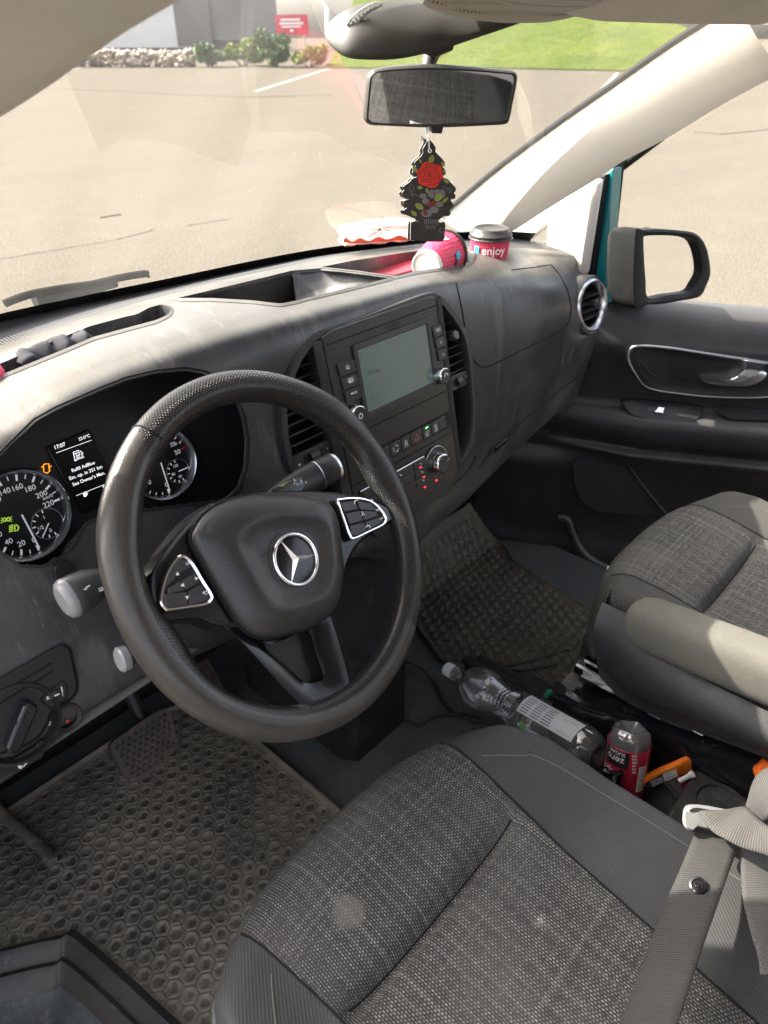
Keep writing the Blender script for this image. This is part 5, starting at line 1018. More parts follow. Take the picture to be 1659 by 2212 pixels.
mb = MB(); mb.box((-.385, .05, .70), .19, .24, .10); mb.build('seat_pedestal', M_gloss, dseat, bevel=.015)
def backrest(t, xc, y0, z0, H, lean, plaid, tw, w0=.165, w1=.27):
    d = nrm((0, -lean, 1)); n_ = nrm((0, -1, -lean)); rows = []; N_ = 40
    def bp_(x, v):
        b = .045*max(0, (abs(x)-w0)/(w1-w0))**1.2*(1 if v < H*.8 else max(0, 1-(v-H*.8)/(H*.2))); roll = .07*max(0, (abs(x)-w1*.82)/(w1*.18))**2
        return np.array([xc+x*(1 if v < H*.8 else 1-.25*((v-H*.8)/(H*.2))**2), y0, z0])+d*v-n_*(b-roll)*1+n_*.012*(1-(x/w1)**2)
    vs = np.linspace(-.06, H, N_); xs_ = np.linspace(-w0, w0, 20)
    P = np.array([[bp_(x, v) for v in vs] for x in xs_]); mb = MB(); mb.grid(P, uv=[[(x, v) for v in vs] for x in xs_]); mb.build('backrest_centre', plaid, t, smooth=80)
    for s in (-1, 1):
        xs2 = np.linspace(w0, w1, 14)*s; P = np.array([[bp_(x, v) for v in vs] for x in xs2]); mb = MB(); mb.grid(P, flip=(s < 0)); mb.build('backrest_bolster', tw, t, smooth=80)
    bk = np.array([[bp_(x, v)+n_*(.11) for v in vs] for x in np.linspace(-w1, w1, 10)]); mb = MB(); mb.grid(bk, flip=True); mb.build('backrest_shell', M_black, t, smooth=60)
backrest(dseat, -.385, -.075, .99, .62, .33, M_plaid3, M_twill)
mb = MB(); hp = [[(-.385+.13*math.copysign(abs(math.cos(a))**.6, math.cos(a))*k, -.36+.05*math.copysign(abs(math.sin(a))**.7, math.sin(a))*k, 1.64+z) for a in np.linspace(0, 2*np.pi, 30, endpoint=False)] for z, k in ((0, .75), (.02, .95), (.09, 1), (.15, .95), (.175, .7), (.178, .05))]; mb.grid(hp, closed_v=True); mb.build('headrest', M_twill, dseat, smooth=70)
pseat = thing('passenger_seat', (.435, .1, .6), 'front passenger seat in sunlit grey plaid cloth with a folded down worn armrest', 'car seat')
cushion(pseat, .437, .437, 1.008, .155, .135, .230, .228, -.12, M_plaid2, M_twill2, .235, .065)
backrest(pseat, .437, -.10, .99, .62, .33, M_plaid3, M_twill2)
mb = MB(); mb.box((.437, .12, .86), .215, .24, .06); mb.build('seat_pan', M_black, pseat, bevel=.02)
# moulded side cover below the passenger bolster
sc_top = K7((1002, 305), (1050, 330), (1112, 362), (1160, 420), (1260, 520), (1400, 610), (1560, 690), (1760, 790)); sc_bot = K7((975, 520), (992, 600), (1030, 645), (1080, 690), (1200, 755), (1400, 830), (1560, 890), (1760, 965))
T_ = chain([at(*q, 'x', .190) for q in sc_top], 4); B_ = chain([at(*q, 'x', .178) for q in sc_bot], 4); n = 40; T_, B_ = resample(T_, n), resample(B_, n)
M_cover = mat('moulded_seat_cover', (.030, .030, .032), .5, bump=('leather', 700, .35), spots=[(14, .5, .8, (.10, .098, .092), .5)])
rows = [[T_[i]+(B_[i]-T_[i])*t+np.array([-1, 0, 0])*(.022*math.sin(math.pi*min(1, t*1.15))**.8) for t in np.linspace(0, 1, 12)] for i in range(n)]
front = [[p+np.array([.05, .012, 0]) for p in rows[0]]]
mb = MB(); mb.grid(np.array(front+rows)); mb.build('seat_side_cover', M_cover, pseat, smooth=60)
# armrest
mb = MB(); a0, a1 = np.array([.203, .318, .992]), np.array([.225, -.20, 1.022]); rows = []; ad = nrm(a1-a0); as_ = nrm(np.cross(ad, [0, 0, 1.])); au = np.cross(as_, ad)
for t, k in ((-.004, .05), (0, .42), (.012, .66), (.032, .85), (.07, .97), (.13, 1), (.4, 1.03), (.8, 1.03), (1, 1)):
    c_ = a0+(a1-a0)*t; rows.append([c_+as_*.036*k*math.copysign(abs(math.cos(a))**.65, math.cos(a))+au*.046*k*math.copysign(abs(math.sin(a))**.72, math.sin(a)) for a in np.linspace(0, 2*np.pi, 40, endpoint=False)])
mb.grid(np.array(rows), closed_v=True); mb.poly(rows[0]); arm = mb.build('armrest', M_arm, pseat, smooth=80)
mb = MB(); mb.tube([np.array(r_[i_])*1.0 for r_, i_ in zip(rows[2:], [19]*9)], .0012, 6); mb.build('armrest_seam', M_stitch, arm)
# pedestal box and slide rails
zt = lambda y: .785+.07*np.clip((.36-y)/.30, 0, 1)
mb = MB(); rows = []
for y in np.linspace(.405, -.25, 40):
    z = zt(y)+(.012 if .25 < y < .31 else 0); rows.append([(.172, y, .58), (.165, y, z-.015), (.170, y, z-.003), (.182, y, z), (.62, y, z), (.64, y, z-.02), (.64, y, .58)])
mb.grid(rows); mb.poly([(.64, .405, .58), (.64, .405, .765), (.62, .405, .785), (.182, .405, .785), (.170, .405, .782), (.165, .405, .77), (.172, .405, .58)]); mb.build('seat_pedestal', M_gloss, pseat, smooth=40, bevel=0)
for q0, q1 in (((900, 558), (992, 592)), ((932, 543), (985, 565))):
    p0 = at(*K7(*q0), 'z', .825); mb = MB(); mb.box(p0+np.array([0, -.20, 0]), .011, .20, .009); mb.box(p0+np.array([0, -.20, .010]), .006, .20, .003); mb.build('slide_rail', M_chrome, pseat, bevel=.001)
lp0 = at(*K7(948, 445), 'z', .83); mb = MB(); mb.slab([lp0+np.array(v) for v in rounded([(-.032, .0, -.03), (.02, .0, -.03), (.02, .0, .03), (-.032, .0, .03)], .01)], (0, 1, 0), .04); mb.build('seat_lever', M_cover, pseat, bevel=.006)
mb = MB(); mb.lathe(at(*L3(1178, 1568), 'x', .166), (-1, 0, 0), [(0, .014), (.001, .013), (.0005, .0001)], 20); mb.build('pedestal_plug', M_black, pseat)
# ================================================================== PASSENGER DOOR (standing open)
DD = Frame((.80, .80, 0), (.5, -.866, 0), (0, 0, 1)); door = thing('passenger_door', (.80, .80, .55), 'open front passenger door with dark trim, silver edged handle recess and outside mirror', 'car door')
M_door = mat('door_trim', (.020, .020, .0225), .42, bump=('leather', 600, .35), spots=[(5, .45, .8, (.075, .073, .068), .5), (60, .64, .8, (.13, .128, .12), .3)])
dust_and_light(M_door, (.20, .195, .185), .15, .95, .22)  # door top: light from the window opening painted into the colour
rows = []
def dprof(u):
    z1 = 1.284-.012*min(1, max(0, u)/.4); lf = min(1, max(0, (u+.03)/.22)); lg = .052*lf
    return [(z1+.004, -.075), (z1+.003, -.058), (z1-.003, -.037), (z1-.016, -.017), (z1-.038, -.002), (z1-.068, .009), (1.185, .014), (1.13, .006), (1.065, .000), (1.036, .002), (1.030, .006+lg*.6), (1.020, lg+.004), (1.00, lg+.010), (.972, lg+.008), (.950, lg*.75), (.934, lg*.62), (.925, lg*.95), (.915, lg*.98), (.90, lg*.75), (.86, .016), (.78, .010), (.66, .008), (.60, .02), (.555, .02)]
us = np.linspace(-.20, 1.0, 60)
for u in us:
    p_ = dprof(u); c = chain(np.array(p_), 3); rows.append([DD.p(u, z, h) for z, h in c])
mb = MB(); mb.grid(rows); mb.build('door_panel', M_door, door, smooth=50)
mb = MB(); mb.slab([DD.p(u, z, -.06) for u, z in ((-.2, .5), (1.0, .5), (1.0, 1.2), (-.2, 1.2))], DD.n, .07); mb.build('door_shell', M_teal, door)
def dp(L, h): return [DD.px(*q, h) for q in L]
# handle recess with bright edging
ro_ = chain(K5((920, 542), (1100, 555), (1280, 582), (1480, 612), (1659, 640), (1900, 680), (1960, 740), (1900, 800), (1659, 832), (1480, 836), (1300, 828), (1120, 808), (1020, 792), (960, 768), (925, 725), (890, 670), (868, 620), (876, 570)), 4, True)
ro_ = resample(ro_, 90, True)
# the skin bulges about 12 mm there: the recess plate sits just proud of it
mb = MB(); c2_ = ro_.mean(0); mb.grid(np.array([dp(ro_, .0165), dp(ro_+(c2_-ro_)*.03, .018), dp(ro_+(c2_-ro_)*.10, .0160), dp(ro_+(c2_-ro_)*.4, .0150)]), closed_v=True); mb.poly(dp(ro_+(c2_-ro_)*.4, .0150)); rec = mb.build('handle_recess', M_panel, door, smooth=50)
wd_ = np.array([.0032 if q[1] < c2_[1]-8 else .0016 for q in ro_]); wd_ = (np.roll(wd_, 1)+np.roll(wd_, -1)+wd_+np.roll(wd_, 2)+np.roll(wd_, -2))/5
mb = MB(); mb.tube(dp(ro_, .0185), wd_, 8, closed=True); mb.build('bright_edging', M_silver, rec)
hl = K5((1280, 732), (1330, 738), (1400, 736), (1460, 725), (1505, 700), (1535, 672), (1600, 678), (1652, 690), (1655, 712), (1610, 750), (1540, 772), (1440, 772), (1350, 762), (1300, 748)); hl = resample(chain(hl, 3, True), 56, True); ch_ = hl.mean(0)
mb = MB(); mb.grid(np.array([dp(hl, .016), dp(hl, .030), dp(hl+(ch_-hl)*.12, .036), dp(hl+(ch_-hl)*.6, .038)]), closed_v=True); mb.poly(dp(hl+(ch_-hl)*.6, .038)); mb.build('door_handle', M_silver, door, smooth=60)
mb = MB(); mb.tube(dp(chain(K5((950, 640), (985, 690), (1040, 725), (1130, 750), (1230, 762)), 5), .0185), .0016, 6); mb.build('recess_crease', M_black, rec)
# window switch plate on the armrest ledge
LF = Frame(DD.px(*K5(1050, 905), .045), DD.u, np.array([.866*.45, .5*.45, 1.0])); LF = Frame(DD.p(.2, 1.012, .058), DD.u, nrm(DD.v*.55-DD.n*.83))
so2 = chain(K5((845, 850), (1000, 853), (1283, 888), (1240, 970), (1205, 986), (1050, 972), (920, 942), (870, 915), (846, 880)), 3, True)
mb = MB(); mb.slab([LF.px(*q, .006) for q in so2], LF.n, .012); swp = mb.build('switch_plate', M_panel, door, bevel=.001)
mb = MB(); mb.tube([LF.px(*q, .005) for q in grow(so2, 1)], .0011, 6, closed=True); mb.build('plate_gap', M_seam, swp)
mb = MB(); mb.slab([LF.px(*q, .0072) for q in K5((985, 877), (1088, 890), (1070, 930), (965, 910))], LF.n, .002); mb.build('switch_frame', M_gloss, swp, bevel=.001)
mb = MB(); mb.slab([LF.px(*q, .0112) for q in K5((1040, 886), (1078, 892), (1062, 924), (1016, 916))], LF.n, .004); mb.build('window_switch', M_chrome, swp, bevel=.0015)
mb = MB(); mb.slab([LF.px(*q, .0065) for q in chain(K5((1362, 885), (1659, 885), (1800, 890), (1800, 962), (1659, 962), (1460, 958), (1400, 930)), 3, True)], LF.n, .002); mb.build('pull_cup_mat', M_pit, door, bevel=.001)
mb = MB(); mb.slab([DD.px(*q, .058) for q in chain(K5((1148, 1112), (1200, 1070), (1290, 1050), (1659, 1048), (1800, 1048), (1800, 1130), (1659, 1130), (1310, 1130)), 3, True)], DD.n, .004); mb.build('grip_recess', M_pit, door, bevel=.002)
# loudspeaker grille
sg_ = chain(K5((560, 1200), (640, 1178), (845, 1190), (890, 1260), (985, 1385), (1070, 1490), (900, 1500), (700, 1480), (610, 1430), (570, 1340)), 3, True)
M_grille = mat('speaker_grille', (.018, .018, .020), .6); nt = M_grille.node_tree; v = nt.nodes.new('ShaderNodeTexVoronoi'); v.inputs['Scale'].default_value = 260; v.inputs['Randomness'].default_value = 0; tcx = nt.nodes.new('ShaderNodeTexCoord'); nt.links.new(tcx.outputs['Object'], v.inputs['Vector']); bp = nt.nodes.new('ShaderNodeBump'); bp.inputs['Distance'].default_value = .002; nt.links.new(v.outputs['Distance'], bp.inputs['Height']); nt.links.new(bp.outputs[0], nt.nodes['Principled BSDF'].inputs['Normal'])
mb = MB(); mb.slab(dp(sg_, .020), DD.n, .004); mb.build('speaker_grille', M_grille, door, bevel=.001)
mb = MB(); mb.tube(dp(K5((845, 1180), (890, 1255), (985, 1380), (1085, 1500)), .020), .004, 8); mb.build('grille_rib', M_door, door)
# door pocket rim
mb = MB(); mb.tube(dp(chain(K5((470, 1515), (520, 1530), (545, 1600), (590, 1690), (650, 1750), (740, 1800)), 5), .03), .012, 10); mb.build('door_pocket_rim', M_door, door)
# window frame front upright, glass
mb = MB(); mb.slab(dp([(1326, 360), (1350, 345), (1316, 660), (1302, 660)], .0), DD.n, .03); mb.build('window_frame', M_rubber, door)
mb = MB(); mb.poly([DD.p(u, z, -.02) for u, z in ((.0, 1.27), (1.0, 1.262), (1.0, 1.9), (.55, 1.9), (.04, 1.56))]); mb.build('door_glass', M_pane, door, smooth=0)
mb = MB(); mb.tube([DD.p(.035, 1.56, -.02), DD.p(.20, 1.70, -.02), DD.p(.40, 1.84, -.02), DD.p(.6, 1.90, -.02), DD.p(1.0, 1.90, -.02)], .012, 8); mb.build('window_frame', M_rubber, door)
# outside mirror
MN = nrm((-.22, -.93, .09)); mu = nrm(np.cross([0, 0, 1.], MN)); MFr = Frame(at(*J8(930, 310), 'y', .56), mu, np.cross(MN, mu))
M_mir = mat('mirror_silver', (.93, .94, .95), .01, 1); M_mh = mat('mirror_housing', (.012, .0125, .013), .55, spec=.2, bump=('noise', 400, .15), spots=[(12, .5, .8, (.05, .05, .045), .5)])
mo = chain(J8((650, 62), (700, 40), (850, 34), (1060, 50), (1140, 90), (1190, 170), (1215, 280), (1220, 380), (1190, 460), (1140, 545), (1000, 575), (850, 602), (740, 605), (640, 600)), 4, True); mo = resample(mo, 72, True)
mg = chain(J8((705, 110), (718, 84), (800, 78), (940, 82), (1070, 104), (1120, 165), (1148, 270), (1150, 370), (1110, 445), (1060, 508), (900, 532), (742, 552), (722, 420), (710, 260)), 4, True); mg = resample(mg, 72, True)
k0 = min(range(72), key=lambda k: np.sum((mo[k]-mg[0])**2)); mo = np.roll(mo, -k0, 0)
R0 = np.array([MFr.px(*q, 0) for q in mo]); R1 = np.array([MFr.px(*q, -.003) for q in mg]); cM = R0.mean(0)
mb = MB(); mb.grid(np.array([R1-MFr.n*.012, R1+MFr.n*.002, R1*.4+R0*.6+MFr.n*.004, R0, R0-MFr.n*.03, R0+(cM-R0)*.06-MFr.n*.06, R0+(cM-R0)*.25-MFr.n*.085, R0+(cM-R0)*.9-MFr.n*.095]), closed_v=True); mir = mb.build('mirror_housing', M_mh, door, smooth=50)
mb = MB(); mb.poly(R1-MFr.n*.008); mb.build('mirror_glass', M_mir, mir, smooth=0)
# sail panel and mirror foot
q_ = [(1331, 532), (1345, 524), (1372, 508), (1404, 500), (1396, 600), (1400, 655), (1316, 657), (1318, 640)]
mb = MB(); mb.grid(np.array([[DD.px(*q, .004) for q in q_], [DD.px(*q, -.01)-DD.n*.05 for q in q_], [R0.mean(0)*.35+DD.px(*q, 0)*.65-DD.n*.03 for q in q_]]), closed_v=True, flip=True); mb.poly([DD.px(*q, .004) for q in q_]); mb.build('mirror_sail', M_mh, door, smooth=40)
# ================================================================== FOOTWELL
def hexmap(X, Y, p):                             # distance to the edge of the honeycomb cell a point lies in, in cell units
    q = np.stack([X/p, Y/p], -1); s3 = math.sqrt(3); best = np.full(X.shape, -9.0); 
    a = np.round(q[..., 0]); b = np.round(q[..., 1]/s3)*s3; c = np.floor(q[..., 0])+.5; d = (np.floor(q[..., 1]/s3)+.5)*s3
    d1 = (q[..., 0]-a)**2+(q[..., 1]-b)**2; d2 = (q[..., 0]-c)**2+(q[..., 1]-d)**2
    cx = np.where(d1 < d2, a, c); cy = np.where(d1 < d2, b, d); rx, ry = abs(q[..., 0]-cx), abs(q[..., 1]-cy)
    return .5-np.maximum(rx, rx*.5+ry*s3/2)
def rubber(name, dirt, amt): return mat(name, (.022, .021, .020), .6, bump=('noise', 350, .35), spots=[(4.5, .22, .60, dirt, amt), (26, .5, .72, tuple(c*1.2 for c in dirt), amt*.8), (240, .56, .7, tuple(c*1.7 for c in dirt), .55)])
def honey(name, poly, z, M_, label, loc, pitch, rot, slope=None, border=.012, cat='floor mat', dep=1.0):
    poly = np.asarray(poly); x0, y0 = poly.min(0); x1, y1 = poly.max(0); st = .0019; gx_ = np.arange(x0, x1+st, st); gy_ = np.arange(y0, y1+st, st); X, Y = np.meshgrid(gx_, gy_, indexing='ij')
    ins = inside(poly, np.stack([X, Y], -1)); dist = np.full(X.shape, 9.0)
    for i in range(len(poly)):
        a, b = poly[i], poly[(i+1) % len(poly)]; e = b-a; t = np.clip(((X-a[0])*e[0]+(Y-a[1])*e[1])/(e@e), 0, 1); dist = np.minimum(dist, np.hypot(X-a[0]-t*e[0], Y-a[1]-t*e[1]))
    c_, s_ = math.cos(rot), math.sin(rot); E = hexmap(X*c_-Y*s_, X*s_+Y*c_, pitch)
    WN = .5+.5*np.sin(X*9+.7*np.sin(Y*13))*np.cos(Y*8+1.3*np.sin(X*11)); WN = (.75+.5*WN)*dep
    H = (-.0034*np.clip((.05-E)/.05, 0, 1)-.0024*np.clip((E-.15)/.16, 0, 1))*WN
    H = np.where(dist < border*1.6, 0, H)+.007*np.exp(-((dist-border*.5)/(border*.4))**2)
    n1 = np.sin(X*23+1)*np.cos(Y*19)+np.sin(X*7-Y*11); H += .0012*n1
    Z = z+H+(slope(X, Y) if slope else 0); cm = ins[:-1, :-1] & ins[1:, 1:] & ins[1:, :-1] & ins[:-1, 1:]
    mb = MB(); mb.grid(np.stack([X, Y, Z], -1), mask=cm, flip=True); patch_ = np.sin(X*17+2*np.sin(Y*9))*np.sin(Y*15+1.5*np.sin(X*12))+.5*np.sin(X*41+Y*37)
    pk = (E > .29+.07*np.sin(X*310)*np.sin(Y*290)+.06*np.sin(X*57+Y*83)) & (patch_ > -.25) & (dist > border*1.8); mb.mi = [int(pk.reshape(-1)[fc[0]]) for fc in mb.f]; used = sorted({i for fc in mb.f for i in fc}); ix = {v: k for k, v in enumerate(used)}; mb.v = [mb.v[i] for i in used]; mb.f = [[ix[i] for i in fc] for fc in mb.f]
    o = mb.build(name, [M_, M_pocket], None, smooth=30); return tag(o, label, cat)
M_pocket = mat('bare_rubber_pocket', (.040, .035, .030), .7, bump=('noise', 350, .4), spots=[(55, .4, .66, (.13, .11, .088), .85), (9, .45, .65, (.14, .118, .092), .7)])
M_dmat = rubber('muddy_rubber', (.210, .178, .138), 1.0); M_pmat = rubber('dusty_rubber', (.115, .10, .066), .7)
honey('floor_mat', [(-.195, .30), (-.195, 1.02), (-.30, 1.07), (-.72, 1.07), (-.735, .82), (-.665, .772), (-.642, .735), (-.60, .45), (-.58, .30)], .606, M_dmat, 'muddy black honeycomb rubber mat under the pedals of the driver', 0, .0268, .12)
rise = lambda X, Y: .22*np.clip((Y-.88)/.2, 0, 1)**1.5
honey('floor_mat', [(.23, .40), (.225, .72), (.30, .90), (.38, .99), (.70, .99), (.70, .86), (.655, .80), (.64, .72), (.60, .40)], .608, M_pmat, 'dusty black honeycomb rubber mat in the passenger footwell beyond the bottle', 0, .0262, .0, rise, dep=1.5)
gm = MB()
for k in range(420):
    x, y = -.30+.10*rng.normal(), .76+.13*rng.normal()
    if not (-.60 < x < -.205 and .42 < y < 1.0): continue
    r = rng.uniform(.0008, .0026); c_ = np.array([x, y, .6065+r*.5]); gm.add([c_+np.array(v)*r*rng.uniform(.6, 1.2, 3) for v in ((1, 0, 0), (0, 1, 0), (-1, 0, 0), (0, -1, 0), (0, 0, 1))], [[0, 1, 4], [1, 2, 4], [2, 3, 4], [3, 0, 4]])
tag(gm.build('grit', mat('sandy_grit', (.24, .20, .15), .9, spots=[(200, .45, .6, (.12, .10, .08), .8)]), smooth=0), 'sandy grit strewn over the driver mat near the tunnel', 'grit', kind='stuff')
# tunnel carpet between the mats, side sill trims
mb = MB(); rows = [[(x, y, .601+(.012 if -.18 < x < .2 else 0)) for x in np.linspace(-.80, .80, 60)] for y in np.linspace(-.3, 1.15, 40)]; 
M_carpet = mat('tunnel_carpet', (.072, .072, .072), .97, spec=.1, bump=('noise', 900, .8), spots=[(6, .45, .72, (.13, .125, .115), .7), (70, .58, .75, (.16, .15, .13), .5), (3, .55, .75, (.03, .045, .06), .5)])
rows = []
for y in np.linspace(-.3, 1.12, 30): rows.append([(x, y, .600+.010*np.clip((.19-abs(x-.02))/.03, 0, 1)) for x in np.r_[-.62, -.35, np.linspace(-.20, .24, 24), .45, .80]])
mb = MB(); mb.grid(rows, flip=True, mask=None); cpt = mb.build('floor_carpet', M_carpet); tag(cpt, kind='structure')
# entry step well at the left
M_step = mat('scuffed_step', (.026, .026, .028), .5, bump=('noise', 150, .3), spots=[(7, .42, .7, (.085, .08, .078), .7), (2.5, .45, .65, (.075, .055, .035), .8), (50, .6, .8, (.3, .29, .27), .3)])
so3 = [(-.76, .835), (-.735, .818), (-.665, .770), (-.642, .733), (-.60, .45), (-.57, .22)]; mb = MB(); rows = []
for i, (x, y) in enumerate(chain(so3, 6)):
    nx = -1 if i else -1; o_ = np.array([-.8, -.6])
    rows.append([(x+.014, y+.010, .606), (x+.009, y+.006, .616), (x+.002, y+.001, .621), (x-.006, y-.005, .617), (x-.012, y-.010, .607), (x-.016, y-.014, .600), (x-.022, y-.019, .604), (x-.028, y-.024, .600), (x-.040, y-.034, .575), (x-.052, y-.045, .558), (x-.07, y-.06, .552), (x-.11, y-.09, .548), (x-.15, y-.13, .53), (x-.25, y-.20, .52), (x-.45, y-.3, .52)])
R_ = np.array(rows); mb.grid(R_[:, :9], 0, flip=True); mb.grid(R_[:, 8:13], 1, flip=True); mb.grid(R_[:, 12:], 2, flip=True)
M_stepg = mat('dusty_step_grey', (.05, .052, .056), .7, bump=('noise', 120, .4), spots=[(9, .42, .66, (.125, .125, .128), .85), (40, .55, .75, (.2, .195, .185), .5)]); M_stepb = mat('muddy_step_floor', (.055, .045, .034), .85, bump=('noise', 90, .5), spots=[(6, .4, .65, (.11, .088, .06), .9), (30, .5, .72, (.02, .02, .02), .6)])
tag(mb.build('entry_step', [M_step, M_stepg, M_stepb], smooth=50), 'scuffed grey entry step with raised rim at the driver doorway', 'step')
rg = [at(*q, 'z', .62) for q in [(-40, 1712), (0, 1752), (40, 1790), (85, 1828), (112, 1862)]]; mb = MB(); mb.tube(chain(rg, 5), [.010]*21, 10); tag(mb.build('mat_ridge', M_dmat), 'raised rubber rib on the mat below the light switch', 'rib')
# pedals
BF_ = Frame(at(308, 1612, 'y', .86), (1, 0, 0), (0, .62, .78)); bpd = thing('brake_pedal', BF_.P, 'wide brake pedal with worn diamond-pattern rubber pad', 'pedal')
bo_ = K6((522, 690), (600, 625), (705, 552), (760, 525), (808, 540), (842, 688), (838, 705), (760, 780), (690, 832), (655, 852), (600, 838), (560, 780)); M_pad = rubber('worn_pad_rubber', (.10, .075, .06), .6)
mb = MB(); mb.slab([BF_.px(*q, .010) for q in chain(bo_, 3, True)], BF_.n, .014); mb.build('pedal_pad', M_pad, bpd, bevel=.004)
mb = MB(); bu = np.array([BF_.uv(*q, .010) for q in chain(bo_, 3, True)]); x0, y0 = bu.min(0); x1, y1 = bu.max(0); st = .0105; sh = grow(bu, -.006)
for i in range(20):
    for j in range(20):
        c_ = np.array([x0+(i+.5*(j % 2))*st*1.1, y0+j*st*.82])
        if not inside(sh, c_): continue
        a = st*.46; V = [BF_.p(*(c_+np.array(o)*a), .010) for o in ((-1, -.75), (1, -.75), (0, .85))]; t = BF_.p(*c_, .0145); mb.add(V+[t], [[0, 1, 3], [1, 2, 3], [2, 0, 3]])
mb.build('tread_pattern', M_pad, bpd, smooth=0)
mb = MB(); mb.tube([BF_.px(*K6(735, 600), -.01), BF_.px(*K6(660, 540), -.03), BF_.px(*K6(640, 480), -.05)+np.array([0, .08, .18])], .012, 8); mb.build('pedal_arm', M_black, bpd)
AF = Frame(at(*K6(985, 420), 'y', .97), (1, 0, .0), (0, .55, .83)); apd = thing('accelerator_pedal', AF.P, 'narrow accelerator pedal with lengthwise ribs seen through the wheel', 'pedal')
ap = K6((905, 365), (985, 345), (1050, 455), (1045, 478), (1000, 470), (940, 430)); ap = [AF.uv(*q) for q in ap]; ac = np.mean(ap, 0)
mb = MB(); mb.slab([AF.p(ac[0]+a, ac[1]+b, .008) for a, b in rounded([(-.03, -.075), (.03, -.075), (.03, .06), (-.03, .06)], .012)], AF.n, .014); mb.build('pedal_pad', M_pad, apd, bevel=.003)
for k in range(-2, 3): mb = MB(); mb.box(AF.p(ac[0]+k*.011, ac[1]-.008, .0095), .003, .055, .002, [AF.u, AF.v, AF.n]); mb.build('pedal_rib', M_pad, apd)
mb = MB(); mb.tube([AF.p(ac[0], ac[1]+.04, -.01), AF.p(ac[0], ac[1]+.2, -.05)], .011, 8); mb.build('pedal_arm', M_black, apd)
# lower console foot between the footwells
mb = MB(); rows = []
for z, x0, x1, y in ((1.10, -.16, .060, .70), (1.0, -.15, .055, .68), (.88, -.13, .052, .655), (.74, -.12, .050, .655), (.60, -.12, .055, .66)):
    rows.append([(x0, .98, z), (x0, y+.03, z), (x0+.02, y, z), (x1-.02, y, z), (x1, y+.03, z), (x1, .98, z)])
mb.grid(np.array(rows)); mb.build('lower_console', mat('lower_console_black', (.020, .020, .022), .32, spots=[(16, .52, .78, (.12, .115, .105), .5)]), dash, smooth=40, bevel=0)
# ================================================================== MIRROR, SENSOR HOUSING, AIR FRESHENER
oc = thing('sensor_housing', glass(0, .9), 'dark sensor housing at the top of the windscreen with pale perforated rear cover', 'sensor housing')
M_cons = mat('overhead_grey', (.045, .044, .042), .5, bump=('noise', 700, .15), rvar=.05)
def roofpt(px, py, y): return at(px, py, 'y', y)
lower = K2((88, 125), (100, 152), (128, 182), (170, 205), (240, 212), (330, 211), (420, 196), (520, 170), (610, 140), (700, 110), (775, 84)); upper = K2((92, 92), (112, 70), (150, 42), (200, 18), (260, 6), (340, 2), (430, 2), (520, 2), (610, 2), (700, 2), (775, 2))
n = 40; LoP = resample(chain([roofpt(*q, v) for q, v in zip(lower, np.linspace(.60, .46, 11))], 4), n); UpP = resample(chain([roofpt(*q, v) for q, v in zip(upper, np.linspace(.60, .50, 11))], 4), n)
back = np.array([glass(p[0], .93)+np.array([0, .0, -.004]) for p in LoP]); rows = []
for i in range(n):
    a, b = UpP[i], LoP[i]; inn = nrm(CAM-(a+b)/2); w = np.linalg.norm(a-b); R_ = [a-inn*.05]
    for t in np.linspace(0, 1, 12): R_.append(a+(b-a)*t+inn*.45*w*math.sin(math.pi*t)**.7*.5)
    R_.append(b-inn*.04); R_.append(b-inn*.09+np.array([0, 0, .03])); rows.append(R_)
cap0 = [np.array(p) for p in rows[0]]
mb = MB(); mb.grid(rows, flip=False); mb.poly(cap0); mb.build('sensor_cover', M_cons, oc, smooth=70)
gq = K2((170, 88), (190, 92), (240, 45), (290, 16), (268, 10), (225, 30), (185, 62)); GFr = Frame(roofpt(*K2(225, 52), .555), *(lambda n_: (nrm(np.cross([0, 0, 1.], n_)), nrm(np.cross(n_, nrm(np.cross([0, 0, 1.], n_))))))(nrm(CAM-roofpt(*K2(225, 52), .555))))
mb = MB(); mb.tube([GFr.px(*q, .004) for q in chain(gq, 3, True)], .0011, 6, closed=True); mb.build('vent_outline', M_greyp, oc)
for k in range(7):
    t = k/6; a = K2(182+t*70, 82-t*60); b = K2(200+t*72, 86-t*62); mb = MB(); mb.slab([GFr.px(a[0]-1, a[1]-5, .006), GFr.px(a[0]+3, a[1]-6, .006), GFr.px(b[0]+2, b[1]+3, .006), GFr.px(b[0]-2, b[1]+4, .006)], GFr.n, .004); mb.build('vent_slot', M_greyp, oc)
# pale perforated cover behind it
M_perfpale = mat('pale_perforated_cover', (.50, .47, .41), .7); nt = M_perfpale.node_tree; v = nt.nodes.new('ShaderNodeTexVoronoi'); v.inputs['Scale'].default_value = 190; v.inputs['Randomness'].default_value = 0; tcx = nt.nodes.new('ShaderNodeTexCoord'); nt.links.new(tcx.outputs['Object'], v.inputs['Vector']); r = nt.nodes.new('ShaderNodeMapRange'); r.inputs['From Min'].default_value = .2; r.inputs['From Max'].default_value = .35; nt.links.new(v.outputs['Distance'], r.inputs[0]); mx = nt.nodes.new('ShaderNodeMix'); mx.data_type = 'RGBA'; mx.inputs[6].default_value = (.14, .13, .12, 1); mx.inputs[7].default_value = (.50, .47, .41, 1); nt.links.new(r.outputs[0], mx.inputs[0]); nt.links.new(mx.outputs[2], nt.nodes['Principled BSDF'].inputs['Base Color'])
pcv = K2((435, 14), (470, 36), (540, 56), (640, 74), (760, 82), (880, 78), (980, 58), (1080, 36)); rows = []
fr_p = chain([roofpt(*q, .46) for q in pcv], 4)
for p in fr_p: rows.append([p, p+np.array([0, -.004, .006]), p+np.array([0, -.03, .010]), p+np.array([0, -.10, .04]), p+np.array([0, -.16, .09])])
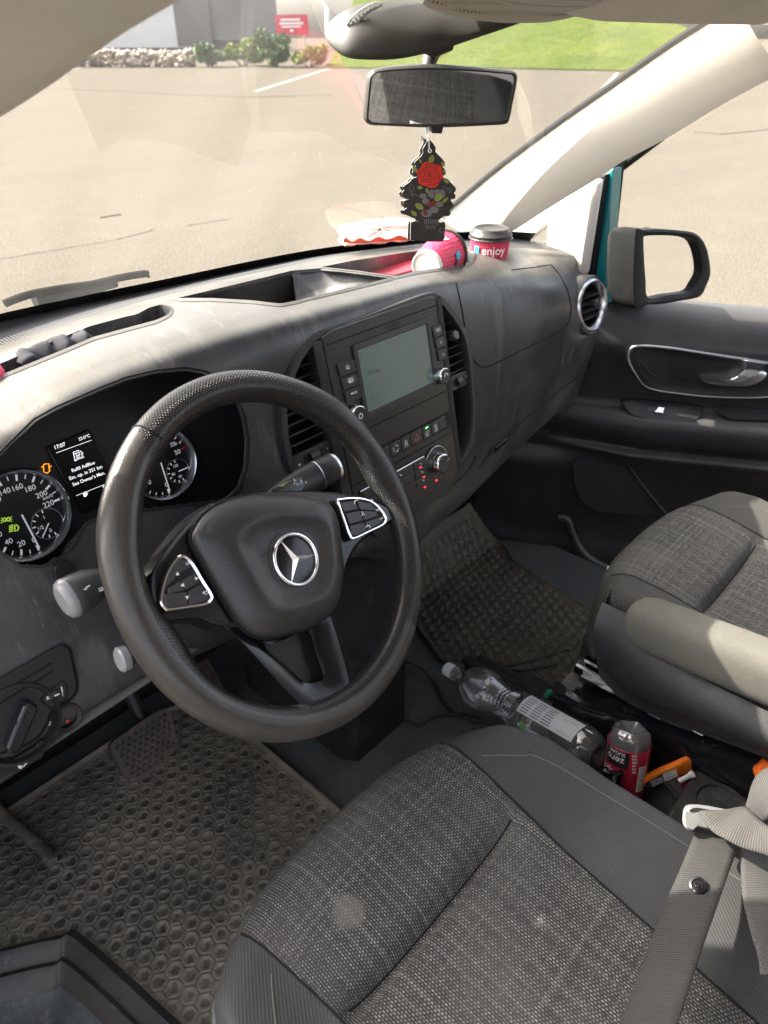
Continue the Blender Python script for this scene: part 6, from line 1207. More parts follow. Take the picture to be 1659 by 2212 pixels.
mb = MB(); mb.grid(rows); mb.build('roof_console', M_perfpale, oc, smooth=60)
# ---- mirror
rm = thing('rear_view_mirror', at(958, 210, 'x', .0), 'rear view mirror with black frame hanging on its stalk below the sensor housing', 'mirror')
RN = nrm((-.585, -.80, -.09)); ru = nrm(np.cross([0, 0, 1.], RN)); RF = Frame(at(958, 210, 'x', 0), ru, np.cross(RN, ru))
mo = [(796, 168), (803, 158), (815, 151), (860, 145), (935, 141), (1020, 146), (1095, 153), (1112, 156), (1118, 166), (1116, 185), (1108, 225), (1101, 258), (1092, 268), (1060, 271), (940, 276), (830, 272), (800, 270), (790, 262), (788, 250), (791, 210)]
mg = [(803, 172), (808, 162), (818, 157), (860, 153), (935, 151), (1020, 154), (1095, 160), (1107, 163), (1111, 170), (1109, 188), (1101, 225), (1095, 254), (1087, 261), (1060, 264), (940, 269), (835, 267), (806, 264), (798, 258), (796, 250), (799, 210)]
R0 = np.array([RF.px(*q, 0) for q in chain(mo, 4, True)]); R1 = np.array([RF.px(*q, 0) for q in chain(mg, 4, True)]); cM = R0.mean(0)
mb = MB(); mb.grid(np.array([R1-RF.n*.003, R1+RF.n*.001, R1*.5+R0*.5+RF.n*.0015, R0-RF.n*.001, R0-RF.n*.012, R0+(cM-R0)*.12-RF.n*.022, R0+(cM-R0)*.5-RF.n*.032, R0+(cM-R0)*.95-RF.n*.034]), closed_v=True); mb.build('mirror_frame', mat('mirror_frame_black', (.03, .028, .026), .5, bump=('noise', 600, .2)), rm, smooth=50)
mb = MB(); mb.poly(R1-RF.n*.001); mb.build('mirror_glass', mat('mirror_silver_dim', (.62, .63, .65), .02, 1), rm, smooth=0)
mb = MB(); mb.tube([RF.px(925, 150, -.02), RF.px(928, 130, -.03), RF.px(938, 108, -.035), RF.px(942, 96, -.03)], [.008, .0085, .009, .012], 12); mb.tube([RF.px(905, 104, -.02), RF.px(935, 98, -.016), RF.px(972, 88, -.02)], [.004, .012, .010], 12); mb.build('mirror_stalk', M_cons, rm, smooth=60)
mb = MB(); mb.slab([RF.px(*q, .004) for q in rounded([(930, 272), (958, 274), (955, 289), (933, 288)], 3)], RF.n, .012); mb.build('dimming_lever', M_black, rm, bevel=.002)
# ---- air freshener: a cut-out tree card on a string
AN = nrm((-.68, -.73, .0)); au_ = nrm(np.cross([0, 0, 1.], AN)); AFR = Frame(at(925, 400, 'y', .575), au_, (0, 0, 1)); af = thing('air_freshener', AFR.px(928, 300), 'black tree shaped air freshener card printed with a red rose hanging under the mirror', 'air freshener')
half = [(508, 175), (555, 225), (578, 265), (572, 300), (600, 330), (640, 370), (665, 405), (655, 435), (640, 440), (670, 480), (672, 515), (645, 530), (640, 545), (690, 560), (725, 600), (765, 640), (768, 670), (748, 690), (765, 715), (760, 745), (715, 755), (750, 815), (725, 838), (705, 850), (722, 885), (700, 912), (650, 905), (630, 925), (600, 955)]
left = [(412, 960), (405, 935), (370, 925), (330, 905), (275, 890), (262, 860), (300, 835), (270, 800), (265, 770), (320, 750), (265, 725), (252, 690), (275, 665), (258, 635), (300, 605), (325, 590), (350, 555), (395, 540), (380, 525), (355, 505), (360, 460), (385, 440), (368, 410), (400, 375), (440, 340), (455, 310), (450, 280), (475, 235)]
card = J3(*(half+[(618, 975), (660, 965), (668, 1000), (660, 1110), (648, 1155), (520, 1155), (335, 1140), (335, 1080), (340, 970), (380, 958)]+left)); card_uv = [AFR.uv(*q) for q in card]
M_card = mat('black_card', (.022, .020, .020), .5, spots=[(60, .5, .75, (.06, .058, .056), .5)]); M_cardedge = mat('card_edge', (.45, .43, .40), .8)
for k, (off, sh, nm) in enumerate(((0, 0, 'front_card'), (-.006, -.0025, 'back_card'))):
    mb = MB(); P = [AFR.p(a+sh, b-.001*k, off) for a, b in card_uv]; nP = len(P); Q = [np.array(p)-AFR.n*.0016 for p in P]
    mb.poly(P, 0); mb.add(P+Q, [[i, nP+i, nP+(i+1) % nP, (i+1) % nP] for i in range(nP)], 1); mb.poly(Q[::-1], 1); cd_o = mb.build(nm, [M_card, M_cardedge], af, smooth=0)
    if k == 0: fcard = cd_o
ik = Ink(AFR, .0003)
rose = J3(*ellipse(522, 520, 124, 122, 30)); rose = [(x+1.6*math.sin(7*i*.21), y+1.6*math.cos(5*i*.21)) for i, (x, y) in enumerate(rose)]; ik.fill(rose, 0, .0001)
for r, w, a0, a1 in ((108, 8, .3, 1.7), (104, 8, 2.2, 3.6), (106, 8, 4.2, 5.6), (80, 7, 1.2, 2.9), (78, 7, 3.3, 4.9), (80, 7, 5.2, 6.9), (52, 6, .2, 2.2), (50, 6, 2.6, 4.4), (52, 6, 4.8, 6.2), (28, 5, .8, 3.2), (26, 5, 3.6, 5.8), (12, 5, 0, 5)):
    ik.line(J3(*[(522+r*math.cos(t)+10*math.sin(3*t), 515+r*.95*math.sin(t)) for t in np.linspace(a0, a1, 10)]), .0007 if r > 40 else .0006, 1, .0002)
for cx, cy, w, h, a in ((535, 370, 55, 34, -1.2), (430, 390, 30, 14, 1.3), (645, 420, 34, 20, .9), (380, 470, 40, 24, 1.2), (675, 580, 40, 20, .7), (425, 640, 36, 20, .2), (493, 670, 34, 18, 1.4), (600, 735, 58, 40, -.8), (665, 760, 50, 18, -.7), (420, 820, 62, 34, .6), (370, 885, 46, 24, .7), (655, 485, 26, 14, 1)):
    L_ = [(cx+w*.75*math.copysign(abs(math.cos(t))**1.5, math.cos(t))*math.cos(a)-h*.8*math.sin(t)*math.sin(a), cy+w*.75*math.copysign(abs(math.cos(t))**1.5, math.cos(t))*math.sin(a)+h*.8*math.sin(t)*math.cos(a)) for t in np.linspace(0, 6.28, 14, endpoint=False)]
    ik.fill(J3(*L_), 2, .0001); ik.line(J3((cx-w*.6*math.cos(a), cy-w*.6*math.sin(a)), (cx+w*.6*math.cos(a), cy+w*.6*math.sin(a))), .0003, 1, .0003)
# grey ink drawing below the rose: cracked bone and petals, red berries, scrolls
for cx, cy, rx, ry in ((480, 770, 34, 28), (540, 700, 40, 40), (590, 690, 40, 34), (455, 720, 36, 24), (560, 850, 44, 34), (610, 800, 36, 26), (490, 885, 52, 36), (640, 700, 24, 44)): ik.fill(J3(*ellipse(cx, cy, rx, ry, 14)), 3, .00005)
for k in range(8): ik.line(J3((470+k*18, 940-6*math.sin(k)), (474+k*17, 985+8*math.sin(k*2))), .0010, 3, .0001)
for k in range(5): ik.line(J3((490+k*20, 1000), (494+k*18, 1035)), .0007, 3, .0001)
for cx, cy, r in ((525, 795, 22), (553, 795, 22), (478, 878, 24), (500, 800, 15)): ik.fill(J3(*ellipse(cx, cy, r, r*1.1, 14)), 4, .0002)
def scroll(cx, cy, r, a0, s): ik.line(J3(*[(cx+r*(1-t*.13)*math.cos(a0+s*t), cy+r*(1-t*.13)*math.sin(a0+s*t)) for t in np.linspace(0, 6.5, 26)]), .0005, 3, .0001)
scroll(340, 640, 36, 1.6, -1); scroll(715, 665, 32, 2, 1); scroll(630, 1040, 36, -.5, 1); scroll(350, 700, 20, 0, 1); ik.line(J3((320, 660), (360, 700), (410, 720)), .0005, 3, .0001); ik.line(J3((640, 630), (690, 650), (730, 690)), .0005, 3, .0001)
ik.build('printed_rose', [mat('rose_red', (.62, .022, .012), .45), mat('ink_black', (.012, .01, .01), .6), mat('leaf_print', (.23, .28, .045), .5), mat('ink_grey', (.16, .15, .155), .6), mat('berry_red', (.20, .025, .025), .5)], fcard)
mb = MB(); mb.tube([RF.px(926, 272, -.004), AFR.px(925, 296, .001), AFR.px(927, 303, .002), AFR.px(928, 322, .0015)], .0009, 6); mb.tube([RF.px(922, 274, -.012), AFR.px(922, 296, -.004), AFR.px(927, 320, -.003)], .0009, 6); mb.build('hanging_string', mat('elastic_string', (.42, .42, .40), .8), af)
mb = MB(); mb.lathe(AFR.px(*J3(520, 292), .0003), AFR.n, [(0, .0024), (.0008, .0022), (.0006, .0012), (0, .0011)], 16); mb.build('eyelet', M_white, af)
for k in range(5): mb = MB()
mb = MB()
for k in range(7):
    p = AFR.px(*J3(478, 190), .001); mb.tube([p, p+AFR.u*rng.uniform(-.006, .001)+AFR.v*rng.uniform(-.004, .006)], .0005, 4)
mb.build('string_knot', mat('dark_string', (.06, .07, .06), .8), af)
# ================================================================== CUPS AND ODDMENTS ON THE DASHBOARD
M_pink = mat('pink_cup_sleeve', (.62, .035, .10), .5, spots=[(90, .45, .65, (.70, .10, .17), .6)]); nt = M_pink.node_tree; v = nt.nodes.new('ShaderNodeTexVoronoi'); v.inputs['Scale'].default_value = 175; v.inputs['Randomness'].default_value = .15; tcx = nt.nodes.new('ShaderNodeTexCoord'); nt.links.new(tcx.outputs['Object'], v.inputs['Vector']); bp = nt.nodes.new('ShaderNodeBump'); bp.inputs['Distance'].default_value = .002; bp.inputs['Strength'].default_value = .8; nt.links.new(v.outputs['Distance'], bp.inputs['Height']); nt.links.new(bp.outputs[0], nt.nodes['Principled BSDF'].inputs['Normal'])
M_paper = mat('cup_paper', (.74, .72, .66), .7); M_lid = mat('cup_lid_black', (.035, .034, .034), .35, spots=[(40, .5, .8, (.1, .098, .09), .5)]); M_blue = mat('label_blue', (.05, .40, .62), .5)
def cup(t, base, axis, r0, r1, H, lid=True, ref=None):
    ax_ = nrm(axis); mb = MB(); mb.lathe(base, ax_, [(0, r0*.9), (0, r0), (H*.13, r0+(r1-r0)*.13)], 40, ref=ref); mb.disc(base+ax_*.002, -ax_, r0*.95, 32); mb.build('cup_base', M_paper, t, smooth=40)
    mb = MB(); mb.lathe(base, ax_, [(H*.125, r0+(r1-r0)*.13), (H*.13, r0+(r1-r0)*.13+.0012), (H*.95, r1+.0010), (H*.955, r1)], 40, ref=ref); sl_ = mb.build('cup_sleeve', M_pink, t, smooth=40)
    if lid:
        mb = MB(); mb.lathe(base, ax_, [(H*.93, r1+.0015), (H*.93, r1+.0042), (H*.945, r1+.0048), (H*.96, r1+.004), (H*.965, r1+.0018), (H*1.0, r1+.0022), (H*1.01, r1+.0030), (H*1.03, r1+.0022), (H*1.05, r1-.001), (H*1.10, r1-.003), (H*1.135, r1-.0045), (H*1.14, r1-.007), (H*1.115, r1-.0095), (H*1.10, r1*.55), (H*1.10, .0001)], 44, ref=ref); mb.build('cup_lid', M_lid, t, smooth=40)
    else:
        mb = MB(); mb.lathe(base, ax_, [(H*.95, r1), (H, r1+.001), (H*1.01, r1+.0028), (H*1.02, r1+.001), (H*.99, r1-.001), (H*.3, r0+(r1-r0)*.2)], 40, ref=ref); mb.build('cup_rim', M_paper, t, smooth=60)
    return sl_
cb = on(1073, 556)+np.array([.012, .025, -.053]); c1_ = thing('coffee_cup', cb, 'upright pink takeaway coffee cup with black lid beside the pillar trim', 'coffee cup', )
rr = .0365; sl_ = cup(c1_, cb, (0, 0, 1), .027, .0362, .088)
cw = lambda ang, z, r: cb+np.array([math.cos(ang)*r, math.sin(ang)*r, z])
def cyl_text(s_, base, axis, ref, r, ang0, h0, size, m, name, parent, flip=1):
    ax_ = nrm(axis); e1 = nrm(ref-ax_*(ref@ax_)); e2 = np.cross(ax_, e1); V, F = glyphs(s_, True); mb = MB(); w = V[:, 0].max()*size
    mb.add([base+ax_*(h0+v[1]*size)+(e1*math.cos(ang0+flip*(v[0]*size-w/2)/r)+e2*math.sin(ang0+flip*(v[0]*size-w/2)/r))*r for v in V], F); return mb.build(name, m, parent, smooth=0)
view = CAM-cb; M_cuptext = mat('cup_white_print', (.85, .80, .78), .6)
cyl_text('enjoy', cb, (0, 0, 1), np.array([view[0], view[1], 0]), .0372, .22, .060, .021, M_cuptext, 'cup_lettering', c1_)
def cyl_quad(base, axis, ref, r, a0, a1, h0, h1, m, name, parent):
    ax_ = nrm(axis); e1 = nrm(ref-ax_*(ref@ax_)); e2 = np.cross(ax_, e1); mb = MB(); mb.grid([[base+ax_*h+(e1*math.cos(a)+e2*math.sin(a))*r for h in (h0, h1)] for a in np.linspace(a0, a1, 6)]); return mb.build(name, m, parent, smooth=60)
cyl_quad(cb, (0, 0, 1), np.array([view[0], view[1], 0]), .0374, -.85, -.55, .060, .073, M_blue, 'cup_badge', c1_)
# tipped cup lying in the tray: mouth up right, white base towards the camera side
t0, t1 = at(*J3(480, 1400), 'z', 1.487), at(*J3(735, 1215), 'z', 1.497); ax2 = nrm(t1-t0); c2o = thing('coffee_cup', t0, 'pink takeaway coffee cup tipped over in the passenger side tray, white base showing', 'coffee cup')
H2 = np.linalg.norm(t1-t0)*1.0; H2 = .080; vw = CAM-t0; sl_ = cup(c2o, t0, ax2, .0255, .0345, H2, ref=vw)
cyl_text('enjoy', t0, ax2, vw, .0356, -.95, .045, .018, M_cuptext, 'cup_lettering', c2o)
cyl_quad(t0, ax2, vw, .0345, .28, .62, .046, .060, M_blue, 'cup_badge', c2o); cyl_quad(t0, ax2, vw, .0343, .62, .95, .045, .054, mat('badge_dark', (.1, .1, .1), .5), 'cup_badge_text', c2o)
for o in (c1_, c2o): o['group'] = 'pink takeaway coffee cups'
# red folder lying in the passenger tray
fq = [(712, 582), (765, 571), (880, 556), (925, 553), (905, 578), (855, 593), (790, 588)]; mb = MB(); mb.slab([at(*q, 'z', 1.478) for q in fq], (0, 0, 1), .004); tag(mb.build('folder', mat('dark_red_plastic', (.36, .05, .065), .4), bevel=.001), 'dark red plastic folder lying flat in the passenger side tray', 'folder')
# paper bag on the defroster strip by the windscreen
pbq = [(735, 490), (790, 480), (885, 474), (890, 512), (885, 520), (800, 528), (738, 530), (731, 510)]; mb = MB(); P = [at(*q, 'y', v) for q, v in zip(pbq, (.955, .955, .94, .90, .88, .885, .895, .92))]; nP = len(P)
rows = []
o0 = resample(chain(P, 3, True), 40, True); cP = o0.mean(0)
for s_, h in ((1, 0), (.98, .006), (.85, .014), (.6, .017), (.3, .018), (.02, .017)): rows.append([cP+(p-cP)*s_+np.array([0, -h*.6, h*.4])+rng.normal(size=3)*.0012 for p in o0])
mb.grid(np.array(rows), closed_v=True); M_bag2 = mat('thin_paper_bag', (.72, .50, .42), .6, spots=[(18, .4, .7, (.78, .66, .58), .8)]); tag(mb.build('paper_bag', M_bag2, smooth=50), 'crumpled pale paper bag with red edge against the windscreen', 'paper bag')
bgo = bpy.data.objects['paper_bag']; WPOS[bgo] = np.zeros(3)
mb = MB(); E_ = chain([at(*q, 'y', v) for q, v in (((732, 522), .90), ((760, 524), .895), ((800, 521), .89), ((845, 518), .885), ((888, 516), .88))], 6); mb.grid([[p+np.array([0, -.010, .000]), p+np.array([0, -.012, .006+.003*math.sin(i*1.1)])] for i, p in enumerate(E_)]); mb.build('red_edge', mat('bag_red', (.68, .13, .07), .5), bgo)
# dark cloth stuffed into the driver slot, and a pink cup edge beside it
M_cloth = mat('dark_grey_cloth', (.026, .026, .034), .9, bump=('noise', 300, .5), spots=[(20, .5, .7, (.06, .058, .07), .6)])
mb = MB(); cpts = [(40, 790), (75, 774), (105, 763), (140, 752), (175, 742), (205, 735)]
cc_ = chain([at(*q, 'z', 1.505) for q in cpts], 8); rows = []
for i, p in enumerate(cc_):
    d = nrm(cc_[min(i+1, len(cc_)-1)]-cc_[max(i-1, 0)]); s_ = np.cross(d, [0, 0, 1]); e_ = min(1, i/5, (len(cc_)-1-i)/5)
    w_ = 1+.22*math.sin(i*.62); rows.append([p+s_*.0175*w_*(.3+.7*e_)*math.cos(a)+np.array([0, 0, 1])*(.0135*w_*(.3+.7*e_)*math.sin(a+.5*math.sin(i*.62))*(1+.12*math.sin(3*a+i*.4))) for a in np.linspace(0, 2*np.pi, 30, endpoint=False)])
mb.grid(np.array(rows), closed_v=True); tag(mb.build('cloth', M_cloth, smooth=60), 'dark grey crumpled cloth stuffed into the slot ahead of the driver', 'cloth')
pc0 = at(6, 812, 'z', 1.503); mb = MB(); mb.lathe(pc0+np.array([-.05, 0, 0]), (1, .0, .0), [(0, .02), (.045, .017), (.05, .013), (.052, .0001)], 24); tag(mb.build('wrapper', M_pink, smooth=40), 'pink dotted wrapper at the left end of the driver side slot', 'wrapper')
# ================================================================== BETWEEN THE SEATS
# clear water bottle
M_pet = bpy.data.materials.new('clear_plastic_bottle'); M_pet.use_nodes = True; nt = M_pet.node_tree; nt.nodes.remove(nt.nodes['Principled BSDF']); out = nt.nodes['Material Output']
tr = nt.nodes.new('ShaderNodeBsdfTransparent'); tr.inputs[0].default_value = (.90, .92, .92, 1); go = nt.nodes.new('ShaderNodeBsdfGlossy'); go.inputs['Roughness'].default_value = .06; df = nt.nodes.new('ShaderNodeBsdfDiffuse'); df.inputs[0].default_value = (.7, .72, .72, 1)
lw_ = nt.nodes.new('ShaderNodeLayerWeight'); lw_.inputs[0].default_value = .45; mr = nt.nodes.new('ShaderNodeMapRange'); mr.inputs['To Min'].default_value = .05; mr.inputs['To Max'].default_value = .85; nt.links.new(lw_.outputs['Facing'], mr.inputs[0])
a_ = nt.nodes.new('ShaderNodeMixShader'); a_.inputs[0].default_value = .10; b_ = nt.nodes.new('ShaderNodeMixShader'); nt.links.new(tr.outputs[0], a_.inputs[1]); nt.links.new(df.outputs[0], a_.inputs[2]); nt.links.new(mr.outputs[0], b_.inputs[0]); nt.links.new(a_.outputs[0], b_.inputs[1]); nt.links.new(go.outputs[0], b_.inputs[2]); nt.links.new(b_.outputs[0], out.inputs[0])
w0, w1 = at(*J6(195, 205), 'z', .655), at(*J6(1440, 930), 'z', .745); wb_ = thing('water_bottle', w1, 'empty clear ribbed water bottle with white cap lying between the seats', 'bottle'); wax = nrm(w1-w0); Lb = np.linalg.norm(w1-w0)
prof = [(0, .0125), (.02, .0125), (.021, .0155), (.026, .0155), (.027, .0125), (.040, .0135), (.055, .021), (.072, .033), (.092, .0415), (.112, .0430), (.128, .0405), (.140, .0355)]
for k in range(9): x = .146+k*.0085; b0_ = .0325-.0035*math.sin(math.pi*k/8)+.004*max(0, (k-5)/3); prof += [(x, b0_), (x+.003, b0_-.0016), (x+.006, b0_)]
prof += [(.228, .0385), (.238, .0405), (.262, .0408), (.263, .0396), (.266, .0396), (.267, .0408), (.318, .0408), (.319, .0396), (.322, .0396), (.323, .0408), (.36, .0405), (.385, .0385), (.400, .033), (.408, .024), (.405, .012), (.400, .0001)]
ks = Lb/.408; mb = MB(); mb.lathe(w0, wax, [(d*ks, r*1.04) for d, r in prof], 48); mb.build('bottle_body', M_pet, wb_, smooth=40)
mb = MB(); mb.lathe(w0-wax*.004, wax, [(-.002, .0001), (-.002, .0130), (0, .0150), (.018, .0152), (.019, .0146), (.020, .0152), (.025, .0150), (.025, .012)], 40, rad=lambda d, a: 1+.012*np.cos(40*a)*(d < .018)); mb.build('bottle_cap', mat('cap_white', (.70, .71, .71), .45), wb_, smooth=40)
ref_w = CAM-w0; rl = .0408*1.045; M_lab = mat('bottle_label', (.66, .67, .68), .4)
cyl = lambda a0, a1, h0, h1, m, nm: cyl_quad(w0, wax, ref_w, rl, a0, a1, h0*ks, h1*ks, m, nm, wb_)
cyl(-1.05, -.05, .238, .372, M_lab, 'label_panel') if False else None
WAX, RW = wax, ref_w
e1w = nrm(RW-WAX*(RW@WAX)); e2w = np.cross(WAX, e1w)
def bp_(h, a, lift=0): return w0+WAX*h*ks+(e1w*math.cos(a)+e2w*math.sin(a))*(rl+lift)
def bang(px, h):                                # angle on the bottle wall whose projection at height h is nearest to a photo pixel
    A = np.linspace(-1.5, 1.5, 121); Q = np.array([proj(bp_(h, a)) for a in A]); return A[np.argmin(((Q-np.array(px))**2).sum(1))]
aT, aB = bang(J6(960, 540), .25), bang(J6(900, 640), .25)
a_hi, a_lo = bang(J6(880, 465), .232), bang(J6(795, 560), .232)
if abs(a_hi-a_lo) < .5: a_lo = a_hi+.8*np.sign(a_lo-a_hi if a_lo != a_hi else 1)
def patch(h0, h1, a0, a1, m, nm, lift=.0004, n=10):
    mb = MB(); mb.grid([[bp_(h, a, lift) for h in (h0, h1)] for a in np.linspace(a0, a1, n)]); return mb.build(nm, m, wb_, smooth=60)
lab = patch(.238, .372, a_lo, a_hi, M_lab, 'bottle_label'); mb = MB(); da = a_hi-a_lo
for c_ in range(3):
    for k in range(7):
        h0 = .243+c_*.026; aa = a_lo+da*(.08+.12*k); ln = .018+.005*rng.random(); mb.add([bp_(h0, aa, .0007), bp_(h0+ln, aa, .0007), bp_(h0+ln, aa+da*.05, .0007), bp_(h0, aa+da*.05, .0007)], [[0, 1, 2, 3]])
mb2 = MB(); h = .332
while h < .365:
    w = rng.choice([.0006, .0011, .0017]); mb2.add([bp_(h, a_lo+da*.12, .0007), bp_(h+w, a_lo+da*.12, .0007), bp_(h+w, a_lo+da*.72, .0007), bp_(h, a_lo+da*.72, .0007)], [[0, 1, 2, 3]]); h += w+rng.choice([.0007, .0012])
mb.build('label_text', mat('label_print', (.16, .18, .24), .6), wb_, smooth=0); mb2.build('barcode', mat('barcode_ink', (.07, .11, .2), .6), wb_, smooth=0)
sd_a = np.sign(a_lo-a_hi); patch(.25, .40, a_lo+sd_a*.42, a_lo+sd_a*.56, mat('label_edge_blue', (.45, .52, .72), .3), 'label_edge'); patch(.336, .356, a_lo+sd_a*.36, a_lo+sd_a*.70, mat('deposit_blue', (.02, .22, .50), .4), 'deposit_mark', .0009)
mb = MB(); mb.tube([bp_(.346+.006*math.cos(t), a_lo+sd_a*(.53+.13*math.sin(t)), .0013) for t in np.linspace(0, 6.28, 20, endpoint=False)], .0006, 4, closed=True); mb.build('deposit_ring', M_white, wb_)
patch(.256, .272, a_lo+sd_a*.30, a_lo+sd_a*.62, mat('label_green', (.18, .34, .12), .5), 'label_badge', .0009)
# cola bottle standing on its head
k0_, k1_ = np.array([.112, .240, .858]), np.array([.064, .205, .665]); kb = thing('cola_bottle', k1_, 'small dark cola bottle with a red label wedged upside down beside the seat box', 'bottle'); kax = nrm(k1_-k0_)
M_kpet = mat('grey_bottle_plastic', (.10, .10, .105), .10, spec=.8, coat=.5); M_kred = mat('cola_label_red', (.42, .015, .05), .28, coat=.3, spots=[(25, .55, .8, (.55, .08, .12), .4)])
pet = lambda d, a: 1-.16*np.maximum(0, np.cos(5*a))**.7*np.clip((.026-d)/.026, 0, 1)*0+.10*np.cos(5*a)*np.clip((.03-d)/.03, 0, 1)
mb = MB(); mb.lathe(k0_, kax, [(.010, .0001), (.006, .012), (.0, .020), (.004, .028), (.016, .0325), (.035, .0335), (.045, .0335), (.13, .0335), (.15, .030), (.175, .018), (.19, .013), (.205, .013)], 60, rad=pet); mb.build('bottle_body', M_kpet, kb, smooth=50)
rk = CAM-k0_; ek1 = nrm(rk-kax*(rk@kax)); ek2 = np.cross(kax, ek1); kp = lambda h, a, l=0: k0_+kax*h+(ek1*math.cos(a)+ek2*math.sin(a))*(.0342+l)
mb = MB(); mb.lathe(k0_, kax, [(.026, .0335), (.026, .0342), (.124, .0342), (.125, .0335)], 48); lb_ = mb.build('bottle_label', M_kred, kb, smooth=40)
def kquad(h0, h1, a0, a1, m, nm, l=.0004):
    mb = MB(); mb.grid([[kp(h, a, l) for h in (h0, h1)] for a in np.linspace(a0, a1, 10)]); return mb.build(nm, m, kb, smooth=60)
sgn_k = 1 if (kp(.08, .5)-kp(.08, -.5))@RT > 0 else -1       # +1 when angle grows to the right in view
kquad(.028, .058, sgn_k*-1.25, sgn_k*.10, mat('label_black', (.02, .02, .022), .3), 'label_black_band')
def ktext(s_, h, a, size, m, nm):               # the bottle is upside down, so its lettering is too
    V, F = glyphs(s_, True); mb = MB(); w = V[:, 0].max()*size; mb.add([kp(h+v[1]*size, sgn_k*(a-(v[0]*size-w/2)/.0342), .0008) for v in V], F); return mb.build(nm, m, kb, smooth=0)
ktext('zero', .040, -.55, .017, M_white, 'label_lettering'); ktext('SUGAR', .030, -.50, .009, M_white, 'label_lettering'); ktext('pepsi', .066, -.75, .020, mat('label_pale_print', (.75, .55, .58), .4), 'label_lettering')
kquad(.052, .098, sgn_k*.62, sgn_k*1.05, M_white, 'barcode_field'); mb = MB()
for k in range(14): h = .054+k*.003; mb.grid([[kp(hh_, a, .0008) for hh_ in (h, h+rng.choice([.0008, .0014]))] for a in np.linspace(sgn_k*.66, sgn_k*1.01, 4)])
mb.build('barcode', M_seam, kb, smooth=0); mb = MB()
for k in range(6): mb.grid([[kp(hh_, a, .0008) for hh_ in (.029+k*.006, .032+k*.006)] for a in np.linspace(sgn_k*(.2+.02*k), sgn_k*(.42+.03*(k % 3)), 4)])
mb.build('small_print', mat('pale_small_print', (.6, .5, .5), .5), kb, smooth=0)
mb = MB(); mb.tube([kp(.0268, a, .0004) for a in np.linspace(-2, 2, 30)], .0006, 5); mb.build('label_edge', M_kred, kb)
# empty cup lying with its black lid towards us, wrapper and oddments around it
lc = at(*J5(635, 690), 'z', .745); lax = nrm(nrm(CAM-lc)-.42*RT-.30*UP); cu3 = thing('coffee_cup', lc, 'pink coffee cup lying between the seats, its black lid facing the driver seat', 'coffee cup', 'pink takeaway coffee cups')
cup(cu3, lc-lax*.098, lax, .030, .0395, .088)
wq = J5((505, 520), (560, 470), (700, 410), (935, 300), (985, 305), (1022, 375), (1000, 400), (700, 512), (580, 560), (520, 560)); wr = thing('snack_wrapper', at(*J5(760, 430), 'z', .79), 'orange and black snack wrapper lying on the rubbish beside the cola bottle', 'wrapper')
WFr = Frame(at(*J5(760, 430), 'z', .79), nrm(at(*J5(1000, 330), 'z', .795)-at(*J5(540, 530), 'z', .785)), nrm(at(*J5(960, 300), 'z', .81)-at(*J5(1020, 390), 'z', .785)))
if WFr.n@(CAM-WFr.P) < 0: WFr = Frame(WFr.P, -WFr.u, WFr.v)
mb = MB(); P = np.array([WFr.px(*q, 0) for q in chain(wq, 3, True)]); cP = P.mean(0); rows = [P-WFr.n*.006, P, cP+(P-cP)*.9+WFr.n*.002, cP+(P-cP)*.5+WFr.n*.003, cP+(P-cP)*.02+WFr.n*.0032]; mb.grid(np.array([[p+rng.normal(size=3)*.0006 for p in r_] for r_ in rows]), closed_v=True); mb.build('wrapper_body', mat('wrapper_orange', (.72, .16, .015), .35, spots=[(60, .55, .75, (.8, .25, .03), .5)]), wr, smooth=40)
ik = Ink(WFr, .0046); ik.fill(J5((515, 525), (680, 425), (690, 500), (590, 550), (525, 552)), 0); ik.fill(J5((672, 432), (795, 392), (815, 455), (690, 505)), 1, .0003)
for k in range(5): ik.line(J5((560+k*4, 505+k*11), (665+k*3, 462+k*10)), .0014, 1, .0005)
ik.line(J5((600, 440), (850, 345)), .003, 2, .0003); ik.line(J5((700, 440), (760, 420)), .0008, 3, .0006); ik.line(J5((705, 470), (775, 446)), .0008, 3, .0006); ik.build('wrapper_print', [mat('wrapper_navy', (.02, .02, .035), .4), mat('wrapper_white', (.68, .68, .70), .5), mat('wrapper_yellow', (.75, .45, .02), .4), M_seam], wr)
tb = at(*J5(190, 470), 'z', .80); mb = MB(); mb.lathe(tb, nrm((.5, .35, .6)), [(-.05, .020), (.0, .021), (.004, .024), (.008, .0245), (.012, .023), (.012, .018), (-.03, .017)], 32); tag(mb.build('tumbler_lid', M_gloss, smooth=50), 'black ringed tumbler rim peeking over the driver seat edge by the cola bottle', 'tumbler')
mb = MB(); p = at(*J5(940, 465), 'z', .80); mb.lathe(p, nrm((.3, -.4, .6)), [(-.02, .004), (.0, .004), (.002, .0055), (.007, .0055), (.008, .0001)], 20); tag(mb.build('bottle_top', mat('cap_white2', (.66, .66, .66), .5), smooth=40), 'small white cap among the rubbish by the orange wrapper', 'cap')
mb = MB(); p = at(*J5(1640, 455), 'z', .845); rows = [[p+np.array([.022*math.cos(a)*k, .018*math.sin(a)*k, h])+rng.normal(size=3)*.0012 for a in np.linspace(0, 6.28, 16, endpoint=False)] for k, h in ((1, 0), (1.05, .008), (.7, .016), (.02, .018))]; mb.grid(np.array(rows), closed_v=True); tag(mb.build('wrapper', mat('orange_foil', (.62, .12, .02), .35), smooth=40), 'orange scrap of wrapper caught by the passenger seat rail', 'wrapper')
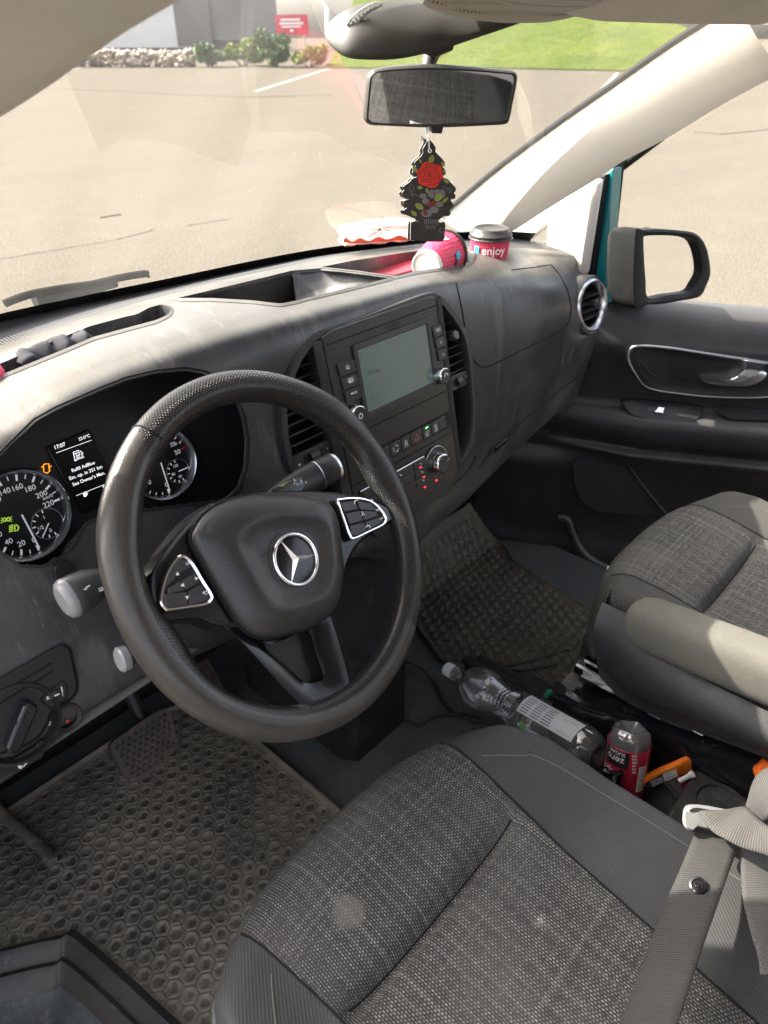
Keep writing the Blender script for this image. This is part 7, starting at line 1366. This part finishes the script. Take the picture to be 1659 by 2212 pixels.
mb = MB(); p0, p1 = at(*J6(1040, 390), 'z', .66), at(*J6(985, 480), 'z', .64); mb.tube(chain([p0, (p0+p1)/2+np.array([0, 0, .01]), p1], 5), .007, 8); tag(mb.build('strap', mat('green_strap', (.02, .22, .13), .6)), 'short green strap end sticking out beside the seat box', 'strap')
# cup holder box at the back
cz = .795; M_boxtop = mat('dusty_box_top', (.030, .030, .031), .3, spots=[(30, .5, .75, (.09, .088, .082), .6), (200, .62, .7, (.3, .3, .29), .5)])
ch = thing('cup_holder_box', at(*L2(1000, 520), 'z', cz), 'black plastic storage box with round cup holder behind the rubbish', 'cup holder')
q_ = [at(*L2(985, 240), 'z', cz), at(*L2(700, 690), 'z', cz)]; xr, yr_ = q_[0][0], .138; xl = q_[1][0]-.02
mb = MB(); mb.slab([(xl, yr_, cz), (.163, yr_, cz), (.163, -.25, cz), (xl, -.25, cz)], (0, 0, 1), .10); mb.build('box_top', M_boxtop, ch, bevel=.006)
cc0 = at(*L2(1075, 600), 'z', cz); rC = .5*np.linalg.norm(at(*L2(885, 570), 'z', cz)-at(*L2(1255, 600), 'z', cz)); rC = min(rC, .046)
mb = MB(); mb.lathe(cc0+np.array([0, 0, .0008]), (0, 0, 1), [(0, rC*1.08), (.005, rC*1.03), (.005, rC*.97), (-.0002, rC*.93), (.0004, rC*.9), (.0004, .0001)], 48); mb.build('cup_ring', M_boxtop, ch, smooth=40)
# black work glove under the bottle
gl_ = MB(); M_glove = mat('black_work_glove', (.018, .018, .019), .85, bump=('noise', 250, .6), spots=[(20, .55, .75, (.05, .05, .048), .6)])
def finger(pts, r, zz):
    P = chain([at(*J6(*q), 'z', z) for q, z in zip(pts, zz)], 6); k = np.linspace(0, 1, len(P)); rr_ = r*np.sqrt(np.clip(1-(2*np.clip(k-.0, 0, .0))**2, 0, 1)); rr_ = r*np.minimum(1, np.sqrt(np.clip(k*9, .15, 1))); gl_.tube(P, rr_*(1+.08*np.sin(k*14)), 14)
finger([(320, 118), (420, 165), (520, 215), (660, 290), (760, 340)], .012, (.645, .65, .65, .645, .64)); finger([(440, 105), (540, 160), (650, 215), (780, 290)], .012, (.648, .65, .65, .64)); finger([(350, 170), (430, 230), (560, 300), (720, 380)], .0125, (.63, .64, .64, .635)); finger([(660, 350), (720, 380), (800, 420), (860, 460)], .012, (.65, .66, .65, .64))
finger([(1180, 660), (1120, 590), (1040, 530), (900, 470)], .018, (.65, .66, .65, .64))
Pm = chain([at(*J6(*q), 'z', .635) for q in ((700, 290), (830, 360), (960, 430), (1080, 520))], 6); rows = []
for i, p in enumerate(Pm):
    d = nrm(Pm[min(i+1, len(Pm)-1)]-Pm[max(i-1, 0)]); s_ = np.cross(d, [0, 0, 1]); e_ = math.sin(math.pi*(i+1.5)/(len(Pm)+2))**.4; rows.append([p+s_*.042*e_*math.cos(a)+np.array([0, 0, 1])*.020*e_*math.sin(a)*(1+.1*math.sin(i)) for a in np.linspace(0, 2*np.pi, 20, endpoint=False)])
gl_.grid(np.array(rows), closed_v=True); tag(gl_.build('work_glove', M_glove, smooth=70), 'black work glove lying under the clear bottle', 'glove')
# cables
def cable(pts, z, r, name, label, m):
    P = chain([at(*q, 'z', (z if np.isscalar(z) else z[i])) for i, q in enumerate(pts)], 6); mb = MB(); mb.tube(P, r, 8); return tag(mb.build(name, m), label, 'cable')
M_cab = mat('cable_black', (.012, .012, .013), .45)
cable([(868, 1424), (885, 1430), (912, 1442), (934, 1468), (948, 1500), (968, 1530), (1000, 1548), (1062, 1562)], [.655, .645, .63, .617, .615, .615, .617, .62], .0032, 'charging_cable', 'thin black charging cable curving down from the socket beside the bottle', M_cab)
cable([(828, 1465), (834, 1505), (842, 1536), (862, 1549), (900, 1566), (918, 1560), (938, 1547), (980, 1543), (1020, 1546), (1075, 1572)], .617, .0032, 'charging_cable', 'thin black cable looping across the carpet right of the steering wheel', M_cab)
mb = MB(); a, b = at(868, 1424, 'z', .655), at(888, 1432, 'z', .644); mb.tube([a, a*.3+b*.7, b], [.006, .006, .003], 8); tag(mb.build('cable_plug', M_cab), 'small black plug where a cable leaves the console socket', 'plug')
cable([(738, 1278), (752, 1320), (772, 1350), (790, 1372), (796, 1400)], [.86, .83, .80, .77, .74], .0022, 'charging_cable', 'dark cable hanging below the dashboard behind the wheel spoke', mat('cable_grey', (.05, .05, .055), .5))
for pts in ([(1068, 1438), (1110, 1448), (1150, 1446), (1200, 1438)], [(1072, 1440), (1120, 1434), (1175, 1420), (1230, 1402)]): cable(pts, [.622, .63, .64, .66], .0028, 'wire', 'loose black wires on the passenger mat by the seat box', M_cab)
for o in bpy.data.objects:
    if o.name.startswith('wire') and o.get('category') == 'cable': o['group'] = 'wires by the seat box'
# ================================================================== SEAT BELT
def webbing(name, col): 
    m = mat(name, col, .8, spec=.25, spots=[(12, .45, .75, tuple(c*1.5 for c in col), .5)]); nt = m.node_tree; N, L = nt.nodes, nt.links; uvn = N.new('ShaderNodeUVMap'); mp = N.new('ShaderNodeMapping'); mp.inputs['Rotation'].default_value = (0, 0, math.radians(12)); L.new(uvn.outputs[0], mp.inputs[0]); w = N.new('ShaderNodeTexWave'); w.bands_direction = 'Y'; w.inputs['Scale'].default_value = 120; w.inputs['Distortion'].default_value = 1.5; L.new(mp.outputs[0], w.inputs['Vector'])
    b = N['Principled BSDF']; src = b.inputs['Base Color'].links[0].from_socket; mx = N.new('ShaderNodeMix'); mx.data_type = 'RGBA'; mx.blend_type = 'MULTIPLY'; mx.inputs[0].default_value = 1; mr = N.new('ShaderNodeMapRange'); mr.inputs['To Min'].default_value = .62; mr.inputs['To Max'].default_value = 1.15; L.new(w.outputs['Fac'], mr.inputs[0]); L.new(src, mx.inputs[6]); L.new(mr.outputs[0], mx.inputs[7]); L.new(mx.outputs[2], b.inputs['Base Color'])
    bp = N.new('ShaderNodeBump'); bp.inputs['Distance'].default_value = .001; bp.inputs['Strength'].default_value = .5; L.new(w.outputs['Fac'], bp.inputs['Height']); L.new(bp.outputs[0], b.inputs['Normal']); return m
M_web = webbing('belt_webbing', (.048, .047, .046)); M_rib = webbing('ribbed_belt_webbing', (.065, .064, .062))
belt = thing('seat_belt', at(*L2(1000, 800), 'z', 1.045), 'grey seat belt with silver tongue and black stop button across the driver seat', 'seat belt')
def ribbon(Lp, Rp, zL, zR, m, name, n=40, sag=0):
    A = resample(chain([at(*L2(*q), 'z', z) for q, z in zip(Lp, zL)], 5), n); B = resample(chain([at(*L2(*q), 'z', z) for q, z in zip(Rp, zR)], 5), n); k = 7
    rows = [[A[i]+(B[i]-A[i])*t+np.array([0, 0, .0015*math.sin(math.pi*t)+sag*math.sin(i*.5)]) for t in np.linspace(0, 1, k)] for i in range(n)]; d = np.r_[0, np.cumsum(np.linalg.norm(np.diff(A, axis=0), axis=1))]
    mb = MB(); mb.grid(rows, uv=[[(t*.047, d[i]) for t in np.linspace(0, 1, k)] for i in range(n)]); o = mb.build(name, m, belt, smooth=70); s = o.modifiers.new('thick', 'SOLIDIFY'); s.thickness = .0018; s.offset = 0; return A, B
A, B = ribbon([(895, 770), (868, 850), (780, 1065), (690, 1270), (620, 1440), (480, 1820), (300, 2290)], [(1205, 868), (1185, 960), (1080, 1262), (1010, 1460), (940, 1655), (840, 1960), (725, 2320)], [1.052, 1.055, 1.052, 1.046, 1.042, 1.04, 1.05], [1.052, 1.057, 1.060, 1.060, 1.060, 1.065, 1.075], M_web, 'lap_strap')
bpnt = at(*L2(912, 1195), 'z', 1.056); bn = nrm(CAM-bpnt+np.array([.1, .3, .3])); mb = MB(); mb.lathe(bpnt, bn, [(0, .0092), (.003, .0092), (.0048, .0084), (.0052, .0060), (.0040, .0050), (.0040, .0026), (.0056, .0022), (.0056, .0012), (.004, .0010), (.004, .0001)], 32); mb.build('stop_button', M_gloss, belt, smooth=40)
TFr = Frame(at(*L2(960, 690), 'z', 1.07), nrm(at(*L2(1130, 660), 'z', 1.07)-at(*L2(810, 680), 'z', 1.07)), nrm(CAM-at(*L2(960, 690), 'z', 1.07))@np.array([[1, 0, 0], [0, 1, 0], [0, 0, 1]])); bn2 = nrm(CAM-TFr.P+np.array([.0, .25, .1])); TFr = Frame(TFr.P, TFr.u, np.cross(bn2, TFr.u))
if TFr.n@bn2 < 0: TFr = Frame(TFr.P, TFr.u, -TFr.v)
to = chain(L2((800, 640), (812, 605), (845, 588), (930, 590), (1040, 608), (1150, 640), (1160, 700), (1080, 780), (960, 765), (885, 752), (870, 785), (820, 765), (796, 715)), 4, True); ti = chain(L2((850, 628), (900, 612), (1000, 628), (1100, 652), (1090, 664), (1000, 648), (905, 642), (862, 645)), 3, True)
to = resample(to, 60, True); mb = MB(); c_ = to.mean(0); mb.grid(np.array([[TFr.px(*q, -.006) for q in to], [TFr.px(*q, .001) for q in to], [TFr.px(*q, .004) for q in to+(c_-to)*.12], [TFr.px(*q, .0045) for q in to+(c_-to)*.6]]), closed_v=True); mb.poly([TFr.px(*q, .0045) for q in to+(c_-to)*.6]); ton = mb.build('belt_tongue', mat('tongue_grey_metal', (.30, .30, .30), .38, .6), belt, smooth=50)
mb = MB(); mb.slab([TFr.px(*q, .0052) for q in ti], TFr.n, .001); mb.build('tongue_slot', M_pit, ton)
ribbon([(915, 640), (960, 720), (1050, 810), (1200, 890), (1440, 975), (1600, 1030)], [(1120, 640), (1255, 600), (1300, 640), (1360, 690), (1440, 760), (1600, 830)], [1.076, 1.078, 1.08, 1.085, 1.09, 1.10], [1.08, 1.085, 1.09, 1.095, 1.10, 1.11], webbing('belt_webbing_pale', (.075, .072, .067)), 'folded_strap', sag=.0008)
ribbon([(1262, 600), (1280, 540), (1310, 440), (1360, 360), (1440, 310), (1600, 240)], [(1390, 720), (1440, 690), (1480, 650), (1520, 600), (1560, 560), (1640, 500)], [1.074, 1.075, 1.08, 1.09, 1.10, 1.12], [1.074, 1.075, 1.08, 1.09, 1.10, 1.12], M_rib, 'shoulder_strap')
ribbon([(1215, 880), (1228, 1100), (1240, 1270), (1290, 1500), (1350, 1700), (1370, 1850)], [(1480, 960), (1490, 1100), (1500, 1270), (1520, 1500), (1540, 1700), (1560, 1850)], [1.05, 1.05, 1.05, 1.055, 1.06, 1.065], [1.05, 1.05, 1.05, 1.055, 1.06, 1.065], M_rib, 'hanging_strap')
# wiper at the foot of the windscreen
wp = thing('windscreen_wiper', at(150, 640, 'y', 1.02), 'black windscreen wiper resting outside at the foot of the glass', 'wiper'); gx0 = lambda px, py, off: (lambda p: p)(at(px, py, 'y', off))
mb = MB(); wl = [gx0(*q, 1.03) for q in K1((20, 1312), (120, 1275), (260, 1248), (400, 1228), (520, 1200), (628, 1183), (632, 1192))]; mb.tube(chain(wl, 4), .0055, 8); mb.build('wiper_blade', mat('wiper_rubber', (.006, .006, .007), .8, spec=.1), wp)
mb = MB(); wl = [gx0(*q, 1.04) for q in K1((150, 1300), (280, 1272), (420, 1240), (500, 1222))]; mb.tube(wl, [.011, .010, .009, .007], 8); mb.build('wiper_arm', mat('wiper_arm_grey', (.012, .014, .016), .6, spec=.2), wp)
